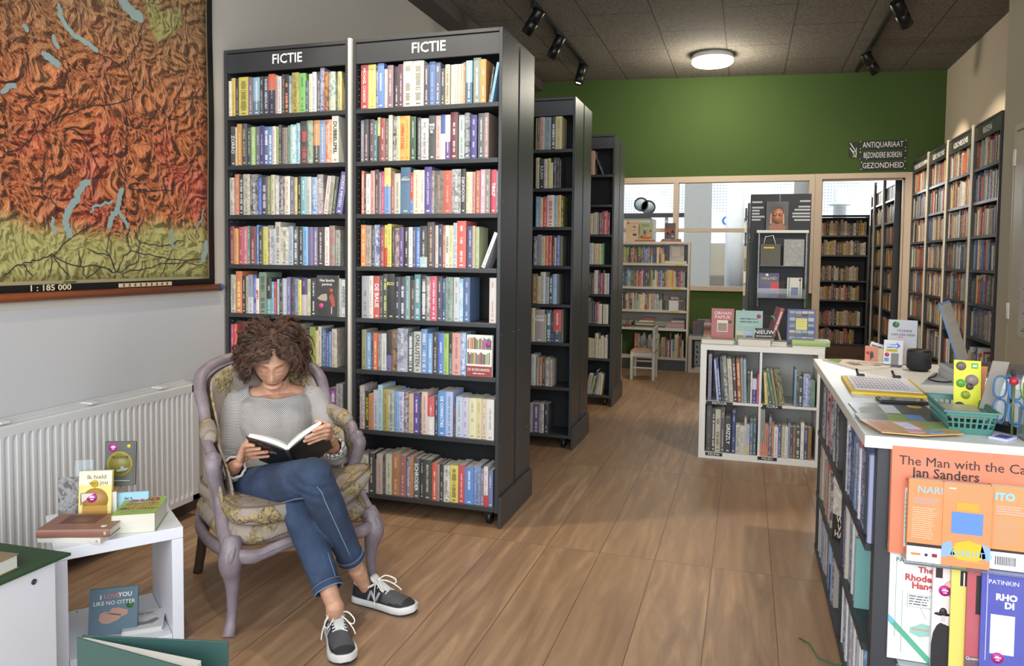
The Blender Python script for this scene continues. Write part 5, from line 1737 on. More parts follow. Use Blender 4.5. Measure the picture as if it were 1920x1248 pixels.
# ---------------------------------------------------------------- white children's shelf on the back wall
KX0, KX1, KY0, KY1 = -1.62, -.640, 8.95, 9.15
kl = plain('cfc6b8', .45, var=.03)
KS = thing('wall_shelf', "tall cream children's book shelf against the green wall", 'shelf', (-1.1, 9.05, 0))
MB().box(KX1-.022, KX1, KY0-.01, KY1, 0, 1.535).build('side_panel', kl, KS, bevel=.002)
MB().box(KX0, KX0+.022, KY0-.01, KY1, 0, 1.535).build('side_panel', kl, KS, bevel=.002)
KZ = [1.533, 1.277, .995, .720, .503, .158]
for z in KZ: MB().box(KX0+.022, KX1-.022, KY0, KY1, z-.028, z).build('shelf', kl, KS, bevel=.002)
MB().box(KX0+.022, KX1-.022, KY0+.01, KY0+.03, 0, .13).build('plinth_board', plain('4c5254', .6), KS)
MB().box(KX0+.022, KX1-.022, KY1-.008, KY1-.002, .51, 1.5).build('back_panel', plain('a8a6a0', .7), KS)
for z, xa in ((1.277, -.80), (.995, -.83), (.720, -.84)): MB().box(xa, xa+.09, KY0-.003, KY0, z-.022, z-.004).build('shelf_label', plain('d4c434', .6), KS)
MB().box(-1.26, -1.13, KY0-.003, KY0, .479, .5).build('shelf_label', plain('c4c8d4', .6), KS)
def kids_row(z, x0, cols, w, hmin, hmax, seed, lvl, stop):
    r = random.Random(seed); x = x0
    for i, c in enumerate(cols):
        ww = w*r.uniform(.75, 1.3)
        if x+ww > stop: break
        h = r.uniform(hmin, hmax); d = .13
        o = make_book(ww-.001, h, d, srgb(c), srgb(r.choice(['eee8d8', '2c2c30', 'd8c040'])), r.choice(['bold', 'plain', 'picture', 'band']), srgb(r.choice(cols)), r=r)
        o.name = 'childrens_book'
        o.location = (x+ww/2, KY0+.015+r.uniform(0, .01), z+.0006)
        tag(o, '%s children\'s book, %s from the left visible, %s shelf, cream wall shelf' % (colour_name(srgb(c)), ordn(i), lvl), 'book', "children's books on the cream wall shelf")
        x += ww
    return x
kids_row(1.277, -1.43, 'c8643c a8b048 58a048 b05068 242424 303038 c87830 582828 b84840 682c30 2c2c34 283038 403c60 5c84c0 3c58a0 583c68 303c70 2c5878 a8c078 3c3c40 284878 304878 dcc8b0 d8b070 c89040 dca04c c8b068 c84860'.split(), .0182, .175, .195, 21, 'second', -.93)
kids_row(.995, -1.43, '2c5878 203050 6ca0b8 70a0b4 604048 3c5c90 584038 c87c40 602c34 e07870 e47c78 305880 2c4868 303034 705838 688c70 4c6c58 c8ccb8 e08468 2c5c94 b0a8b0 3c2c24 58383c c090a4 d8b064 d8b840 d87048 c0a888 8c8068 303438 a83860 b83c70 5c8c78 8c3c38 c87c48'.split(), .0222, .18, .205, 22, 'third', -.675)
kids_row(.720, -1.44, '28303c 303030 d4c8b8 a0b0a0 485078 302c30 d0c8a8 606070 80a8c4 88b0cc d8c870 e0c878 e0dcd0 b04038 a83830 c8c888 b8b070 a0a8b8 d88878 90b0d0 a8b888 405038 303c3c'.split(), .0228, .18, .20, 23, 'fourth', -.95)
kids_row(.158, -1.27, 'c84840 604c44 a07868 8c7068 7c8c7c 5c8498 3c7080 5c7078 6c8494 8c9c9c d0d4d0 a8a8b0 b0b8c8 90a860 a8b870 404858 c89888 b07c70 584848 c07c80 883c48 d8d8d4 4c70a8 c8b078 d0b890 8c5040 c8a880 d8b490 dcc09c c87060 d08c78'.split(), .021, .19, .29, 24, 'bottom', -.675)
# facing books on top and within
o = face_book(-1.415, 9.06, 1.534, .012, .255, .20, 'cfb088', 'tan booklet with two small drawings standing on the cream wall shelf', tilt=-.06, hard=False)
M_ = on_cover(o, .012, .20); cov_disc(o, M_, .11, .18, .022, '8c8c90', 'cover_drawing', ry=.016); cov_disc(o, M_, .11, .085, .026, '6c5450', 'cover_drawing', ry=.016); cov_lines(o, M_, .06, .15, (.135, .22), '806848', .004); cov_disc(o, M_, .03, .225, .013, 'a84030')
flat_book(-1.17, 9.03, 1.534, .018, .24, .13, 'a8563c', 'brick red flat book under the green picture book on the cream wall shelf', rz=pi/2, kind='plain', hard=True)
flat_book(-1.17, 9.03, 1.5525, .010, .22, .13, 'c4b8a4', 'thin beige book on the brick red one on the cream wall shelf', rz=pi/2, kind='plain', hard=False)
o = face_book(-1.245, 9.04, 1.563, .010, .20, .155, '94a468', 'green picture book with a small figure standing on the cream wall shelf', tilt=-.06, hard=False)
M_ = on_cover(o, .010, .155); cov_disc(o, M_, .078, .028, .07, 'c87048', 'cover_hill', ry=.028); cov_disc(o, M_, .065, .085, .018, '70609c', 'cover_figure', ry=.026, lift=.0008); cov_disc(o, M_, .068, .122, .013, 'd8a888', 'cover_figure', lift=.001); cov_lines(o, M_, .03, .12, (.155, .17), '3c4828', .005); cov_disc(o, M_, .13, .10, .010, '3c3434')
flat_book(-.865, 9.03, 1.534, .014, .24, .13, 'b86848', 'orange brown book lying under two others on the cream wall shelf', rz=pi/2, kind='plain')
flat_book(-.86, 9.03, 1.5485, .018, .22, .13, '4c4c4c', 'charcoal book lying below the horse novel on the cream wall shelf', rz=pi/2, kind='picture', ink='b0b0b0')
o = face_book(-.945, 9.04, 1.567, .014, .19, .125, '4c3430', 'dark brown book with two riders standing on the cream wall shelf', tilt=-.08, hard=False)
M_ = on_cover(o, .014, .125); cov_rect(o, M_, 0, .06, .125, .12, '8c5444', 'cover_sky'); cov_blob(o, M_, [(.02, .05), (.025, .075), (.04, .085), (.05, .07), (.06, .05)], '1c1614', 'cover_rider', .0008); cov_blob(o, M_, [(.075, .07), (.08, .1), (.095, .11), (.11, .09), (.115, .07)], '1c1614', 'cover_rider', .0008); cov_disc(o, M_, .095, .028, .018, 'b8a8a0', 'cover_badge', ry=.012)
flat_book(-.80, 9.04, 1.278, .016, .13, .26, 'd0cba8', 'pale yellow book lying on the second shelf of the cream wall shelf', kind='plain')
flat_book(-.80, 9.04, 1.2945, .012, .12, .26, 'd8d4b8', 'cream book lying on the pale yellow one, second shelf, cream wall shelf', kind='plain')
o = face_book(-.88, 9.02, 1.307, .010, .20, .17, 'c8bcb4', 'beige booklet with flower border standing on the second shelf of the cream wall shelf', tilt=-.05, kind='picture', ink='7c6468', hard=False)
M_ = on_cover(o, .010, .17); cov_rect(o, M_, .03, .055, .12, .17, 'd4c8bc', 'cover_panel')
# grey basket on the fourth shelf
t = thing('wire_basket', 'grey open plastic basket holding booklets on the cream wall shelf', 'basket', (-.80, 9.02, .7205))
bk_ = plain('8c8c80', .5)
mb = MB()
for (xa, xb, ya_, yb_) in ((-.90, -.69, 8.96, 8.965), (-.90, -.69, 9.09, 9.095)):
    for k_ in range(12): mb.box(xa+.004+k_*.018, xa+.010+k_*.018, ya_, yb_, .728, .83)
    mb.box(xa-.012, xb+.012, ya_-.002, yb_+.002, .83, .842); mb.box(xa, xb, ya_, yb_, .7206, .73); mb.box(xa, xb, ya_, yb_, .775, .782)
for x_ in (-.905, -.69):
    for k_ in range(7): mb.box(x_, x_+.005, 8.966+k_*.018, 8.972+k_*.018, .728, .83)
    mb.box(x_-.002, x_+.007, 8.958, 9.097, .83, .842)
mb.box(-.90, -.69, 8.962, 9.093, .7206, .724)
mb.build('body', bk_, t)
o = MB().box(-.868, -.757, 8.943, 8.947, .715, .838).build('note_card', plain('dcdadc', .7), t)
o = face_book(-.925, 9.03, .7255, .012, .17, .14, '4c4438', 'dark booklet standing at the back of the grey basket', tilt=-.02, kind='picture', ink='b89830', hard=False)
o = face_book(-.87, 9.00, .7255, .010, .165, .13, '5c2828', 'dark red booklet with white title in the grey basket', tilt=-.02, hard=False)
M_ = on_cover(o, .010, .13); cov_lines(o, M_, .02, .11, (.125, .142), 'e8e4e0', .009, rag=.1)
# flat stacks on the fifth shelf
r = random.Random(31)
z = .504
for i, c in enumerate('8c8c94 2c2c34 403c30 d0b83c c8c0a0 5c5840 d8c8a0 d8ccb0 a84434 8c3428 b05060'.split()):
    th_ = r.uniform(.008, .012); w_ = .24-.010*i+r.uniform(-.01, .01)
    o = flat_book(-1.16+.004*i+r.uniform(-.004, .004), 9.04, z, th_, w_, .14, c, '%s picture book, %s from the bottom of the left flat stack' % (colour_name(srgb(c)), ordn(i)), rz=pi/2, kind='plain', hard=False, name='childrens_book'); o['group'] = 'flat stacks of picture books'
    z += th_+.0004
z = .504
for i, c in enumerate('a8b0c4 8c6c78 c0a8a0 b87868 cca890 a86458 b8483c d8d0cc 8c9ca8 505858'.split()):
    th_ = r.uniform(.008, .012); w_ = .24-.012*i+r.uniform(-.01, .01)
    o = flat_book(-.80+.005*i, 9.04, z, th_, w_, .14, c, '%s picture book, %s from the bottom of the right flat stack' % (colour_name(srgb(c)), ordn(i)), rz=pi/2, kind='plain', hard=False, name='childrens_book'); o['group'] = 'flat stacks of picture books'
    z += th_+.0004
t = thing('toy_figure', 'small pink and grey toy figure on the fifth shelf of the cream wall shelf', 'toy', (-1.37, 9.03, .504))
MB().lathe([(.001, 0), (.02, .002), (.024, .02), (.015, .045), (.001, .05)], (-1.37, 9.03, .504), 14).build('body', plain('a03c58', .6), t, smooth=True)
MB().box(-1.372, -1.362, 9.03, 9.04, .545, .60).box(-1.352, -1.345, 9.03, 9.04, .545, .59).build('ears', plain('6c6058', .6), t, bevel=.002)
t = thing('toy_bird', 'small black toy bird with yellow feet on the fifth shelf', 'toy', (-1.30, 9.02, .504))
MB().lathe([(.001, .01), (.016, .02), (.02, .035), (.014, .055), (.001, .06)], (-1.30, 9.02, .504), 14).build('body', plain('242424', .6), t, smooth=True)
MB().lathe([(.001, -.012), (.012, 0), (.001, .012)], (-1.286, 9.02, .57), 12).build('head', plain('242424', .6), t, smooth=True)
MB().box(-1.312, -1.306, 9.0, 9.02, .504, .52).box(-1.294, -1.288, 9.0, 9.02, .504, .52).build('feet', plain('d0b820', .6), t)

# low white box shelf right of the children's shelf
LB = thing('low_shelf', 'low cream box shelf with a framed animal chart, right of the wall shelf', 'shelf', (-.42, 9.0, 0))
MB().box(-.630, -.17, 8.90, 9.16, .388, .428).build('top_board', kl, LB, bevel=.002)
MB().box(-.630, -.17, 8.90, 9.16, 0, .04).build('bottom_board', kl, LB, bevel=.002)
MB().box(-.630, -.590, 8.90, 9.16, .04, .388).box(-.21, -.17, 8.90, 9.16, .04, .388).build('side_panel', kl, LB, bevel=.002)
MB().box(-.59, -.21, 9.14, 9.15, .04, .388).build('back_panel', plain('5c5a54', .7), LB)
o = face_book(-.565, 9.03, .0705, .012, .29, .24, '98a8a0', 'animal chart book with small dark silhouettes standing in the low shelf', tilt=-.05, hard=False)
M_ = on_cover(o, .012, .24); rr = random.Random(8)
for k_ in range(16): cov_disc(o, M_, .03+.045*(k_ % 4)+rr.uniform(-.006, .006), .04+.06*(k_//4), .010, '3c3434', 'cover_animal', ry=.014)
flat_book(-.44, 9.02, .0405, .014, .18, .24, '8c8c98', 'grey book lying in the low cream box shelf', kind='plain'); flat_book(-.43, 9.02, .055, .014, .18, .24, 'c08c88', 'rose book on the grey one in the low cream box shelf', kind='plain')
flat_book(-.55, 9.0, .4285, .016, .17, .13, '3c5c74', 'slate blue book lying at the left of the low cream shelf top', rz=pi/2, kind='plain')
o = face_book(-.59, 9.0, .445, .03, .155, .06, '26282c', 'black book standing on edge on the low cream shelf', tilt=0, kind='picture', ink='a83838'); o = face_book(-.53, 9.01, .445, .02, .17, .075, '202428', 'second black book beside the first on the low cream shelf', tilt=0, kind='picture', ink='606468')
z = .4285
for i, c in enumerate('c8b8a0 c89078 c85c58 a83c38 3c4438 8c7c74 d0b890'.split()):
    o = flat_book(-.395, 8.99, z, .022, .13, .12, c, '%s small book, %s from the bottom of the pile on the low cream shelf' % (colour_name(srgb(c)), ordn(i)), rz=pi/2, kind='plain', hard=False); o['group'] = 'pile on the low cream shelf'; z += .0224
o = face_book(-.545, 9.10, .60-.0, .012, .19, .15, 'a86890', 'pink and blue patterned book standing at the back of the low cream shelf', tilt=-.03, kind='picture', ink='4c88a8', hard=False)
o.location.z -= .171
o.location.y += .02
M_ = on_cover(o, .012, .15); 

# ---------------------------------------------------------------- white children's table and chair
t = thing('play_table', "cream children's table half hidden by the third-row bookcase", 'table', (-1.36, 7.95, 0))
MB().box(-1.62, -1.285, 7.72, 8.12, .455, .50).build('tabletop', kl, t, bevel=.003)
MB().box(-1.345, -1.285, 7.72, 8.12, 0, .455).build('side_panel', kl, t, bevel=.003)
MB().box(-1.62, -1.56, 7.72, 8.12, 0, .455).build('side_panel', kl, t, bevel=.003)
o = MB().lathe([(.001, 0), (.012, 0), (.012, .03), (.006, .045), (.001, .045)], (-1.40, 7.9, .5005), 14).build('wooden_peg', plain('d8c09c', .6)); tag(o, "small wooden peg toy on the cream children's table", 'toy')
KC = thing('childs_chair', "white wooden child's chair beside the cream table", 'chair', (-1.06, 8.28, 0))
kc = plain('d2d2c6', .4, var=.03)
seat_z = .30
legs = {'fl': (-1.180, 8.160), 'fr': (-.945, 8.175), 'bl': (-1.180, 8.425), 'br': (-.945, 8.425)}
for k_, (x_, y_) in legs.items():
    tall = k_ in ('fr', 'br')
    MB().box(x_-.015, x_+.015, y_-.015, y_+.015, 0, .575 if tall else seat_z).build('leg', kc, KC, bevel=.003)
MB().box(-1.195, -.93, 8.145, 8.44, seat_z, seat_z+.018).build('seat', plain('c8a488', .4), KC, bevel=.003)
MB().box(-1.165, -.96, 8.148, 8.172, seat_z-.045, seat_z).box(-1.165, -.96, 8.413, 8.437, seat_z-.045, seat_z).box(-1.19, -1.17, 8.175, 8.41, seat_z-.045, seat_z).build('apron', kc, KC)
for z_, y_ in ((.125, 8.16), (.165, 8.425)): MB().box(-1.165, -.96, y_-.008, y_+.008, z_, z_+.018).build('stretcher', kc, KC)
MB().box(-.957, -.935, 8.19, 8.41, .52, .575).box(-.957, -.935, 8.19, 8.41, .42, .45).build('backrest', kc, KC, bevel=.003)

# ---------------------------------------------------------------- books facing out in the fiction bookcases
def facing(x, z, h, d, col, label, yf=3.405, rz=0.0, **k):
    o = stand_book(k.pop('w', .018), h, d, col, k.pop('ink', 'e8e8e0'), (x, yf, z), rz, label, lay='face', tilt=-.03, kind=k.pop('kind', 'titled'), name='novel', hard=False, **k)
    o['group'] = 'books in the fiction bookcases'; return o
o = facing(-2.145, 1.0086, .215, .125, '2a2a2c', 'black novel with a red cloaked figure, facing out in the left fiction bookcase')
M_ = on_cover(o, .018, .125)
cov_text(o, M_, 'Het familie', .062, .188, .020, 'f0ece4'); cov_text(o, M_, 'portret', .062, .168, .020, 'f0ece4')
cov_blob(o, M_, [(.005, .095), (.03, .115), (.06, .12), (.065, .095), (.06, .08), (.02, .085)], 'b8a898', 'cover_figure'); cov_blob(o, M_, [(.075, .10), (.09, .125), (.105, .1), (.112, .055), (.095, .05)], 'b45a50', 'cover_figure', .0010); cov_disc(o, M_, .086, .135, .012, 'b45a50', 'cover_figure', lift=.0012); cov_rect(o, M_, .088, .015, .094, .052, 'c8bcae', 'cover_figure'); cov_disc(o, M_, .028, .055, .014, 'd4508c')
o = facing(-2.60, .7426, .205, .13, '4a2c24', 'dark brown novel with white capitals behind the woman, facing out')
M_ = on_cover(o, .018, .13); cov_text(o, M_, 'ALEX', .065, .185, .016, 'e8e4dc'); cov_text(o, M_, 'BOOGERS', .068, .165, .026, 'f0ece4', bold=.0006); cov_disc(o, M_, .03, .125, .014, '7cb88c', 'cover_leaf')
o = facing(-1.302, .7426, .205, .132, 'e8e6e0', 'white novel with drawn shelves of coloured books, facing out at the right')
M_ = on_cover(o, .018, .132); cov_rect(o, M_, 0, 0, .132, .052, '984440', 'cover_panel'); cov_text(o, M_, 'DE BOEKHANDEL', .066, .034, .0185, 'f0ece8', bold=.0003, lift=.001, sx=.8); cov_lines(o, M_, .035, .10, (.014,), 'f0ece8', .004)
rr = random.Random(17)
for zz in (.062, .135):
    x_ = .004
    while x_ < .124:
        w_ = rr.uniform(.003, .007); q = cov_rect(o, M_, x_, zz, x_+w_, zz+rr.uniform(.045, .06), rr.choice('8c3a44 6c8c4c c8a048 4c6c8c d8c8a0 3c7c5c 8c6c58 b84c60 585048'.split()), 'drawn_book'); x_ += w_+.0008
cov_disc(o, M_, .112, .160, .013, 'b8388c', lift=.001)

# ---------------------------------------------------------------- counter
CT = thing('counter', 'white topped counter with black bookcases built in beneath, on the right', 'counter', (.8, 2.95, 0))
MB().box(.31, 1.35, 2.14, 3.745, .838, .87).build('countertop', white_lam, CT, bevel=.002)
dk = plain('34383e', .45)
def cside(xa, xb, ya, yb, za, zb, name, mat=dk): return MB().box(xa, xb, ya, yb, za, zb).build(name, mat, CT, bevel=.001, seg=1)
for y in (3.64, 2.745): cside(.335, .60, y, y+.020, .0, .836, 'side_panel')
cside(.345, .408, 2.185, 2.207, 0, .836, 'end_post')
cside(.345, .408, 2.16, 2.185, 0, .836, 'end_post')
cside(.598, .605, 2.21, 3.64, .0, .836, 'back_panel', black_back)
CZS = [.555, .275, .03]
for z in CZS:
    cside(.33, .598, 2.766, 3.638, z-.02, z, 'shelf'); cside(.33, .598, 2.21, 2.743, z-.02, z, 'shelf')
# front case
cside(1.02, 1.04, 2.16, 2.42, 0, .836, 'side_panel')
cside(.408, 1.02, 2.40, 2.42, 0, .836, 'back_panel', black_back)
for z in (.27, .548): cside(.410, 1.018, 2.175, 2.398, z-.02, z, 'shelf')
cside(.410, 1.018, 2.19, 2.398, .0, .02, 'shelf')

COMIC1 = '484848 2c2c2c c83048 e0d8d0 8c2430 383840 c8c0b8 50506c 302c30 90343c 58545c 24242c 302830 c8a8a8 20242c b0b0b4 1c1c20'.split()
COMIC2 = 'c85038 e0e0e8 3850a0 2c4898 5070b0 d0d4dc 34508c 28384c 8cb0d8 4868a8 5878b4 b03c50 90a8d0 6080b8'.split()
def comic_row(ya, yb, z, cols, seed, hmin, hmax, lab, wmin=.011, wmax=.027, lean=0):
    r = random.Random(seed); y = yb; i = 0
    while y > ya+.02:
        w = r.uniform(wmin, wmax); h = r.uniform(hmin, hmax); c = cols[(i+r.randrange(2)) % len(cols)]
        d = .20
        o = make_book(w-.0008, h, d, srgb(c), srgb('f0f0f0' if luma(srgb(c)) < .3 else '303038'), r.choice(['bold', 'bold', 'plain', 'picture']), r=r, hard=r.random() < .5)
        o.name = 'graphic_novel'
        o.rotation_euler = (0, 0, -pi/2)
        o.location = (.338+r.uniform(0, .012), y-w/2, z+.0006)
        if lean:
            o.rotation_euler = Euler((0, lean, -pi/2)); 
        tag(o, '%s graphic novel, %s from the far end, %s' % (colour_name(srgb(c)), ordn(i) if i < 38 else 'last', lab), 'book', 'graphic novels in the side of the counter')
        y -= w; i += 1
comic_row(2.95, 3.62, .555, COMIC1, 41, .20, .262, 'upper far bay of counter side')
comic_row(2.23, 2.735, .555, COMIC2, 42, .21, .262, 'upper near bay of counter side')
comic_row(3.1, 3.62, .275, 'c8b8a0 50483c a83c34 b0a898 d8d4d0 8c8478'.split(), 43, .20, .25, 'middle far bay of counter side')
comic_row(2.42, 2.735, .275, '403c80 70b8b4 78bcb8 d0d8dc e0dcd4 c0bcb0 3c5c98 5470a4'.split(), 44, .20, .25, 'middle near bay of counter side', .012, .026)
comic_row(2.95, 3.55, .03, 'b0a8a0 404048 7898c8 6088c0 3c4458'.split(), 45, .18, .235, 'bottom far bay of counter side', .012, .026)
comic_row(2.25, 2.735, .03, 'e0e4e0 4888b8 c8d8dc 80304c 5878b8 b0b8c0 6c3c90 d0b8c8'.split(), 46, .19, .235, 'bottom near bay of counter side', .010, .024)
# facing covers at the near end and in the far middle bay
o = stand_book(.02, .245, .18, 'a8b0dc', '303048', (.3375, 2.222, .5558), 0, 'lilac blue album with two climbers on its cover, near end of the counter side', lay='face', kind='titled', name='album')
M_ = on_cover(o, .02, .18); cov_rect(o, M_, .04, .02, .16, .16, '98b0d0', 'cover_picture'); cov_blob(o, M_, [(.05, .07), (.055, .13), (.07, .14), (.08, .11), (.075, .07)], '8c3440', 'cover_climber', .0008); cov_blob(o, M_, [(.09, .07), (.095, .12), (.11, .13), (.12, .1), (.115, .07)], '34345c', 'cover_climber', .0008)
o = stand_book(.014, .235, .20, 'd8d0c8', '202020', (.345, 3.05, .2758), -pi/2+.5, 'white and black album with bold capitals facing out in the middle far bay', lay='face', kind='picture', name='album')
M_ = on_cover(o, .014, .20); cov_rect(o, M_, 0, 0, .2, .09, '30302c', 'cover_panel'); cov_text(o, M_, 'WILLEM', .09, .075, .036, 'f0f0f0', bold=.001, lift=.001); cov_text(o, M_, 'VAN', .07, .045, .036, 'f0f0f0', bold=.001, lift=.001); cov_text(o, M_, 'HANEGEM', .10, .018, .036, 'f0f0f0', bold=.001, lift=.001)
o = stand_book(.016, .215, .19, '8cacd8', 'f0f0f0', (.348, 3.12, .0308), -pi/2+.4, 'pale blue album over dark blue facing out in the bottom far bay', lay='face', kind='titled', name='album')
M_ = on_cover(o, .016, .19); cov_rect(o, M_, 0, 0, .19, .11, '3c4c64', 'cover_panel'); cov_text(o, M_, 'DE', .035, .09, .018, 'f0f0f0', bold=.0005, lift=.001); cov_text(o, M_, 'EREDIENST', .075, .070, .018, 'f0f0f0', bold=.0005, lift=.001); cov_text(o, M_, 'VAN DE', .055, .050, .018, 'f0f0f0', bold=.0005, lift=.001)
o = MB().tube([(.33, 2.56, .03), (.31, 2.58, .012), (.26, 2.62, .006), (.24, 2.70, .010), (.21, 2.74, .005)], .0025, 6).build('ribbon', plain('2c6c48', .5)); tag(o, 'thin green bookmark ribbon hanging onto the floor by the counter', 'ribbon')

# --- facing albums on the front of the counter
def front(x, z, w, h, d, col, label, dy=0, **k):
    return stand_book(w, h, d, col, k.pop('ink', 'f0f0f0'), (x, 2.150+dy, z), k.pop('rz', 0), label, lay='face', tilt=k.pop('tilt', -.02), kind=k.pop('kind', 'titled'), name=k.pop('name', 'album'), hard=k.pop('hard', True))
o = front(.377, .5655, .02, .283, .300, 'd9703c', 'large orange landscape album with black serif title on the counter front', dy=-.006, rz=0)
M_ = on_cover(o, .02, .300)
cov_text(o, M_, 'The Man with the Can', .168, .246, .034, '2c2420', sx=.98, bold=.0004); cov_text(o, M_, 'Jan Sanders', .125, .217, .034, '2c2420', sx=.98, bold=.0004); cov_text(o, M_, 'With an Introduction by Town and Helmut Hall', .14, .197, .010, 'a04820', sx=1.1)
cov_rect(o, M_, .033, .02, .28, .175, 'd8dcd0', 'cover_picture')
mb = MB()
for k_ in range(6): mb.box(.036+k_*.004, .0375+k_*.004, .03+k_*.01, .165, 0, .0007)
for k_ in range(7): mb.box(.034, .052, .07+k_*.012, .072+k_*.012, 0, .0007)
q = mb.build('cover_lattice', plain('6c8c88', .5), None, M=M_); q.parent = o
def manga(x, dy, label, flip, front_art):
    o = front(x, .5595, .016, .213, .108 if front_art else .085, 'de8434', label, dy=dy, hard=False, name='comic_book', tilt=0)
    M_ = on_cover(o, .016, .2)
    return o, M_
o, M_ = manga(.413, -.034, 'orange comic volume showing its back cover, on the counter front, left', False, False)
cov_rect(o, M_, 0, 0, .085, .042, 'e4e4ea', 'cover_white_band'); cov_rect(o, M_, 0, .040, .085, .048, '2c2420', 'cover_black_band', .0006)
cov_text(o, M_, 'NARU', .055, .188, .026, '8cc4f0', bold=.0012, sx=1.0); cov_lines(o, M_, .012, .07, [.165-.006*k_ for k_ in range(3)], '90a8d8', .0016); cov_lines(o, M_, .010, .066, [.14-.0055*k_ for k_ in range(15)], 'e8c8b0', .0014)
cov_rect(o, M_, .010, .017, .032, .023, 'c88440', 'publisher_logo', .0007); cov_disc(o, M_, .045, .02, .004, '34345c', 'publisher_logo'); cov_rect(o, M_, .058, .016, .070, .025, '80203c', 'publisher_logo', .0007)
o, M_ = manga(.492, -.036, 'orange comic volume showing its front cover, on the counter front, middle', True, True)
for pts, c_ in (([(.02, .03), (.03, .06), (.06, .07), (.09, .06), (.10, .03), (.08, .018), (.04, .018)], 'd8b430'), ([(.0, .02), (.0, .055), (.02, .065), (.03, .03)], '88a8e0'), ([(.108, .02), (.108, .055), (.09, .065), (.085, .03)], '88a8e0')):
    cov_blob(o, M_, pts, c_, 'cover_colour_field', .0005)
cov_rect(o, M_, .02, .085, .09, .14, '5c88cc', 'cover_colour_field', .0006); cov_rect(o, M_, .03, .145, .08, .165, 'e0a038', 'cover_colour_field', .0006)
cov_text(o, M_, 'NARUTO', .068, .034, .022, '80bcf0', bold=.0012, lift=.001); cov_lines(o, M_, .05, .098, (.014,), 'c8a070', .003); cov_lines(o, M_, .012, .03, (.198,), 'f0e8e0', .003)
o = front(.601, .5595, .016, .213, .098, 'd98a34', 'orange comic volume half hidden at the right of the counter front', dy=-.022, hard=False, name='comic_book', tilt=0)
M_ = on_cover(o, .016, .098)
cov_rect(o, M_, 0, 0, .098, .045, 'e8e8ee', 'cover_white_band'); cov_rect(o, M_, 0, .045, .098, .051, '2c2420', 'cover_black_band', .0006); cov_text(o, M_, 'ITO', .030, .185, .026, '8cc4f0', bold=.0012)
cov_lines(o, M_, .012, .075, [.16-.006*k_ for k_ in range(4)], 'b8c0d8', .0015); cov_lines(o, M_, .010, .07, [.13-.0055*k_ for k_ in range(13)], 'b0a090', .0014)
mb = MB(); r = random.Random(2); x_ = .014
while x_ < .06: w_ = r.uniform(.0008, .002); mb.box(x_, x_+w_, .012, .034, 0, .0007); x_ += w_+r.uniform(.0008, .002)
q = mb.build('barcode', black_ink, None, M=M_); q.parent = o
# lower row
zl = .2755
o = front(.384, zl, .008, .283, .21, 'dde4e2', 'white album with red serif title and a green corner ribbon on the counter front', dy=.004, hard=False)
M_ = on_cover(o, .008, .21)
cov_text(o, M_, 'PATINKIN', .05, .266, .016, '3c3c3c'); cov_text(o, M_, 'The', .085, .245, .022, 'b83c40', bold=.0006); cov_text(o, M_, 'Rhode', .068, .222, .024, 'b83c40', bold=.0008); cov_text(o, M_, 'Hang', .078, .202, .024, 'b83c40', bold=.0008)
cov_blob(o, M_, [(0, .118), (0, .098), (.095, .0), (.115, 0)], '58a888', 'cover_ribbon'); cov_blob(o, M_, [(0, .118), (0, .102), (.008, .094), (.016, .098)], '68b4d8', 'cover_ribbon', .0009)
cov_lines(o, M_, .048, .098, (.172, .165, .158, .151), '5c6468', .003)
mb = MB(); 
for a_ in (((.044, .178), (.1, .178)), ((.044, .145), (.1, .145)), ((.044, .145), (.044, .178)), ((.016, .06), (.016, .27)), ((.032, .02), (.032, .185)), ((.075, .145), (.09, .115))): mb.tube([(a_[0][0], a_[0][1], .0005), (a_[1][0], a_[1][1], .0005)], .0005, 4)
q = mb.build('cover_outline', plain('8c9ca0', .5), None, M=M_); q.parent = o
cov_blob(o, M_, [(.052, .075), (.052, .09), (.065, .095), (.08, .104), (.098, .1), (.098, .072), (.075, .066)], '90c0b4', 'cover_car'); cov_rect(o, M_, .056, .084, .098, .088, 'b89888', 'cover_car', .0009)
o = front(.484, zl, .008, .278, .19, 'dcd0d0', 'pink white album with a figure in a black cloak and hat, counter front', dy=-.008, hard=False)
M_ = on_cover(o, .008, .19)
cov_blob(o, M_, [(.0, .0), (.0, .06), (.004, .09), (.012, .11), (.02, .118), (.03, .115), (.045, .11), (.05, .0)], '26242a', 'cover_cloak'); cov_disc(o, M_, .024, .141, .019, '26242a', 'cover_hat', ry=.0045); cov_disc(o, M_, .026, .146, .009, '26242a', 'cover_hat', ry=.012); cov_rect(o, M_, .022, .122, .031, .138, 'c8bcc8', 'cover_face', .0008); cov_rect(o, M_, .006, .235, .022, .262, '2c2424', 'cover_block')
sticker(o, M_, .028, .203, .014); cov_disc(o, M_, .046, .21, .022, 'd8a898', 'cover_sun', .0005)
o = front(.524, zl, .008, .28, .19, 'd8cc40', 'yellow album on the counter front', dy=-.018, hard=False)
M_ = on_cover(o, .008, .19); cov_rect(o, M_, .020, .225, .034, .265, '1c1c1c', 'cover_letter'); cov_rect(o, M_, .027, .225, .030, .26, 'e8e8e0', 'cover_letter', .0008)
o = front(.558, zl, .008, .28, .19, 'b83c4c', 'red album on the counter front', dy=-.026, hard=False)
M_ = on_cover(o, .008, .19); cov_rect(o, M_, .020, .16, .036, .26, '24201c', 'cover_block'); cov_text(o, M_, 'Quentin', .02, .045, .011, 'd8c8c8'); cov_rect(o, M_, 0, 0, .036, .05, '6c5860', 'cover_block', .0004)
o = front(.588, zl, .008, .282, .19, '3440b0', 'blue album with white lettering on the counter front', dy=-.034, hard=False)
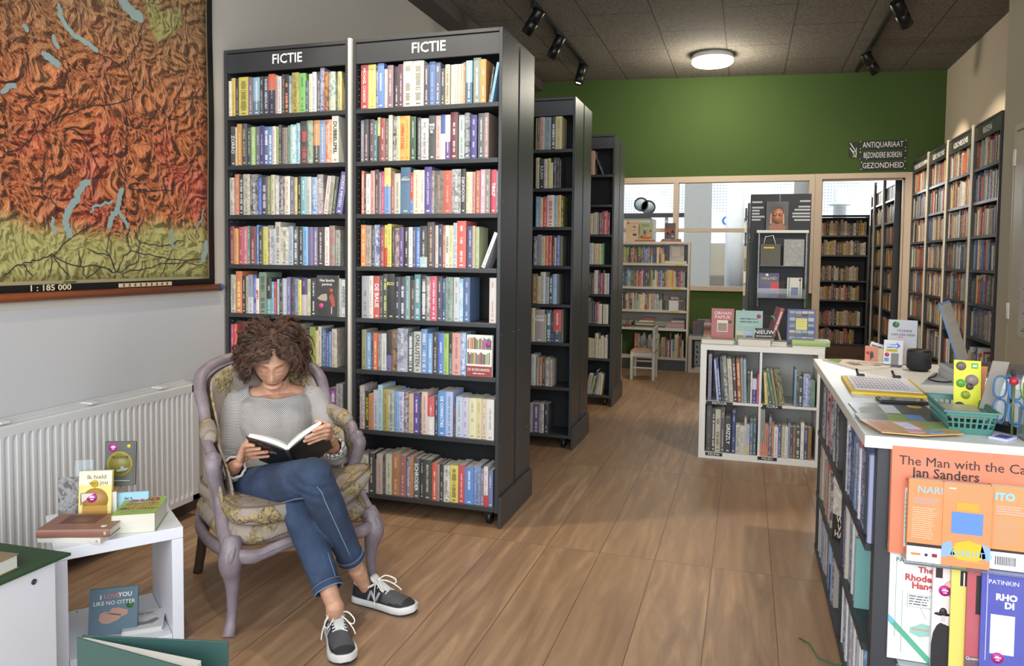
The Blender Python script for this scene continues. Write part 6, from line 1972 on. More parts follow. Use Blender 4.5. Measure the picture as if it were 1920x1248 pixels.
M_ = on_cover(o, .008, .19); cov_text(o, M_, 'PATINKIN', .048, .252, .015, 'e8e8f0'); cov_text(o, M_, 'RHO', .055, .215, .022, 'f0f0f4', bold=.001); cov_text(o, M_, 'DI', .062, .195, .022, 'f0f0f4', bold=.001); cov_rect(o, M_, .022, .07, .075, .17, 'e4e6ee', 'cover_drawing'); cov_rect(o, M_, .012, .05, .0135, .275, 'c8ccf0', 'cover_rule'); sticker(o, M_, .040, .060, .014)
o = front(.672, zl, .02, .29, .19, 'c09080', 'rose brown album at the right edge of the counter front', dy=-.01, hard=False)
o = front(.704, zl, .02, .29, .19, '1c1c1e', 'black album at the far right edge of the counter front', dy=-.005, hard=False)
MB().box(.408, 1.018, 2.13, 2.172, .268, .2735).build('front_ledge', plain('9ca4a8', .3), CT); MB().box(.408, 1.018, 2.10, 2.172, .5525, .5575).build('front_ledge', acr.m, CT)

# ---------------------------------------------------------------- things on the counter
ZC = .8703
o = MB().prism([(.345, 3.70), (.47, 3.385), (.60, 3.53), (.64, 3.68), (.46, 3.735)], 'z', ZC, ZC+.006).build('newspaper', plain('d8d0c4', .8)); tag(o, 'folded newspaper with a green picture corner on the far end of the counter', 'newspaper')
MB().prism([(.36, 3.67), (.40, 3.57), (.43, 3.69), (.41, 3.73)], 'z', ZC+.006, ZC+.0066).build('green_picture', plain('7c9850', .7), o)
mb = MB(); r = random.Random(6)
for k_ in range(14): a_ = .44+r.uniform(0, .12); b_ = 3.50+r.uniform(0, .17); mb.box(a_, a_+.03, b_, b_+.006, ZC+.006, ZC+.0066)
mb.build('print_lines', plain('5c5450', .7), o)
MB().prism([(.43, 3.60), (.455, 3.52), (.50, 3.54), (.48, 3.60)], 'z', ZC+.006, ZC+.0067).build('photo', plain('8c6c58', .7), o)
# clipboard
t = thing('clipboard', 'yellow folder with a printed form held by two black clips on the counter', 'clipboard', (.48, 2.96, ZC))
Mc = Matrix.Translation((.482, 2.975, ZC)) @ Matrix.Rotation(math.radians(-1.5), 4, 'Z')
MB().box(-.122, .122, -.19, .19, 0, .010).build('folder', plain('d8b428', .5), t, M=Mc, bevel=.003)
MB().box(-.105, .108, -.14, .185, .0105, .0125).build('form_sheet', plain('dcd8e0', .7), t, M=Mc)
mb = MB()
for k_ in range(14): mb.box(-.09+k_*.0125, -.0885+k_*.0125, -.12+.002*k_, .15, .0125, .013)
for k_ in range(5): mb.box(-.09, .05, -.10+k_*.055, -.0985+k_*.055, .0125, .013)
mb.build('form_lines', plain('6c6070', .6), t, M=Mc)
for x_ in (-.052, .075):
    MB().box(x_-.014, x_+.014, .175, .195, .0, .022).tube([(x_-.009, .19, .02), (x_-.012, .215, .034)], .005, 8).build('clip', black_metal, t, M=Mc, bevel=.002)
MB().box(-.045, .07, .183, .188, .013, .016).build('clip_wire', plain('c8c4a8', .3), t, M=Mc)
o = MB().box(.355, .395, 2.70, 2.80, ZC, ZC+.001).build('paper_slip', plain('ececf0', .6)); tag(o, 'small white paper slip left of the phone on the counter', 'paper')
t = thing('mobile_phone', 'black mobile phone lying below the yellow folder on the counter', 'phone', (.495, 2.69, ZC))
Mp = Matrix.Translation((.495, 2.685, ZC)) @ Matrix.Rotation(math.radians(4), 4, 'Z')
MB().box(-.073, .073, -.036, .036, 0, .010).build('body', black_metal, t, M=Mp, bevel=.004); MB().box(-.067, .067, -.031, .031, .0101, .0106).build('screen', plain('1c2024', .08), t, M=Mp)
def magazine(pts, z, col, label, th=.003):
    o = MB().prism(pts, 'z', z, z+th).build('magazine', plain(col, .3)); return tag(o, label, 'magazine')
o = magazine([(.325, 2.595), (.330, 2.40), (.555, 2.47), (.553, 2.64), (.34, 2.62)], ZC, '3c3c3a', 'dark magazine with white title lying on the counter, farthest of three')
mb = MB(); mb.box(.41, .455, 2.47, 2.60, ZC+.003, ZC+.0035); mb.build('title', plain('d0d0d4', .4), o); MB().lathe([(.001, 0), (.022, 0), (.022, .0006), (.001, .0006)], (.515, 2.60, ZC+.003), 20).build('yellow_disc', plain('c8982c', .4), o); MB().prism([(.34, 2.42), (.345, 2.52), (.38, 2.56), (.42, 2.45)], 'z', ZC+.003, ZC+.0035).build('photo', plain('8c8c70', .4), o)
o = magazine([(.318, 2.41), (.322, 2.305), (.53, 2.355), (.549, 2.455)], ZC+.0036, '505450', 'grey magazine with a green block lying on the counter, middle of three')
MB().prism([(.40, 2.335), (.405, 2.425), (.455, 2.435), (.455, 2.35)], 'z', ZC+.0066, ZC+.0071).build('green_block', plain('7c9c30', .4), o); MB().prism([(.457, 2.35), (.457, 2.435), (.50, 2.44), (.50, 2.36)], 'z', ZC+.0066, ZC+.0071).build('blue_block', plain('6898c8', .4), o)
o = magazine([(.317, 2.302), (.352, 2.150), (.45, 2.146), (.556, 2.205), (.545, 2.345)], ZC+.0072, 'c89c60', 'colourful street map leaflet lying on the counter, nearest of three')
for pts, c_ in (([(.335, 2.29), (.36, 2.18), (.39, 2.17), (.36, 2.29)], 'd08870'), ([(.40, 2.29), (.42, 2.22), (.46, 2.22), (.44, 2.30)], 'd8d8f0'), ([(.47, 2.31), (.48, 2.22), (.53, 2.24), (.52, 2.32)], '90b070'), ([(.41, 2.20), (.42, 2.165), (.46, 2.17), (.45, 2.205)], 'd8a8c8'), ([(.455, 2.205), (.47, 2.17), (.51, 2.19), (.50, 2.215)], '88a8d0')):
    MB().prism(pts, 'z', ZC+.0102, ZC+.0107).build('printed_block', plain(c_, .4), o)
# laptop on its stack
t = thing('box_file', 'flat white box carrying the laptop, lower of two, on the counter', 'box', (.98, 3.5, ZC)); MB().box(.76, 1.12, 3.10, 3.42, ZC, ZC+.026).build('body', plain('dcdcda', .5), t, bevel=.003)
o = MB().box(.765, 1.13, 3.105, 3.43, ZC+.0265, ZC+.047).build('box_file', plain('d8dce0', .5), bevel=.003); tag(o, 'flat white and blue box carrying the laptop, upper of two, on the counter', 'box'); MB().box(.765, 1.13, 3.103, 3.105, ZC+.038, ZC+.047).build('blue_edge', plain('2c4c7c', .5), o)
LT = thing('laptop', 'open dark grey laptop seen from the side on white boxes', 'laptop', (.98, 3.5, ZC+.048))
zl = ZC+.0475
Ml = Matrix.Translation((.765, 3.13, zl)) @ Matrix.Rotation(math.radians(-19), 4, 'Z')
lg = plain('4c4a48', .4)
MB().box(0, .25, 0, .32, 0, .014).build('base', lg, LT, M=Ml, bevel=.003)
for i in range(6):
    for j in range(12): pass
mb = MB()
for i in range(5):
    for j in range(11): mb.box(.045+i*.019, .061+i*.019, .02+j*.0235, .041+j*.0235, .014, .0155)
k1 = mb.build('keyboard', plain('34322f', .5), LT, M=Ml); k1['kind'] = 'stuff'
Ms = Ml @ Matrix.Translation((.004, 0, .014)) @ Matrix.Rotation(math.radians(-18), 4, 'Y')
MB().box(-.004, .002, 0, .32, 0, .255).build('lid', plain('48688c', .35), LT, M=Ms, bevel=.002)
MB().box(.0022, .0032, .008, .312, .012, .245).build('screen', plain('8c8680', .1), LT, M=Ms)
t = thing('smart_speaker', 'squat black cylindrical speaker on the counter beside the laptop', 'speaker', (.70, 3.56, ZC))
MB().lathe([(.001, .0), (.034, 0), (.036, .004), (.045, .012), (.045, .085), (.043, .090), (.030, .088), (.001, .082)], (.705, 3.50, ZC), 40).build('body', plain('1e1f21', .5), t, smooth=True)
MB().lathe([(.046, .015), (.047, .015), (.047, .082), (.046, .082)], (.705, 3.50, ZC), 40).build('fabric_band', plain('28292b', .8), t, smooth=True)
pts = [(.755, 3.42, ZC+.004), (.73, 3.33, ZC+.004), (.69, 3.25, ZC+.004), (.70, 3.19, ZC+.004), (.74, 3.18, ZC+.004), (.775, 3.23, ZC+.004), (.78, 3.16, ZC+.006), (.785, 3.09, ZC+.03), (.80, 3.085, ZC+.058)]
def smooth_pts(P, n=6):
    P = [Vector(p) for p in P]; out = []
    for i in range(len(P)-1):
        p0, p1, p2, p3 = P[max(i-1, 0)], P[i], P[i+1], P[min(i+2, len(P)-1)]
        for k in range(n):
            t_ = k/n; out.append(.5*((2*p1)+(-p0+p2)*t_+(2*p0-5*p1+4*p2-p3)*t_*t_+(-p0+3*p1-3*p2+p3)*t_**3))
    out.append(P[-1]); return out
o = MB().tube(smooth_pts(pts), .0028, 8).build('power_cable', plain('141416', .4)); tag(o, 'thin black cable looping between the speaker and the laptop', 'cable')
o = face_book(.615, 3.70, ZC, .022, .20, .115, 'a8aab4', 'grey hardback with a green sticker, slanted at the back of the counter', tilt=-.25, rz=math.radians(-14))
M_ = on_cover(o, .022, .115); cov_disc(o, M_, .03, .178, .014, '3c7048'); cov_text(o, M_, 'YVONNE', .065, .15, .015, '343848', bold=.0003); cov_text(o, M_, 'VAN DER MEER', .060, .132, .014, '343848', bold=.0003); cov_rect(o, M_, 0, .0, .115, .085, 'b8b0b0', 'cover_picture'); cov_rect(o, M_, .04, .118, .06, .123, 'c86858', 'cover_mark')
o = face_book(.585, 3.60, ZC, .03, .115, .075, 'c8c8cc', 'small book with a blue arrow on the counter, in front of the grey hardback', tilt=-.2, rz=math.radians(-14))
M_ = on_cover(o, .03, .075); cov_blob(o, M_, [(.012, .08), (.05, .082), (.05, .076), (.066, .09), (.05, .106), (.05, .098), (.012, .096)], '3c68b8', 'cover_arrow'); cov_text(o, M_, 'SPOOR', .033, .089, .013, 'f0f4f8', bold=.0004, lift=.001); cov_rect(o, M_, .008, .062, .055, .076, 'c8b828', 'cover_block'); cov_text(o, M_, 'ZOEKEN', .032, .069, .010, '302c18', lift=.001); cov_disc(o, M_, .014, .05, .009, 'b83048'); cov_rect(o, M_, .03, .008, .06, .058, '6c6c64', 'cover_photo'); cov_rect(o, M_, .004, .02, .022, .036, '4c80c0', 'cover_photo'); cov_rect(o, M_, .0, .0, .075, .008, '303038', 'cover_foot')
o = face_book(.525, 3.70, ZC, .03, .075, .05, 'c86838', 'orange book with black figures standing on the back of the counter', tilt=-.05, rz=math.radians(-10), hard=False)
M_ = on_cover(o, .03, .05); cov_disc(o, M_, .012, .045, .007, 'b83048'); cov_blob(o, M_, [(.022, .01), (.020, .04), (.026, .055), (.034, .045), (.036, .02), (.03, .025)], '241c18', 'cover_figure')
o = MB().box(0, .055, 0, .001, 0, .035).build('price_card', plain('dcdce0', .6), M=Matrix.Translation((.545, 3.738, ZC+.060)) @ Matrix.Rotation(.3, 4, 'Y')); tag(o, 'small white handwritten card sticking out behind the orange book', 'card')
MB().box(.005, .05, -.0005, 0, .018, .022).build('handwriting', black_ink, o, local=True, M=Matrix.Translation((.545, 3.738, ZC+.060)) @ Matrix.Rotation(.3, 4, 'Y'))
o = MB().box(.545, .60, 3.70, 3.73, ZC, ZC+.062).build('card_box', plain('d8c8a8', .6)); tag(o, 'small beige box holding the white card at the back of the counter', 'box')
# teal basket
t = thing('plastic_basket', 'small sea green plastic basket with slotted sides on the counter', 'basket', (.60, 2.4, ZC))
tc = plain('4c8078', .45)
Mb = Matrix.Translation((.585, 2.365, ZC)) @ Matrix.Rotation(math.radians(-2), 4, 'Z')
def wallq(p0, p1, p2, p3, th): pass
mb = MB()
# tapered walls with slots
hb, wt, wb, lt, lb = .062, .062, .050, .135, .118
def wall(side):
    n_slots = 8 if side in ('f', 'b') else 14
    Wt, Wb = (wt, wb) if side in ('f', 'b') else (lt, lb)
    Dt, Db = (lt, lb) if side in ('f', 'b') else (wt, wb)
    sgn = -1 if side in ('f', 'l') else 1
    def P(u, z, off=0):
        W_ = Wb+(Wt-Wb)*z/hb; D_ = Db+(Dt-Db)*z/hb
        a_ = u*W_; b_ = sgn*(D_-off)
        return (a_, b_, z) if side in ('f', 'b') else (b_, a_, z)
    def cell(u0, u1, z0, z1):
        q = [P(u0, z0), P(u1, z0), P(u1, z1), P(u0, z1), P(u0, z0, .0025), P(u1, z0, .0025), P(u1, z1, .0025), P(u0, z1, .0025)]
        v = [mb.bm.verts.new(p) for p in q]
        for f in ((0,1,2,3),(7,6,5,4),(0,4,5,1),(1,5,6,2),(2,6,7,3),(3,7,4,0)): mb.bm.faces.new([v[i] for i in f])
    cell(-1, 1, 0, .018); cell(-1, 1, .030, .034); cell(-1, 1, .050, hb)
    k = n_slots
    for i in range(k+1):
        u = -1+2*(i+.0)/k
        cell(max(-1, u-.35/k), min(1, u+.35/k), .018, .030); cell(max(-1, u-.35/k), min(1, u+.35/k), .034, .050)
for s in 'fblr': wall(s)
mb.box(-wb, wb, -lb, lb, 0, .0025)
mb.box(-wt-.005, wt+.005, -lt-.005, -lt+.001, hb-.001, hb+.003).box(-wt-.005, wt+.005, lt-.001, lt+.005, hb-.001, hb+.003).box(-wt-.005, -wt+.001, -lt, lt, hb-.001, hb+.003).box(wt-.001, wt+.005, -lt, lt, hb-.001, hb+.003)
mb.build('body', tc, t, M=Mb)
o = MB().box(-.045, .045, -.10, .05, .045, .049).build('photo_card', plain('b0a898', .4), M=Mb @ Matrix.Rotation(.06, 4, 'X')); tag(o, 'greyish brown printed card lying in the green basket', 'card')
o = MB().box(-.045, .02, .03, .10, .040, .043).build('silver_packet', plain('c4c8c8', .25, metal=.6), M=Mb @ Matrix.Rotation(.12, 4, 'Y')); tag(o, 'crumpled silver packet in the back of the green basket', 'packet')
def card(P0, ux, uz, w, h, th, col, label, name='leaflet', cat='leaflet'):
    o = panel(P0, ux, uz, w, h, th, plain(col, .4), name, None); return tag(o, label, cat)
o = card((.585, 2.435, ZC+.012), (1, -.12, 0), (-.02, .02, 1), .068, .165, .001, 'd4d42c', 'tall yellow leaflet with animal pictures standing in the green basket')
Mq = frame((.585, 2.4335, ZC+.012), (1, -.12, 0), (-.02, .02, 1))
for x_, y_, r_, c_ in ((.018, .148, .013, '6c645c'), (.045, .108, .017, '8c8078'), (.018, .098, .012, '60a040'), (.03, .065, .012, '8c9c30'), (.015, .03, .014, '4c3c5c'), (.048, .02, .010, 'c8c8d0'), (.04, .09, .010, '5c5048')):
    MB().lathe([(.0001, 0), (r_, 0), (r_, .0006), (.0001, .0006)], (0, 0, 0), 14).build('animal_picture', plain(c_, .4), o, M=Mq @ Matrix.Translation((x_, y_, .0004)))
MB().box(.044, .060, .143, .158, .0004, .001).build('green_logo', plain('3ca038', .4), o, M=Mq); MB().prism([(.047, .146), (.047, .155), (.050, .151), (.052, .155), (.054, .151), (.057, .155), (.057, .146), (.054, .149), (.052, .146), (.050, .149)], 'z', .001, .0014).build('logo_mark', white_ink, o, M=Mq)
o = card((.632, 2.37, ZC+.05), (1, -.3, 0), (.24, .10, 1), .04, .14, .003, '7c7468', 'grey brown postcard leaning in the green basket', 'postcard', 'card')
o = card((.610, 2.46, ZC+.02), (1, -.2, 0), (.12, .10, 1), .05, .14, .002, 'c87838', 'orange edged card behind the grey postcard in the green basket', 'postcard', 'card')
# reading glasses stuck in a stand
t = thing('reading_glasses', 'two pairs of blue framed reading glasses hanging on a black stand at the right edge', 'glasses', (.69, 2.33, ZC))
bl = plain('4c84c8', .3); bld = plain('3c6894', .3)
MB().prism([(.655, 2.33), (.70, 2.28), (.74, 2.33), (.70, 2.37)], 'z', ZC, ZC+.02).box(.695, .705, 2.325, 2.335, ZC+.02, ZC+.17).build('stand', black_metal, t)
def lens_loop(c, rx, rz, tilt, mat, nm='frame_rim'):
    P = []
    for k in range(25):
        a_ = 2*pi*k/24; x_ = rx*math.copysign(abs(math.cos(a_))**.75, math.cos(a_)); z_ = rz*math.copysign(abs(math.sin(a_))**.75, math.sin(a_))
        P.append(Vector(c)+Vector((x_*math.cos(tilt)+z_*math.sin(tilt)*.15, -.01*math.sin(a_*2)*0, z_*math.cos(tilt*.4))))
    return P
for (cx, cy, m__, lz) in ((.662, 2.30, bld, 0), (.692, 2.275, bl, .0)):
    for zz in (.062, .125):
        MB().tube(lens_loop((cx, cy, ZC+zz), .016, .029, .3, m__), .0026, 8, cap=False).build('frame_rim', m__, t)
        q = [v for v in lens_loop((cx, cy, ZC+zz), .0145, .027, .3, m__)[:-1]]
        mb = MB(); mb.bm.faces.new([mb.bm.verts.new(v) for v in q]); r_ = bmesh.ops.extrude_face_region(mb.bm, geom=mb.bm.faces[:])
        for v in [g for g in r_['geom'] if isinstance(g, bmesh.types.BMVert)]: v.co.y += .001
        mb.build('lens', acr.m, t)
    MB().tube([(cx, cy, ZC+.092), (cx-.004, cy-.003, ZC+.094), (cx, cy, ZC+.097)], .0028, 8).build('bridge', m__, t)
    MB().tube(smooth_pts([(cx+.012, cy, ZC+.150), (cx+.022, cy-.004, ZC+.155), (cx+.024, cy+.01, ZC+.10), (cx+.018, cy+.02, ZC+.02)]), .0022, 8).build('temple', m__, t)
    MB().tube(smooth_pts([(cx-.012, cy, ZC+.035), (cx+.004, cy-.012, ZC+.030), (cx+.016, cy-.008, ZC+.08), (cx+.020, cy-.004, ZC+.14)]), .0022, 8).build('temple', m__, t)
# pen with tulip top and pot
t = thing('tulip_pen', 'green pen topped with a white tulip flower in the pen pot', 'pen', (.70, 2.24, ZC))
MB().lathe([(.0025, 0), (.0035, .004), (.004, .09), (.006, .11)], (.705, 2.235, ZC+.004), 12).build('stem', plain('6cb038', .4), t, smooth=True)
MB().lathe([(.001, .0), (.010, .008), (.0155, .03), (.0145, .05), (.008, .066), (.001, .070)], (.705, 2.235, ZC+.105), 18).build('petals', plain('ecebe0', .4), t, smooth=True)
for a_ in (0, 2.1, 4.2):
    q = Vector((.705+.0115*math.cos(a_), 2.235+.0115*math.sin(a_), 0))
    MB().tube([(q.x*.5+.3525, q.y*.5+1.1175, ZC+.10), (q.x, q.y, ZC+.125), (.705+.014*math.cos(a_), 2.235+.014*math.sin(a_), ZC+.148), (.705+.006*math.cos(a_), 2.235+.006*math.sin(a_), ZC+.162)], [.004, .008, .007, .001], 10).build('sepal', plain('6cb038', .4), t, smooth=True)
o = MB().lathe([(.001, -.012), (.009, -.008), (.0115, 0), (.009, .008), (.001, .012)], (.682, 2.262, ZC+.148), 18).build('red_pen_top', plain('b0283c', .4), smooth=True)
o2 = thing('berry_pen', 'pen with a round red top behind the tulip pen', 'pen', (.682, 2.262, ZC+.004)); o.parent = o2; o.data.transform(Matrix.Translation((-.682, -2.262, -ZC-.004)))
MB().tube([(.682, 2.262, ZC+.004), (.682, 2.262, ZC+.138)], .003, 8).build('shaft', plain('5c6c38', .4), o2)
t = thing('pen_pot', 'clear square pen pot at the right edge of the counter', 'pen pot', (.715, 2.225, ZC))
MB().box(.695, .752, 2.205, 2.208, ZC, ZC+.08).box(.695, .752, 2.262, 2.265, ZC, ZC+.08).box(.695, .698, 2.208, 2.262, ZC, ZC+.08).box(.749, .752, 2.208, 2.262, ZC, ZC+.08).box(.698, .749, 2.208, 2.262, ZC, ZC+.003).build('body', acr.m, t)
for k_, (x_, c_, h_) in enumerate(((.712, '26262a', .125), (.728, '303034', .12), (.74, '2c3c30', .11))):
    o = MB().lathe([(.001, 0), (.0065, .002), (.0065, h_-.01), (.004, h_), (.001, h_)], (x_, 2.245-.008*k_, ZC+.0035), 12).build('marker_pen', plain(c_, .4), smooth=True); tag(o, 'dark marker in the clear pen pot, %s from the left' % ORD[k_], 'pen')
t = thing('tealight_card', 'small white and blue square card box at the front edge of the counter', 'box', (.65, 2.25, ZC))
Mq = Matrix.Translation((.650, 2.222, ZC)) @ Matrix.Rotation(math.radians(-38), 4, 'Z')
MB().box(-.022, .022, -.030, .030, 0, .006).build('body', plain('c8ccf0', .4), t, M=Mq, bevel=.001); MB().box(-.014, .016, -.018, .020, .006, .0066).build('printed_picture', plain('4c4c9c', .4), t, M=Mq)
# posters on the cupboard door
def poster(y0, y1, z0, z1, label, items):
    t = thing('notice_poster', label, 'poster', (1.698, (y0+y1)/2, z0))
    MB().box(1.6965, 1.699, y0, y1, z0, z1).build('sheet', plain('c8c4bc', .6), t)
    mb = MB(); r = random.Random(int(z0*100))
    z_ = z1-.06
    while z_ > z0+.04:
        w_ = r.uniform(.25, .8)*(y1-y0)
        if r.random() > .25: mb.box(1.6958, 1.6966, (y0+y1)/2-w_/2, (y0+y1)/2+w_/2, z_, z_+.006)
        z_ -= .016
    mb.build('text_lines', plain('5c5850', .6), t)
    for yy, zz, c_ in items: MB().box(1.6955, 1.6965, yy-.03, yy+.03, zz, zz+.05).build('picture', plain(c_, .6), t)
poster(5.10, 5.62, 1.42, 2.0, 'upper white notice on the cupboard door at the right edge', [(5.36, 1.55, '3c4c84'), ])
poster(5.06, 5.60, .85, 1.40, 'lower white notice on the cupboard door at the right edge', [(5.34, 1.28, 'c8a03c'), (5.36, 1.0, '8c4c44')])

# ---------------------------------------------------------------- armchair
CH = thing('armchair', 'lilac painted wooden armchair with worn floral tapestry, in which a woman reads', 'armchair', (-1.759, 2.521, 0), math.radians(55))
def m_lilac():
    a = N('lilac_painted_wood'); p = a.coord()
    c = a.ramp(a.noise(p, 9, 5, .6), [(.3, '6c6266'), (.55, '83787f'), (.75, '978d93')])
    wear = a.ramp(a.noise(p, 34, 5, .7), [(.60, 0.0), (.70, 1.0)])
    c = a.mix(a.math('MULTIPLY', wear, .55), c, '75625a')
    a.set(c, .45); a.bump(a.noise(p, 60, 3), .2, .002); return a.m
def m_tapestry():
    a = N('floral_tapestry'); p = a.coord()
    base = a.mix(a.noise(p, 6, 3), '8f8278', 'a3968c')
    big = a.noise(p, 8.5, 2, .5, 1.2)
    mask = a.ramp(big, [(.50, 0.0), (.56, 1.0)])
    petals = a.noise(p, 55, 4, .7, 1.0)
    fl = a.ramp(petals, [(.36, '5e5038'), (.47, '93805a'), (.56, 'b6a57c'), (.68, 'a08a52')])
    gr = a.ramp(a.noise(p, 13, 2, .5, .8), [(.60, 0.0), (.66, 1.0)])
    c = a.mix(mask, base, fl)
    c = a.mix(a.math('MULTIPLY', gr, .55), c, a.ramp(petals, [(.35, '4f5634'), (.7, '8c8a58')]))
    a.set(c, .95)
    h = a.math('ADD', a.math('MULTIPLY', a.math('MULTIPLY', mask, petals), 1.4), a.math('MULTIPLY', a.noise(p, 420, 2), .2))
    a.bump(h, .9, .008); return a.m
LIL, TAP = m_lilac(), m_tapestry()
NAIL = plain('4a3c3e', .4)
for s in (-1, 1):
    P_ = [(s*.292, -.298, 0), (s*.288, -.292, .012), (s*.276, -.276, .05), (s*.268, -.264, .12), (s*.270, -.266, .19), (s*.277, -.272, .24), (s*.272, -.266, .285), (s*.262, -.25, .335)]
    MB().tube(smooth_pts(P_, 4), [.024, .024, .023, .022, .0205, .020, .019, .018, .018, .018, .018, .019, .020, .021, .023, .025, .028, .031, .034, .037, .039, .041, .041, .040, .038, .036, .034, .030, .026][:len(smooth_pts(P_, 4))], 14).build('leg', LIL, CH, local=True, smooth=True)
    MB().tube(smooth_pts([(s*.275, -.281, .21), (s*.285, -.300, .27), (s*.268, -.292, .31)], 4), [.004, .007, .010, .012, .013, .012, .010, .008, .005], 8).build('carved_knee', LIL, CH, local=True, smooth=True)
    P_ = [(s*.235, .315, 0), (s*.225, .295, .10), (s*.215, .275, .22), (s*.21, .27, .31)]
    MB().tube(smooth_pts(P_, 4), [.019, .019, .019, .020, .020, .021, .022, .022, .023, .023, .024, .024, .024], 4).build('leg', plain('4d4039', .55), CH, local=True)
def arc(pts, n=6): return smooth_pts(pts, n)
rail = arc([(-.272, -.272, .275), (-.20, -.305, .268), (-.10, -.318, .292), (0, -.322, .300), (.10, -.318, .292), (.20, -.305, .268), (.272, -.272, .275)])
MB().tube(rail, [.027 if abs(p.x) > .2 else .022 for p in rail], 12, flat=.75).build('front_rail', LIL, CH, local=True, smooth=True)
MB().tube([Vector((p.x, p.y-.012, p.z+.006)) for p in rail], .0065, 8).build('rail_moulding', LIL, CH, local=True, smooth=True)
for s in (-1, 1):
    MB().tube(arc([(s*.275, -.26, .285), (s*.295, -.1, .275), (s*.285, .08, .280), (s*.225, .275, .29)]), .024, 10, flat=.8).build('side_rail', LIL, CH, local=True, smooth=True)
MB().tube(arc([(-.225, .275, .29), (0, .33, .29), (.225, .275, .29)]), .022, 10).build('back_rail', LIL, CH, local=True, smooth=True)
# stuffed seat base
def rounded(cx, cy, hx_, hy_, z0, z1, n=28, bulge=.02, exp=4, top=None, mat=TAP, name='seat', rows=7, crown=.0):
    mb = MB(); rings = []
    for k in range(rows+1):
        t_ = k/rows; z = z0+(z1-z0)*t_
        e = bulge*math.sin(pi*t_)
        ring = []
        for i in range(n*2):
            a_ = pi*i/n; ca, sa = math.cos(a_), math.sin(a_)
            x = math.copysign(abs(ca)**(2/exp), ca)*(hx_+e); y = math.copysign(abs(sa)**(2/exp), sa)*(hy_+e)
            ring.append((cx+x, cy+y, z))
        rings.append(ring)
    # crown: inward rings on top
    for f in (.93, .8, .55, .25, .02):
        rings.append([(cx+(p[0]-cx)*f, cy+(p[1]-cy)*f, z1+crown*(1-f*f)) for p in rings[rows]])
    if top: rings = [[top(*p) for p in r] for r in rings]
    mb.loft(rings)
    return mb.build(name, mat, CH, local=True, smooth=True)
rounded(0, -.02, .268, .262, .292, .372, bulge=.022, name='seat_base', crown=.0)
def cush(x, y, z):
    lift = max(0, (x-.12)/.16)*max(0, (-y)/.28)*.085 if z > .30 else 0
    sag = math.exp(-((x+.02)/.17)**2-((y-.02)/.20)**2)*.055*max(0, (z-.375)/.08)
    w_ = .004*math.sin(x*22)*math.sin(y*19)
    return (x*(1+.02*math.sin(y*15)), y, z+lift-sag+w_)
rounded(0, -.045, .262, .268, .376, .446, bulge=.012, exp=6, top=cush, name='seat_cushion', crown=.006)
pip = []
for i in range(57):
    a_ = 2*pi*i/56; ca, sa = math.cos(a_), math.sin(a_)
    x = math.copysign(abs(ca)**(1/3), ca)*.266; y = -.045+math.copysign(abs(sa)**(1/3), sa)*.272
    pip.append(cush(x, y, .445))
MB().tube(pip, .0042, 6, cap=False).build('cushion_piping', plain('6c5e50', .9), CH, local=True, smooth=True)
# show-wood frame of arms and back (left half, mirrored)
HALF = [(-.280, -.085, .585), (-.288, -.05, .622), (-.280, .0, .632), (-.264, .06, .642), (-.252, .11, .675), (-.252, .15, .735), (-.252, .19, .790), (-.232, .245, .835), (-.185, .290, .862), (-.12, .325, .880), (-.05, .343, .888), (0, .345, .890)]
FULL = HALF+[(-x, y, z) for x, y, z in HALF[-2::-1]]
fp = arc(FULL, 5)
rad = [.017+.005*min(1, max(0, (p.z-.66)/.1)) for p in fp]
MB().tube(fp, rad, 12, flat=1.15).build('frame', LIL, CH, local=True, smooth=True)
inner = [Vector((p.x*.955, p.y*.965-.012, p.z-.016)) for p in fp]
MB().tube(inner, .0075, 8).build('frame_bead', LIL, CH, local=True, smooth=True)
for s in (-1, 1):
    P_ = arc([(s*.280, -.085, .585), (s*.290, -.115, .560), (s*.278, -.11, .50), (s*.262, -.105, .43), (s*.266, -.165, .355), (s*.272, -.245, .30)], 4)
    MB().tube(P_, [.026, .030, .031, .030, .028, .026, .025, .025, .024, .023, .023, .023, .024, .025, .026, .028, .030, .030, .030, .030, .030][:len(P_)], 12).build('arm_support', LIL, CH, local=True, smooth=True)
    MB().lathe([(.001, -.017), (.024, -.015), (.027, 0), (.024, .015), (.001, .017)], (s*.287, -.105, .585), 16, Matrix.Rotation(pi/2, 4, 'Y')).build('arm_scroll', LIL, CH, local=True, smooth=True)
    MB().tube(arc([(s*.278, -.045, .632), (s*.272, .0, .650), (s*.258, .06, .660), (s*.250, .10, .678)], 5), [.012, .022, .027, .030, .031, .032, .032, .032, .031, .031, .030, .029, .028, .026, .022, .012], 12, flat=1.0).build('arm_pad', TAP, CH, local=True, smooth=True)
# upholstered shell: inner and outer skins
BOT = [(-.258, -.20, .33), (-.262, -.12, .33), (-.264, -.04, .33), (-.262, .03, .33), (-.257, .09, .33), (-.248, .14, .33), (-.236, .19, .33), (-.21, .235, .33), (-.165, .27, .33), (-.10, .295, .33), (-.04, .306, .33), (0, .308, .33)]
BF = arc(BOT+[(-x, y, z) for x, y, z in BOT[-2::-1]], 5)
def skin(off_in, name, puff, lo=.0):
    mb = MB(); rows = []; K = 10
    for k in range(K+1):
        t_ = k/K; row = []
        for b, t2 in zip(BF, fp):
            p = b.lerp(Vector((t2.x*.96, t2.y*.965-.005, t2.z-.015)), lo+(1-lo)*t_)
            cen = Vector((0, .02, p.z)); d = (cen-p); d.z = 0; d.normalize()
            p = p + d*(off_in + puff*math.sin(pi*t_))
            row.append(p)
        rows.append(row)
    mb.loft(rows, cap=False, closed=False)
    o = mb.build(name, TAP, CH, local=True, smooth=True)
    so = o.modifiers.new('s', 'SOLIDIFY'); so.thickness = .008; so.offset = 0
    return o
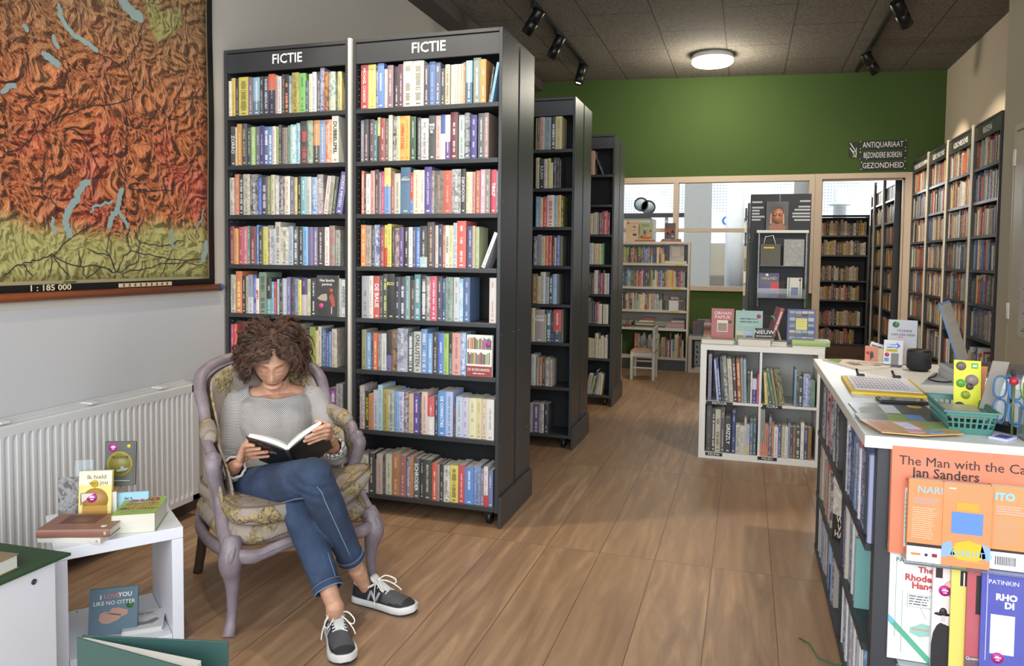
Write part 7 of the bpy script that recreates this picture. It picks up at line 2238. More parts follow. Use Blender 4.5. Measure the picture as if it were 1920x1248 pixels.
skin(.030, 'inner_back', .022)
skin(-.004, 'outer_back', .0)
mb = MB()
for k in range(0, len(fp)):
    for f in (0, .5):
        if k+1 >= len(fp): continue
        p = fp[k].lerp(fp[k+1], f); cen = Vector((0, .02, p.z)); d = (cen-p); d.z = 0; d.normalize()
        q = Vector((p.x*.96, p.y*.965-.005, p.z-.034)) + d*.034
        mb.lathe([(.0001, -.003), (.0042, 0), (.0001, .003)], q, 6)
o = mb.build('nail_trim', NAIL, CH, local=True, smooth=True); o['kind'] = 'stuff'
mb = MB()
for i in range(60):
    t_ = i/59; k = t_*(len(rail)-1); a_ = rail[int(k)]; b_ = rail[min(int(k)+1, len(rail)-1)]
    p = a_.lerp(b_, k-int(k)); mb.lathe([(.0001, -.003), (.0045, 0), (.0001, .003)], (p.x, p.y+.008, p.z+.036), 6)
o = mb.build('nail_trim', NAIL, CH, local=True, smooth=True); o['kind'] = 'stuff'
PT = {'NB': [-1.9006, 2.7, 0.7514], 'SL': [-2.0235, 2.59, 0.7035], 'SR': [-1.7755, 2.79, 0.7049], 'H': [-1.8689, 2.63, 0.8993], 'EL': [-1.9513, 2.44, 0.4522], 'ER': [-1.6194, 2.73, 0.4683], 'WL': [-1.7767, 2.29, 0.5557], 'WR': [-1.5204, 2.5, 0.6209], 'KT': [-1.4068, 2.21, 0.5656], 'AT': [-1.3645, 2.43, 0.1579], 'KU': [-1.5396, 2.32, 0.4125], 'AU': [-1.3113, 2.19, 0.1285], 'HL': [-1.8667, 2.46, 0.3908], 'HR': [-1.7825, 2.64, 0.3503], 'PV': [-1.8434, 2.58, 0.3906], 'BA': [-1.5521, 2.27, 0.6251], 'heelT': [-1.3934, 2.4982, 0.03], 'toeT': [-1.1249, 2.4703, 0.03], 'heelU': [-1.3671, 2.2724, 0.03], 'toeU': [-1.1621, 2.0269, 0.03]}
FNG = {'Li': [[-1.7366, 2.2656, 0.6252], [-1.7072, 2.2543, 0.6384], [-1.6825, 2.2578, 0.6378]], 'Lm': [[-1.7613, 2.2947, 0.6], [-1.7107, 2.277, 0.6168], [-1.6662, 2.2695, 0.6247]], 'Lr': [[-1.7748, 2.3183, 0.5787], [-1.7087, 2.2958, 0.5985], [-1.6412, 2.2787, 0.6129]], 'Lp': [[-1.7924, 2.3475, 0.5554], [-1.7261, 2.3253, 0.5734], [-1.6557, 2.305, 0.5891]], 'Ri': [[-1.4198, 2.331, 0.7172], [-1.4348, 2.3094, 0.7148], [-1.4625, 2.2944, 0.7004]], 'Rm': [[-1.4319, 2.3436, 0.696], [-1.452, 2.3159, 0.6927], [-1.4879, 2.2863, 0.6751]], 'Rr': [[-1.4417, 2.3525, 0.6795], [-1.463, 2.3264, 0.6738], [-1.4973, 2.2905, 0.6617]], 'Rp': [[-1.4531, 2.3603, 0.6649], [-1.4724, 2.3412, 0.6579], [-1.4979, 2.3186, 0.6453]]}
BKV = {'hl': [-0.9292, -0.2076, 0.3059], 'hr': [0.6974, 0.3511, 0.6247], 's': [-0.2253, 0.714, -0.6629]}

# ---------------------------------------------------------------- reading woman
def V(k): return Vector(PT[k])
RV = Vector((.65, .76, 0)).normalized()          # towards her left (picture right)
FV = Vector((.76, -.65, 0))                       # forward
UPV = Vector((0, 0, 1))
def fuse(build, name, voxel=.004, smooth=2, mats=None):
    """union of closed shapes -> one continuous surface"""
    mb = MB(); build(mb)
    me = bpy.data.meshes.new('src'); bmesh.ops.recalc_face_normals(mb.bm, faces=mb.bm.faces); mb.bm.to_mesh(me); mb.bm.free()
    o = bpy.data.objects.new('src', me); COL.objects.link(o)
    r_ = o.modifiers.new('r', 'REMESH'); r_.mode = 'VOXEL'; r_.voxel_size = voxel; r_.use_smooth_shade = True
    s_ = o.modifiers.new('s', 'SMOOTH'); s_.factor = .6; s_.iterations = smooth
    dg = bpy.context.evaluated_depsgraph_get()
    out = bpy.data.meshes.new_from_object(o.evaluated_get(dg)); out.name = name
    bpy.data.objects.remove(o)
    return out
def capsule(mb, a, b, ra, rb, n=16, mid=None):
    a, b = Vector(a), Vector(b); d = (b-a).normalized()
    P, R_ = [], []
    for k in range(5):
        t_ = math.sin(-pi/2+pi/2*k/4.5*1.0) if k < 4 else 0
    for ang in (-85, -60, -30): P.append(a+d*ra*math.sin(math.radians(ang))); R_.append(ra*math.cos(math.radians(ang)))
    P.append(a); R_.append(ra)
    if mid: P.append(a.lerp(b, mid[0])); R_.append(mid[1])
    P.append(b); R_.append(rb)
    for ang in (30, 60, 85): P.append(b+d*rb*math.sin(math.radians(ang))); R_.append(rb*math.cos(math.radians(ang)))
    mb.tube(P, R_, n)
def ellip(mb, c, ax, n=20, m=14):
    """ellipsoid with axis vectors ax = (X, Y, Z) scaled by radii"""
    c = Vector(c); rings = []
    for j in range(1, m):
        ph = pi*j/m; rings.append([c+ax[0]*math.sin(ph)*math.cos(2*pi*i/n)+ax[1]*math.sin(ph)*math.sin(2*pi*i/n)+ax[2]*math.cos(ph) for i in range(n)])
    mb.loft(rings)
# head frame
hyaw = Vector((.545, -.838, 0)).normalized()
HX = Vector((-hyaw.y, hyaw.x, 0)).normalized()    # viewer right
pit = math.radians(25)
HF = (hyaw*math.cos(pit)-UPV*math.sin(pit)).normalized()
HU = HX.cross(-HF).normalized()
if HU.z < 0: HU = -HU
HC = V('H')
Hm = Matrix((HX, HF, HU)).transposed().to_4x4(); Hm = Hm @ Matrix.Scale(1.06, 4); Hm.translation = HC
def g(x, z, cx, cz, sx, sz): return math.exp(-((x-cx)/sx)**2-((z-cz)/sz)**2)
def face_point(th, ph):
    """th: angle around (0 = front), ph: -pi/2..pi/2; returns head-local point"""
    cp = math.cos(ph); x = .0735*math.sin(th)*cp; y = .094*math.cos(th)*cp; z = .114*math.sin(ph)
    front = max(0, math.cos(th))
    if z < 0:
        t_ = -z/.114
        x *= 1-.30*t_**1.6
        y = y*(1-.10*t_) if y > 0 else y*(1-.45*t_)
        if y > 0: y += .012*t_*front
    if z > .05 and y > 0: y *= 1-.10*((z-.05)/.064)
    if front > .2:
        w = min(1, (front-.2)/.3); ax_ = abs(x)
        d = 0
        d += .0065*g(ax_, z, .028, .020, .022, .008)                 # brow
        d -= .0085*g(ax_, z, .031, .004, .014, .011)                 # socket
        d += .0072*g(ax_, z, .031, -.002, .0125, .0085)              # lowered lid over the eyeball
        d -= .0020*g(ax_, z, .031, -.0115, .014, .0025)              # under the lash line
        d += .0035*g(ax_, z, .030, -.020, .014, .006)                # bag below the eye
        d += .0045*g(ax_, z, .046, -.030, .018, .018)                # cheek
        d += .0100*g(x, z, 0, .000, .0085, .022)                     # bridge
        d += .0200*g(x, z, 0, -.036, .0100, .016)                    # tip
        d += .0120*g(ax_, z, .0125, -.043, .0075, .0075)             # wings
        d -= .0050*g(x, z, 0, -.058, .016, .005)
        d -= .0028*g(ax_, z, .030-.25*(z+.05), -.060, .0035, .020)   # smile folds
        d += .0058*g(x, z, 0, -.0665, .021, .0042)                   # upper lip
        d -= .0036*g(x, z, 0, -.0725, .024, .0016)                   # mouth line
        d += .0058*g(x, z, 0, -.0785, .018, .0042)                   # lower lip
        d -= .0030*g(x, z, 0, -.0870, .018, .004)
        d += .0070*g(x, z, 0, -.1020, .017, .010)                    # chin
        d -= .0022*g(ax_, z, .060, .012, .012, .03)                  # temple
        d += .0008*math.sin(z*700)*g(x, z, 0, .060, .03, .022)       # forehead creases
        y += d*w
    return Vector((x, y, z))
def add_head(mb):
    n, m_ = 96, 80; rings = []
    for j in range(1, m_):
        ph = -pi/2+pi*j/m_
        rings.append([Hm @ face_point(2*pi*i/n, ph) for i in range(n)])
    mb.loft(rings)
    for s in (-1, 1):                                                # ears
        ex = Hm @ Vector((s*.074, -.006, -.012))
        ellip(mb, ex, (HX*.007, (HF*.9+HX*s*-.2)*.016, (HU+HF*-.15)*.030), 12, 10)
        ellip(mb, Hm @ Vector((s*.072, .002, -.034)), (HX*.006, HF*.008, HU*.010), 10, 8)
def finger(mb, P, r0=.0086, r1=.0068):
    P = [Vector(p) for p in P]
    full = smooth_pts(P, 3); n_ = len(full)
    tip = full[-1]+(full[-1]-full[-2]).normalized()*.004
    mb.tube(full+[tip], [r0+(r1-r0)*k/(n_-1)+(.0009 if k in (0, n_//2) else 0) for k in range(n_)]+[r1*.45], 10)
def hand(mb, wrist, keys, side):
    kn = [Vector(FNG[side+k][0]) for k in 'imrp']
    w_ = Vector(wrist)
    for k, kk in zip(kn, 'imrp'):
        capsule(mb, w_.lerp(k, .25), k, .0145, .0100, 10)
        finger(mb, FNG[side+kk], .0090 if kk != 'p' else .0076, .0070 if kk != 'p' else .0060)
    c = (w_+kn[1]+kn[2])/3
    ax = ((kn[0]-kn[3]).normalized(), ((kn[1]+kn[2])/2-w_).normalized())
    nz = ax[0].cross(ax[1]).normalized()
    ellip(mb, c, (ax[0]*.030, ax[1]*.040, nz*.0155), 14, 10)
    return kn
def torso_rings(grow=0.0, top=True):
    PV_, NB_ = V('PV'), V('NB')
    ax = (NB_-PV_).normalized(); fw = (FV-ax*FV.dot(ax)).normalized()
    rows = [(-.10, .155, .105), (-.02, .172, .125), (.10, .162, .128), (.28, .142, .118), (.45, .140, .112), (.62, .150, .112), (.76, .156, .100), (.86, .150, .082), (.93, .122, .064)]
    out = []
    for t_, hw, hd in rows:
        c = PV_+(NB_-PV_)*t_
        if t_ > .4: c = c+fw*.012
        ring = []
        for i in range(32):
            a_ = 2*pi*i/32; ca, sa = math.cos(a_), math.sin(a_)
            bust = 0
            if sa > 0: bust = .020*math.exp(-((t_-.58)/.16)**2)*math.exp(-((abs(ca)-.5)/.35)**2)
            belly = .018*math.exp(-((t_-.12)/.18)**2) if sa > 0 else 0
            ring.append(c+RV*ca*(hw+grow)+fw*sa*(hd+grow+bust+belly))
        out.append(ring)
    return out
def limbs(mb, grow=0, legs=True, arms=True):
    if arms:
        for s, e, w in (('SL', 'EL', 'WL'), ('SR', 'ER', 'WR')):
            capsule(mb, V(s), V(e), .048+grow, .037+grow, mid=(.45, .045+grow))
            capsule(mb, V(e), V(w), .037+grow*.8, .0215+grow*.8, mid=(.35, .038+grow*.8))
    if legs:
        capsule(mb, V('HL'), V('KT'), .082+grow, .058+grow, mid=(.5, .074+grow)); capsule(mb, V('KT'), V('AT'), .054+grow, .031+grow, mid=(.33, .052+grow))
        capsule(mb, V('HR'), V('KU'), .080+grow, .056+grow, mid=(.5, .072+grow)); capsule(mb, V('KU'), V('AU'), .053+grow, .031+grow, mid=(.33, .051+grow))
# thumb chains lie on the pages, round the outer edges of the book
A_ = V('BA'); HLv, HRv, Sv = Vector(BKV['hl']), Vector(BKV['hr']), Vector(BKV['s'])
LB_, LH = .160, .185      # half width, height of the book
def outward(d):
    n_ = d.cross(Sv).normalized()
    return n_ if n_.dot(CAM-A_) > 0 else -n_
nL, nR = outward(HLv), outward(HRv)
thumbL = [V('WL').lerp(Vector(FNG['Li'][0]), .45)+UPV*.012, A_+HLv*(LB_+.006)+Sv*.045-nL*.010, A_+HLv*(LB_-.030)+Sv*.050-nL*.040]
thumbR = [V('WR').lerp(Vector(FNG['Ri'][0]), .45)+UPV*.012, A_+HRv*(LB_+.008)+Sv*.030-nR*.006, A_+HRv*(LB_-.018)+Sv*.022-nR*.040]
def body(mb):
    add_head(mb)
    capsule(mb, V('NB')-HF*.004, Hm @ Vector((0, -.022, -.062)), .060, .052)
    ellip(mb, Hm @ Vector((0, .030, -.098)), (HX*.042, HF*.045, HU*.020))              # soft under-chin
    mb.loft(torso_rings(-.012))
    for s, e in (('SL', 'NB'), ('SR', 'NB')): capsule(mb, V(s), V(e)+UPV*-.01, .044, .052)
    limbs(mb, -.004)
    hand(mb, V('WL'), None, 'L'); hand(mb, V('WR'), None, 'R')
    finger(mb, thumbL, .0105, .0080); finger(mb, thumbR, .0105, .0080)
    for k, hk, tk in (('AT', 'heelT', 'toeT'), ('AU', 'heelU', 'toeU')):
        h_, t_ = V(hk), V(tk); h_.z = .050; t_.z = .036
        capsule(mb, V(k), h_+(t_-h_)*.16, .032, .021); capsule(mb, h_+(t_-h_)*.16, h_+(t_-h_)*.42, .020, .014)
def m_skin():
    a = N('skin'); p = a.coord()
    n1 = a.noise(p, 30, 4); n2 = a.noise(p, 160, 3)
    c = a.ramp(n1, [(.3, 'b58468'), (.5, 'c4957a'), (.7, 'cfa48a')])
    c = a.mix(a.math('MULTIPLY', a.ramp(a.noise(p, 9, 2), [(.5, 0.0), (.7, 1.0)]), .3), c, 'bd7c66')
    a.set(c, .5); a.b.inputs['Subsurface Weight'].default_value = .12; a.b.inputs['Subsurface Radius'].default_value = (.01, .004, .002); a.b.inputs['Subsurface Scale'].default_value = .5
    a.bump(a.math('ADD', n2, a.math('MULTIPLY', a.noise(p, 60, 3), 1.0)), .25, .0015); return a.m
SKIN = m_skin(); LIPS = plain('ae6c60', .4, var=.05)
bme = fuse(body, 'person', .0032, 1)
bme.materials.clear(); bme.materials.append(SKIN); bme.materials.append(LIPS)
Hi = Hm.inverted()
for f in bme.polygons:
    q = Hi @ f.center
    if q.y > .05 and abs(q.x) < .0235*(1-.0) and -.0825 < q.z < -.0640:
        u_ = abs(q.x)/.0235; lim_u = -.0640-.003*u_; lim_l = -.0825+.0085*u_*u_
        if lim_l < q.z < lim_u: f.material_index = 1
    f.use_smooth = True
WOMAN = bpy.data.objects.new('woman', bme); COL.objects.link(WOMAN)
tag(WOMAN, 'woman with curly brown hair in a striped jumper and jeans, sitting reading a black book', 'person')

def child(me_or_mb, name, mat, smooth=True, **k):
    if isinstance(me_or_mb, MB): return me_or_mb.build(name, mat, WOMAN, smooth=smooth, **k)
    me_or_mb.materials.clear()
    for m__ in (mat if isinstance(mat, list) else [mat]): me_or_mb.materials.append(m__)
    o = bpy.data.objects.new(name, me_or_mb); COL.objects.link(o); o.parent = WOMAN
    for f in me_or_mb.polygons: f.use_smooth = True
    return o
# brows, lash lines, nostrils
mb = MB(); mb2 = MB()
for s in (-1, 1):
    def fp_(x, z, lift=.0006):
        # find surface y by inverting approximately
        best = None
        ph = math.asin(max(-1, min(1, z/.114))); lo, hi_ = 0, 1.3
        for _ in range(30):
            mid_ = (lo+hi_)/2; q = face_point(mid_, ph)
            if abs(q.x) < abs(x): lo = mid_
            else: hi_ = mid_
        q = face_point(math.copysign(lo, x), ph); return Hm @ Vector((q.x, q.y+lift, q.z))
    mb.tube([fp_(s*(.012+.0065*k), .017+.0045*math.sin(k*.55), .0004) for k in range(6)], [.0009, .0017, .0019, .0017, .0012, .0006], 6)
    mb2.tube([fp_(s*(.018+.0042*k), -.0085-.0035*math.sin(k*.52), .0003) for k in range(7)], [.0004, .0009, .0010, .0010, .0010, .0009, .0004], 6)
child(mb, 'eyebrow', plain('7c6250', .8)); child(mb2, 'eyelashes', plain('4a342a', .8))

# hair: mass of curls over a cap ---------------------------------------------
hr_ = random.Random(12)
def scalp(th, ph, k=1.0):
    q = face_point(th, ph); return Vector((q.x*k, q.y*k, q.z*k))
mb = MB(); rings = []
for j in range(2, 26):
    ph = -pi/2+pi*j/26; ring = []
    for i in range(40):
        th = 2*pi*i/40; thn = th if th < pi else th-2*pi
        q = scalp(th, ph, 1.10)
        faceness = max(0, math.cos(thn))*(1 if q.z < .066 else 0)
        if abs(thn) < 1.2 and q.z < .088: q = scalp(th, ph, .90)
        if q.z < -.035 and abs(thn) > 1.15: q *= 1.02
        ring.append(Hm @ q)
    rings.append(ring)
mb.loft(rings)
cap = child(mb, 'hair_underlayer', plain('4a3528', .7))
def lock(mb, th, ph, length, r0, amp, seed, strands=9):
    """a wavy lock made of several fine strands that follow one path"""
    rr = random.Random(seed)
    p = scalp(th, ph, 1.04); d = Vector((math.sin(th)*math.cos(ph), math.cos(th)*math.cos(ph), math.sin(ph))).normalized()
    n_ = 18; phase = rr.uniform(0, 2*pi); turns = rr.uniform(1.0, 1.9)
    side = 1 if th > .12 else -1
    vel = (d*.8+Vector((side*.55, -.15, .25))+Vector((rr.uniform(-.35, .35), rr.uniform(-.35, .35), rr.uniform(-.1, .3)))).normalized()
    if abs(th) < 1.15 and ph > .3: vel = (Vector((side*.95, .30, .30))*rr.uniform(.5, 1)+Vector((rr.uniform(-.3, .3), rr.uniform(0, .35), rr.uniform(-.15, .25)))).normalized()
    path = []
    for k in range(n_):
        t_ = k/(n_-1)
        vel = (vel+Vector((-side*.035*t_*3, -.02, -.17))).normalized()
        p = p+vel*length/n_
        dd = math.sqrt((p.x/.092)**2+(p.y/.108)**2+(p.z/.126)**2)
        if dd < 1: p = p/dd
        if p.y > .02 and abs(p.x) < .082 and p.z < .062: p.x = side*max(abs(p.x), .060+.022*min(1, (.062-p.z)/.03)+.008*rr.random())
        path.append(p.copy())
    P = []
    for k, q in enumerate(path):
        t_ = k/(n_-1); a_ = phase+turns*2*pi*t_
        tv = (path[min(k+1, n_-1)]-path[max(k-1, 0)]).normalized(); e1 = tv.cross(d)
        if e1.length < .1: e1 = tv.cross(Vector((1, 0, 0)))
        e1.normalize(); e2 = tv.cross(e1)
        P.append((q, e1, e2, a_, t_))
    for s_ in range(strands):
        oa = 2*pi*s_/strands+rr.uniform(-.4, .4); orad = r0*rr.uniform(.3, 2.0) if strands > 1 else 0
        pts = [Hm @ (q+e1*math.sin(a_)*amp*(.3+t_)+e2*math.cos(a_)*amp*.6*(.3+t_)+(e1*math.cos(oa+t_)+e2*math.sin(oa+t_))*orad*(1.0-.55*t_)) for q, e1, e2, a_, t_ in P]
        w_ = r0*(.26 if strands > 1 else 1)
        mb.tube(pts, [w_*(1 if t_ < .6 else 1-(t_-.6)*2.2) for *_x, t_ in P], 4, flat=.7)
cnt = 0; hairs = [MB(), MB(), MB()]
for i in range(4000):
    th = hr_.uniform(-pi, pi); ph = math.asin(hr_.uniform(-.45, 1))
    q = scalp(th, ph)
    if abs(th) < 1.1 and q.z < .060: continue
    if abs(th-.12) < .9 and hr_.random() < .0: continue
    if abs(th) < 1.5 and q.z < .0: continue
    ln = hr_.uniform(.10, .155) if ph > .35 else hr_.uniform(.06, .11)
    if abs(th) < 1.1: ln = hr_.uniform(.085, .12)
    lock(hairs[cnt % 3], th, ph, ln, hr_.uniform(.0040, .0062), hr_.uniform(.008, .016), i); cnt += 1
    if abs(th) < 1.2 and q.z < .10: lock(hairs[(cnt+1) % 3], th+hr_.uniform(-.2, .2), ph, hr_.uniform(.07, .10), .0045, .007, i+9000)
    if cnt > 600: break
def m_hair(name, stops):
    a = N(name); p = a.coord()
    c = a.ramp(a.noise(p, 55, 4, .6, .6), stops)
    a.set(c, .42); a.b.inputs['Specular IOR Level'].default_value = .5
    a.bump(a.noise(p, 500, 2), .3, .001); return a.m
child(hairs[0], 'hair', m_hair('brown_hair', [(.3, '2a1e17'), (.55, '4a3528'), (.75, '6a503c')]))
child(hairs[1], 'hair', m_hair('light_brown_hair', [(.3, '3c2c22'), (.55, '66493a'), (.75, '8a6c52')]))
child(hairs[2], 'hair', m_hair('auburn_hair', [(.3, '2e1e18'), (.55, '5a3a2c'), (.75, '7e5440')]))
mb = MB()
for i in range(70):
    th = hr_.uniform(-pi, pi); ph = math.asin(hr_.uniform(.2, 1)); lock(mb, th, ph, hr_.uniform(.10, .16), .0005, .012, 5000+i, 1)
child(mb, 'loose_hair', plain('6a5040', .5))

# striped jumper --------------------------------------------------------------
NBv = V('NB'); PVv = V('PV'); tax = (NBv-PVv).normalized(); tfw = (FV-tax*FV.dot(tax)).normalized()
def jumper(mb):
    mb.loft(torso_rings(.008))
    for s, e, w in (('SL', 'EL', 'WL'), ('SR', 'ER', 'WR')):
        capsule(mb, V(s), V(e), .060, .052, mid=(.5, .058))
        w2 = V(e).lerp(V(w), .62)
        capsule(mb, V(e), w2, .051, .042, mid=(.5, .047))
        capsule(mb, V(s), NBv-tax*.012, .052, .060)
jme = fuse(jumper, 'jumper', .0038, 3)
bm = bmesh.new(); bm.from_mesh(jme)
neck_c = NBv+tax*.020+tfw*.018
kill = []
for v in bm.verts:
    d = v.co-neck_c; a_ = d.dot(RV)/.118; b_ = d.dot(tfw)/.082; h = d.dot(tax)
    if a_*a_+b_*b_ < 1 and h > -.075-.02*b_: kill.append(v)
    else:
        for e, w in (('EL', 'WL'), ('ER', 'WR')):
            E_, W_ = V(e), V(w); dd = (W_-E_).normalized(); tt = (v.co-E_).dot(dd)
            if tt > (W_-E_).length*.66 and (v.co-W_).length < .14: kill.append(v); break
bmesh.ops.delete(bm, geom=kill, context='VERTS')
# small folds
for v in bm.verts:
    n_ = v.co
    for e, s in (('EL', 'SL'), ('ER', 'SR')):
        E_, S_ = V(e), V(s); d = n_-E_
        if d.length < .13:
            f_ = (1-d.length/.13); v.co += v.normal*.0045*f_*math.sin(d.dot((S_-E_).normalized())*260+d.x*60)
    tt = (n_-PVv).dot(tax)
    v.co += v.normal*.0034*math.sin(n_.z*95+n_.x*40)*math.exp(-((tt-.10)/.09)**2)
    v.co += v.normal*.0018*math.sin(n_.dot(Vector((.5, .4, 1)))*70+math.sin(n_.x*30)*2)
me2 = bpy.data.meshes.new('jumper'); bm.to_mesh(me2); bm.free()
def m_stripe(name, direction, period=.0058):
    a = N(name); p = a.pos() if False else a.coord()
    d = Vector(direction).normalized()
    w = a.noise(p, 7, 2)
    t_ = a.math('ADD', a.vmath('DOT_PRODUCT', p, tuple(d)), a.math('MULTIPLY', w, .012))
    fr = a.math('FRACT', a.math('DIVIDE', t_, period))
    c = a.mix(a.ramp(fr, [(.0, 0.0), (.08, 1.0), (.38, 1.0), (.46, 0.0)]), 'c9c5c0', '3a3c45')
    a.set(c, .9); a.bump(a.noise(p, 500, 2), .3, .001); return a.m
dt = (tax*1.0-RV*.95).normalized()
MS = [m_stripe('jumper_stripes_body', dt), m_stripe('jumper_stripes_sleeve', V('EL')-V('SL')), m_stripe('jumper_stripes_sleeve', (V('ER')-V('SR'))*1.0+RV*.05), m_stripe('jumper_stripes_cuff', V('WL')-V('EL')), m_stripe('jumper_stripes_cuff', V('WR')-V('ER'))]
jo = child(me2, 'jumper', MS)
def segd(p, a, b):
    ab = b-a; t_ = max(0, min(1, (p-a).dot(ab)/ab.dot(ab))); return (p-(a+ab*t_)).length
for f in me2.polygons:
    c = f.center
    ds = [segd(c, PVv, NBv)-.125]+[segd(c, V(s).lerp(V(e), .12), V(e))-.055 for s, e in (('SL', 'EL'), ('SR', 'ER'))]+[segd(c, V(e).lerp(V(w), .2), V(w))-.045 for e, w in (('EL', 'WL'), ('ER', 'WR'))]
    f.material_index = ds.index(min(ds))
so = jo.modifiers.new('s', 'SOLIDIFY'); so.thickness = .003; so.offset = -1
# neckband and rolled cuffs follow the openings
from mathutils.bvhtree import BVHTree
bvh = BVHTree.FromPolygons([v.co.copy() for v in me2.vertices], [list(p.vertices) for p in me2.polygons])
P = []
for k in range(49):
    a_ = 2*pi*k/48
    q = neck_c+RV*math.cos(a_)*.121+tfw*math.sin(a_)*.085
    loc, n_, i_, d_ = bvh.ray_cast(q+tax*.12, -tax)
    P.append((loc if loc else q)+tax*.001)
for _ in range(2): P = [P[0].lerp(P[1], .5)]+[(P[i-1]+P[i]*2+P[i+1])/4 for i in range(1, 48)]+[P[0].lerp(P[1], .5)]
child(MB().tube(P, .0042, 8, cap=False), 'neckband', MS[0])
for e, w in (('EL', 'WL'), ('ER', 'WR')):
    E_, W_ = V(e), V(w); dd = (W_-E_).normalized(); c0 = E_+dd*(W_-E_).length*.62
    ux_ = dd.cross(UPV).normalized(); uy_ = dd.cross(ux_)
    mb = MB()
    for k in range(3):
        c1 = c0+dd*(.012*k-.014)
        mb.tube([c1+(ux_*math.cos(2*pi*i/32)+uy_*math.sin(2*pi*i/32))*(.0435-.002*k+.002*math.sin(i*1.7+k)) for i in range(33)], .0062, 8, cap=False)
    child(mb, 'cuff', MS[3])
# wrist jewellery
for k, (off, tilt, cl) in enumerate(((.012, .2, 'c8a860'), (.022, -.35, '8c7848'))):
    W_ = V('WR'); dd = (W_-V('ER')).normalized(); ux_ = dd.cross(UPV).normalized(); uy_ = (dd.cross(ux_)+dd*tilt).normalized()
    c1 = W_-dd*off
    child(MB().tube([c1+(ux_*math.cos(2*pi*i/32)*.027+uy_*math.sin(2*pi*i/32)*.030) for i in range(33)], .0020 if k else .0014, 8, cap=False), 'bracelet', plain(cl, .3, metal=.9))
W_ = V('WR'); child(MB().lathe([(.0001, 0), (.009, 0), (.009, .004), (.0001, .005)], W_+UPV*.030+nR*.004, 16), 'watch_face', plain('d8c890', .3, metal=.6))

# jeans -------------------------------------------------------------------------
def denim():
    a = N('blue_denim'); p = a.coord()
    c = a.ramp(a.noise(p, 9, 4, .6), [(.3, '182438'), (.5, '22304a'), (.7, '344664')])
    c = a.mix(a.math('MULTIPLY', a.noise(p, 700, 2), .3), c, '5a7090')
    a.set(c, .85); a.bump(a.math('ADD', a.noise(p, 600, 2), a.math('MULTIPLY', a.noise(p, 28, 3), 1.5)), .5, .003); return a.m
DEN = denim()
def jeans(mb):
    r_ = torso_rings(.012); mb.loft(r_[:3])
    ellip(mb, PVv-tax*.01, (RV*.170, tfw*.125, tax*.075))
    capsule(mb, V('HL'), V('KT'), .090, .066, mid=(.5, .080)); capsule(mb, V('KT'), V('AT').lerp(V('KT'), .12), .064, .045, mid=(.35, .061))
    capsule(mb, V('HR'), V('KU'), .088, .066, mid=(.5, .080)); capsule(mb, V('KU'), V('AU').lerp(V('KU'), .16), .064, .046, mid=(.35, .061))
jm = fuse(jeans, 'jeans', .0045, 2)
bm = bmesh.new(); bm.from_mesh(jm); kill = []
for v in bm.verts:
    for k_, a_ in (('KT', 'AT'), ('KU', 'AU')):
        K_, A2 = V(k_), V(a_); dd = (A2-K_).normalized(); cut = (A2-K_).length*(.88 if k_ == 'KT' else .84)
        if (v.co-K_).dot(dd) > cut and (v.co-A2).length < .15: kill.append(v)
    # creases behind the bent knee
for v in bm.verts:
    for k_ in ('KT', 'KU'):
        d = v.co-V(k_)
        if d.length < .13: v.co += v.normal*.0035*(1-d.length/.13)*math.sin(d.z*150+d.x*60)
bmesh.ops.delete(bm, geom=list(set(kill)), context='VERTS')
jm2 = bpy.data.meshes.new('jeans'); bm.to_mesh(jm2); bm.free()
jn = child(jm2, 'jeans', DEN)
so = jn.modifiers.new('s', 'SOLIDIFY'); so.thickness = .003; so.offset = -1
pale = plain('7e96b4', .9)
for k_, a_, fr in (('KT', 'AT', .88), ('KU', 'AU', .84)):
    K_, A2 = V(k_), V(a_); dd = (A2-K_).normalized(); c1 = K_+dd*(A2-K_).length*fr; ux_ = dd.cross(UPV).normalized() if abs(dd.z) < .98 else RV; uy_ = dd.cross(ux_).normalized()
    mb = MB(); rr_ = .0475
    rings = [[c1+dd*o_+(ux_*math.cos(2*pi*i/36)+uy_*math.sin(2*pi*i/36))*q_ for i in range(36)] for o_, q_ in ((-.026, rr_-.001), (-.025, rr_+.003), (-.002, rr_+.0035), (.001, rr_), (-.002, rr_-.004), (-.02, rr_-.004))]
    mb.loft(rings, cap=False); child(mb, 'hem', DEN)
    child(MB().tube([c1-dd*.022+(ux_*math.cos(2*pi*i/36)+uy_*math.sin(2*pi*i/36))*(rr_+.0034) for i in range(37)], .0009, 6, cap=False).tube([c1-dd*.0005+(ux_*math.cos(2*pi*i/36)+uy_*math.sin(2*pi*i/36))*(rr_+.0015) for i in range(37)], .0018, 6, cap=False), 'hem_stitching', pale)
jb = BVHTree.FromPolygons([v.co.copy() for v in jm2.vertices], [list(p.vertices) for p in jm2.polygons])
def seam(pts, r_=.0016, mat=pale):
    out_ = []
    for q in pts:
        loc, n_, i_, d_ = jb.find_nearest(q)
        out_.append(loc+n_*.0008)
    child(MB().tube(out_, r_, 6), 'seam', mat)
cd = (CAM-V('KT')).normalized()
def on_leg(a, b, t_, side, r_): 
    p = V(a).lerp(V(b), t_); ax_ = (V(b)-V(a)).normalized(); sd = ax_.cross(cd).normalized(); return p+(cd*.9+sd*side)*r_
seam([on_leg('HL', 'KT', t_/10, .75, .09) for t_ in range(2, 9)]+[on_leg('KT', 'AT', t_/14, .0, .07)+UPV*(.03 if t_ == 0 else 0) for t_ in range(0, 13)])
seam([on_leg('KU', 'AU', t_/12, -.9, .065) for t_ in range(6, 10)], .0009)

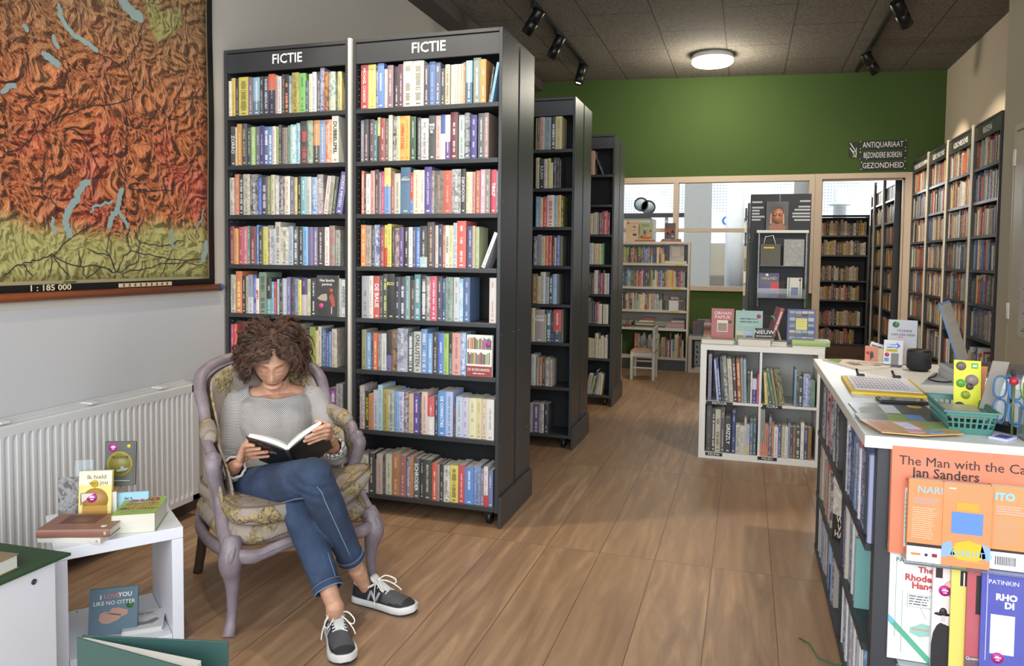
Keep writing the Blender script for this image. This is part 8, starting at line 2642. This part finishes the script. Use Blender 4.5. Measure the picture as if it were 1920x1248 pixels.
# trainers ------------------------------------------------------------------------
def shoe(heel, toe, z0, label_side, flip):
    h_, t_ = Vector((heel.x, heel.y, z0)), Vector((toe.x, toe.y, z0))
    L = .268; d = (t_-h_).normalized(); sx = Vector((-d.y, d.x, 0)); base = h_-d*.012
    M = Matrix((d, sx, UPV)).transposed().to_4x4(); M.translation = base
    st = [(0, .026), (.02, .031), (.06, .033), (.10, .034), (.15, .040), (.19, .046), (.225, .044), (.25, .032), (.268, .012)]
    def outline(x):
        for (a, wa), (b, wb) in zip(st, st[1:]):
            if a <= x <= b: return wa+(wb-wa)*(x-a)/(b-a)
        return .01
    def sole(z_a, z_b, g_, mat, name):
        xs = [L*k/24 for k in range(25)]
        left = [(x, outline(x)+g_) for x in xs]; right = [(x, -outline(x)-g_) for x in xs[::-1]]
        poly = left+right
        mb = MB(); rings = []
        for z_, gg in ((z_a, -.003), (z_a+.002, 0), (z_b-.003, 0), (z_b, -.002)):
            rings.append([(x, y*(1+gg/.04), z_+(.010*((x-.2)/.068)**2 if x > .2 else 0)) for x, y in poly])
        mb.loft(rings); return mb.build(name, mat, WOMAN, M=M, local=False)
    sole(0, .006, .001, plain('202226', .7), 'outsole'); sole(.005, .030, .003, plain('dcdcda', .5), 'midsole')
    # upper: stations (x, half width, height, top width)
    U = [(.002, .023, .070, .018), (.02, .029, .078, .020), (.05, .032, .072, .022), (.085, .033, .082, .022), (.11, .034, .084, .021), (.14, .037, .073, .022), (.17, .040, .062, .024), (.20, .041, .055, .026), (.225, .039, .050, .026), (.248, .028, .044, .018), (.262, .012, .036, .008)]
    def ring(x, w, h, tw, g_=0):
        r_ = []
        for i in range(20):
            a_ = pi*i/19; ca, sa = math.cos(a_), math.sin(a_)
            y = (w+g_)*math.copysign(abs(ca)**.7, ca)*(1-.35*sa*(1-tw/w)); z = .026+(h-.026+g_)*sa**.75
            r_.append((x, y, z))
        return r_
    mb = MB(); mb.loft([ring(*u) for u in U], closed=False, cap=False)
    blk, gry, sil, wht = plain('24262b', .75), plain('4b4c50', .8), plain('a3a6a8', .5), plain('dedfdc', .7)
    up_ = mb.build('upper', [blk, gry, sil], WOMAN, M=M, smooth=True)
    for f in up_.data.polygons:
        q = M.inverted() @ f.center
        if q.x > .145 and q.z > .040 and q.x < .222: f.material_index = 1
    so_ = up_.modifiers.new('s', 'SOLIDIFY'); so_.thickness = .002; so_.offset = 0
    mb = MB(); mb.loft([ring(x, w, .026+(h-.026)*.42, tw, .0018) for x, w, h, tw in U[6:]], closed=False, cap=False); q = mb.build('toe_guard', blk, WOMAN, M=M, smooth=True)
    mb = MB(); mb.loft([ring(x, w, .026+(h-.026)*.5, tw, .0018) for x, w, h, tw in U[:4]], closed=False, cap=False); mb.build('heel_guard', plain('2e3036', .6), WOMAN, M=M, smooth=True)
    # side letter N in silver on both sides
    for s_ in (-1, 1):
        mb = MB()
        def sd(x, z):
            for (a, b) in zip(U, U[1:]):
                if a[0] <= x <= b[0]:
                    f_ = (x-a[0])/(b[0]-a[0]); w_ = a[1]+(b[1]-a[1])*f_; h__ = a[2]+(b[2]-a[2])*f_; tw = a[3]+(b[3]-a[3])*f_
                    s__ = ((z-.026)/(h__-.026))
                    sa_ = min(.98, max(.02, s__))**(1/.75); ca_ = math.sqrt(1-sa_*sa_)
                    return (x, s_*(w_*(ca_**.7)*(1-.35*sa_*(1-tw/w_))+.0018), z)
            return (x, s_*.03, z)
        for a_, b_ in (((.078, .032), (.088, .066)), ((.088, .066), (.112, .034)), ((.112, .034), (.126, .066))):
            P_ = [sd(a_[0]+(b_[0]-a_[0])*k/5, a_[1]+(b_[1]-a_[1])*k/5) for k in range(6)]
            mb.tube(P_, .0052, 6, flat=.35, upv=(1, 0, 0))
        mb.build('side_letter', sil, WOMAN, M=M, smooth=True)
    # collar, tongue and laces
    col_pts = [(.0, 0, .082), (.006, .016, .080), (.03, .024, .073), (.06, .026, .072), (.085, .023, .082), (.095, .014, .089)]
    col_full = smooth_pts(col_pts, 4); MB().tube(col_full, .0045, 8).tube([Vector((p.x, -p.y, p.z)) for p in col_full], .0045, 8).build('collar', wht, WOMAN, M=M, smooth=True)
    MB().loft([[(x, w*math.cos(pi*i/8), z+.006*math.sin(pi*i/8)) for i in range(9)]+[(x, -w*math.cos(pi*i/8)*.9, z-.003) for i in range(9)] for x, w, z in ((.078, .020, .112), (.085, .024, .106), (.10, .022, .094), (.13, .018, .080), (.155, .014, .070))], cap=True).build('tongue', plain('c9ccc8', .8), WOMAN, M=M, smooth=True)
    mb = MB()
    for k in range(5):
        x = .100+.0125*k; z = .090-.0052*k; w_ = .020+.001*k
        mb.tube(smooth_pts([(x, -w_, z-.006), (x+.003, 0, z+.004), (x+.008, w_, z-.008)], 4), .0030, 6, flat=.6)
    # bow
    for s_ in (-1, 1):
        mb.tube(smooth_pts([(.100, 0, .098), (.115, s_*.030, .108), (.145, s_*.050, .092), (.150, s_*.040, .080), (.118, s_*.014, .096), (.100, 0, .098)], 5), .0030, 6, flat=.6)
        mb.tube(smooth_pts([(.100, 0, .098), (.11, s_*.030, .098), (.118, s_*.050, .065), (.125, s_*.058, .030)] if s_ == flip else [(.100, 0, .098), (.13, s_*.020, .094), (.16, s_*.042, .070), (.175, s_*.048, .055)], 5), .0026, 6, flat=.6)
    mb.build('laces', plain('ececea', .8), WOMAN, M=M, smooth=True)
shoe(V('heelT'), V('toeT'), .0, 1, -1)
shoe(V('heelU'), V('toeU'), .0, 1, -1)

# open book in her hands ------------------------------------------------------------
BK = thing('open_book', 'open black hardback held in both hands by the reading woman', 'book', tuple(A_))
def slab(P0, a, b, n_, la, lb, th, mat, name, parent=BK, curve=0.0, seg=10):
    """thin block: from P0 along a (curved towards n_) and b"""
    rings = []
    for k in range(seg+1):
        t_ = k/seg; c = P0+a*la*t_+n_*curve*math.sin(pi*min(1, t_*1.0)**.7)
        rings.append([c, c+b*lb, c+b*lb+n_*th, c+n_*th])
    return MB().loft(rings, smooth=False).build(name, mat, parent)
covm = plain('1f1e20', .3)
for d, n_ in ((HLv, nL), (HRv, nR)):
    inn = -n_
    slab(A_-Sv*.004, d, Sv, n_, LB_, LH+.006, .0022, covm, 'cover_board')
    slab(A_+Sv*.0+inn*.0008, d, Sv, inn, LB_-.006, LH-.004, .014, plain('e6e3da', .9), 'page_block', curve=.008)
    for k in range(3):
        slab(A_+inn*(.0155+.0006*k)+Sv*.002, d, Sv, inn, LB_-.008-.002*k, LH-.006, .0004, plain('edebe4', .9), 'page', curve=.009+.002*k)
MB().tube([A_-Sv*.004, A_+Sv*(LH+.004)], .006, 10).build('spine', covm, BK)
for k, (u_, v_) in enumerate(((.055, .050), (.075, .062))):
    q = A_+HLv*u_+Sv*v_+nL*.0023
    MB().loft([[q, q+HLv*.022, q+HLv*.022+Sv*.006, q+Sv*.006], [q+nL*.0006, q+HLv*.022+nL*.0006, q+HLv*.022+Sv*.006+nL*.0006, q+Sv*.006+nL*.0006]], smooth=False).build('cover_lettering', plain('8c8478', .5), BK)
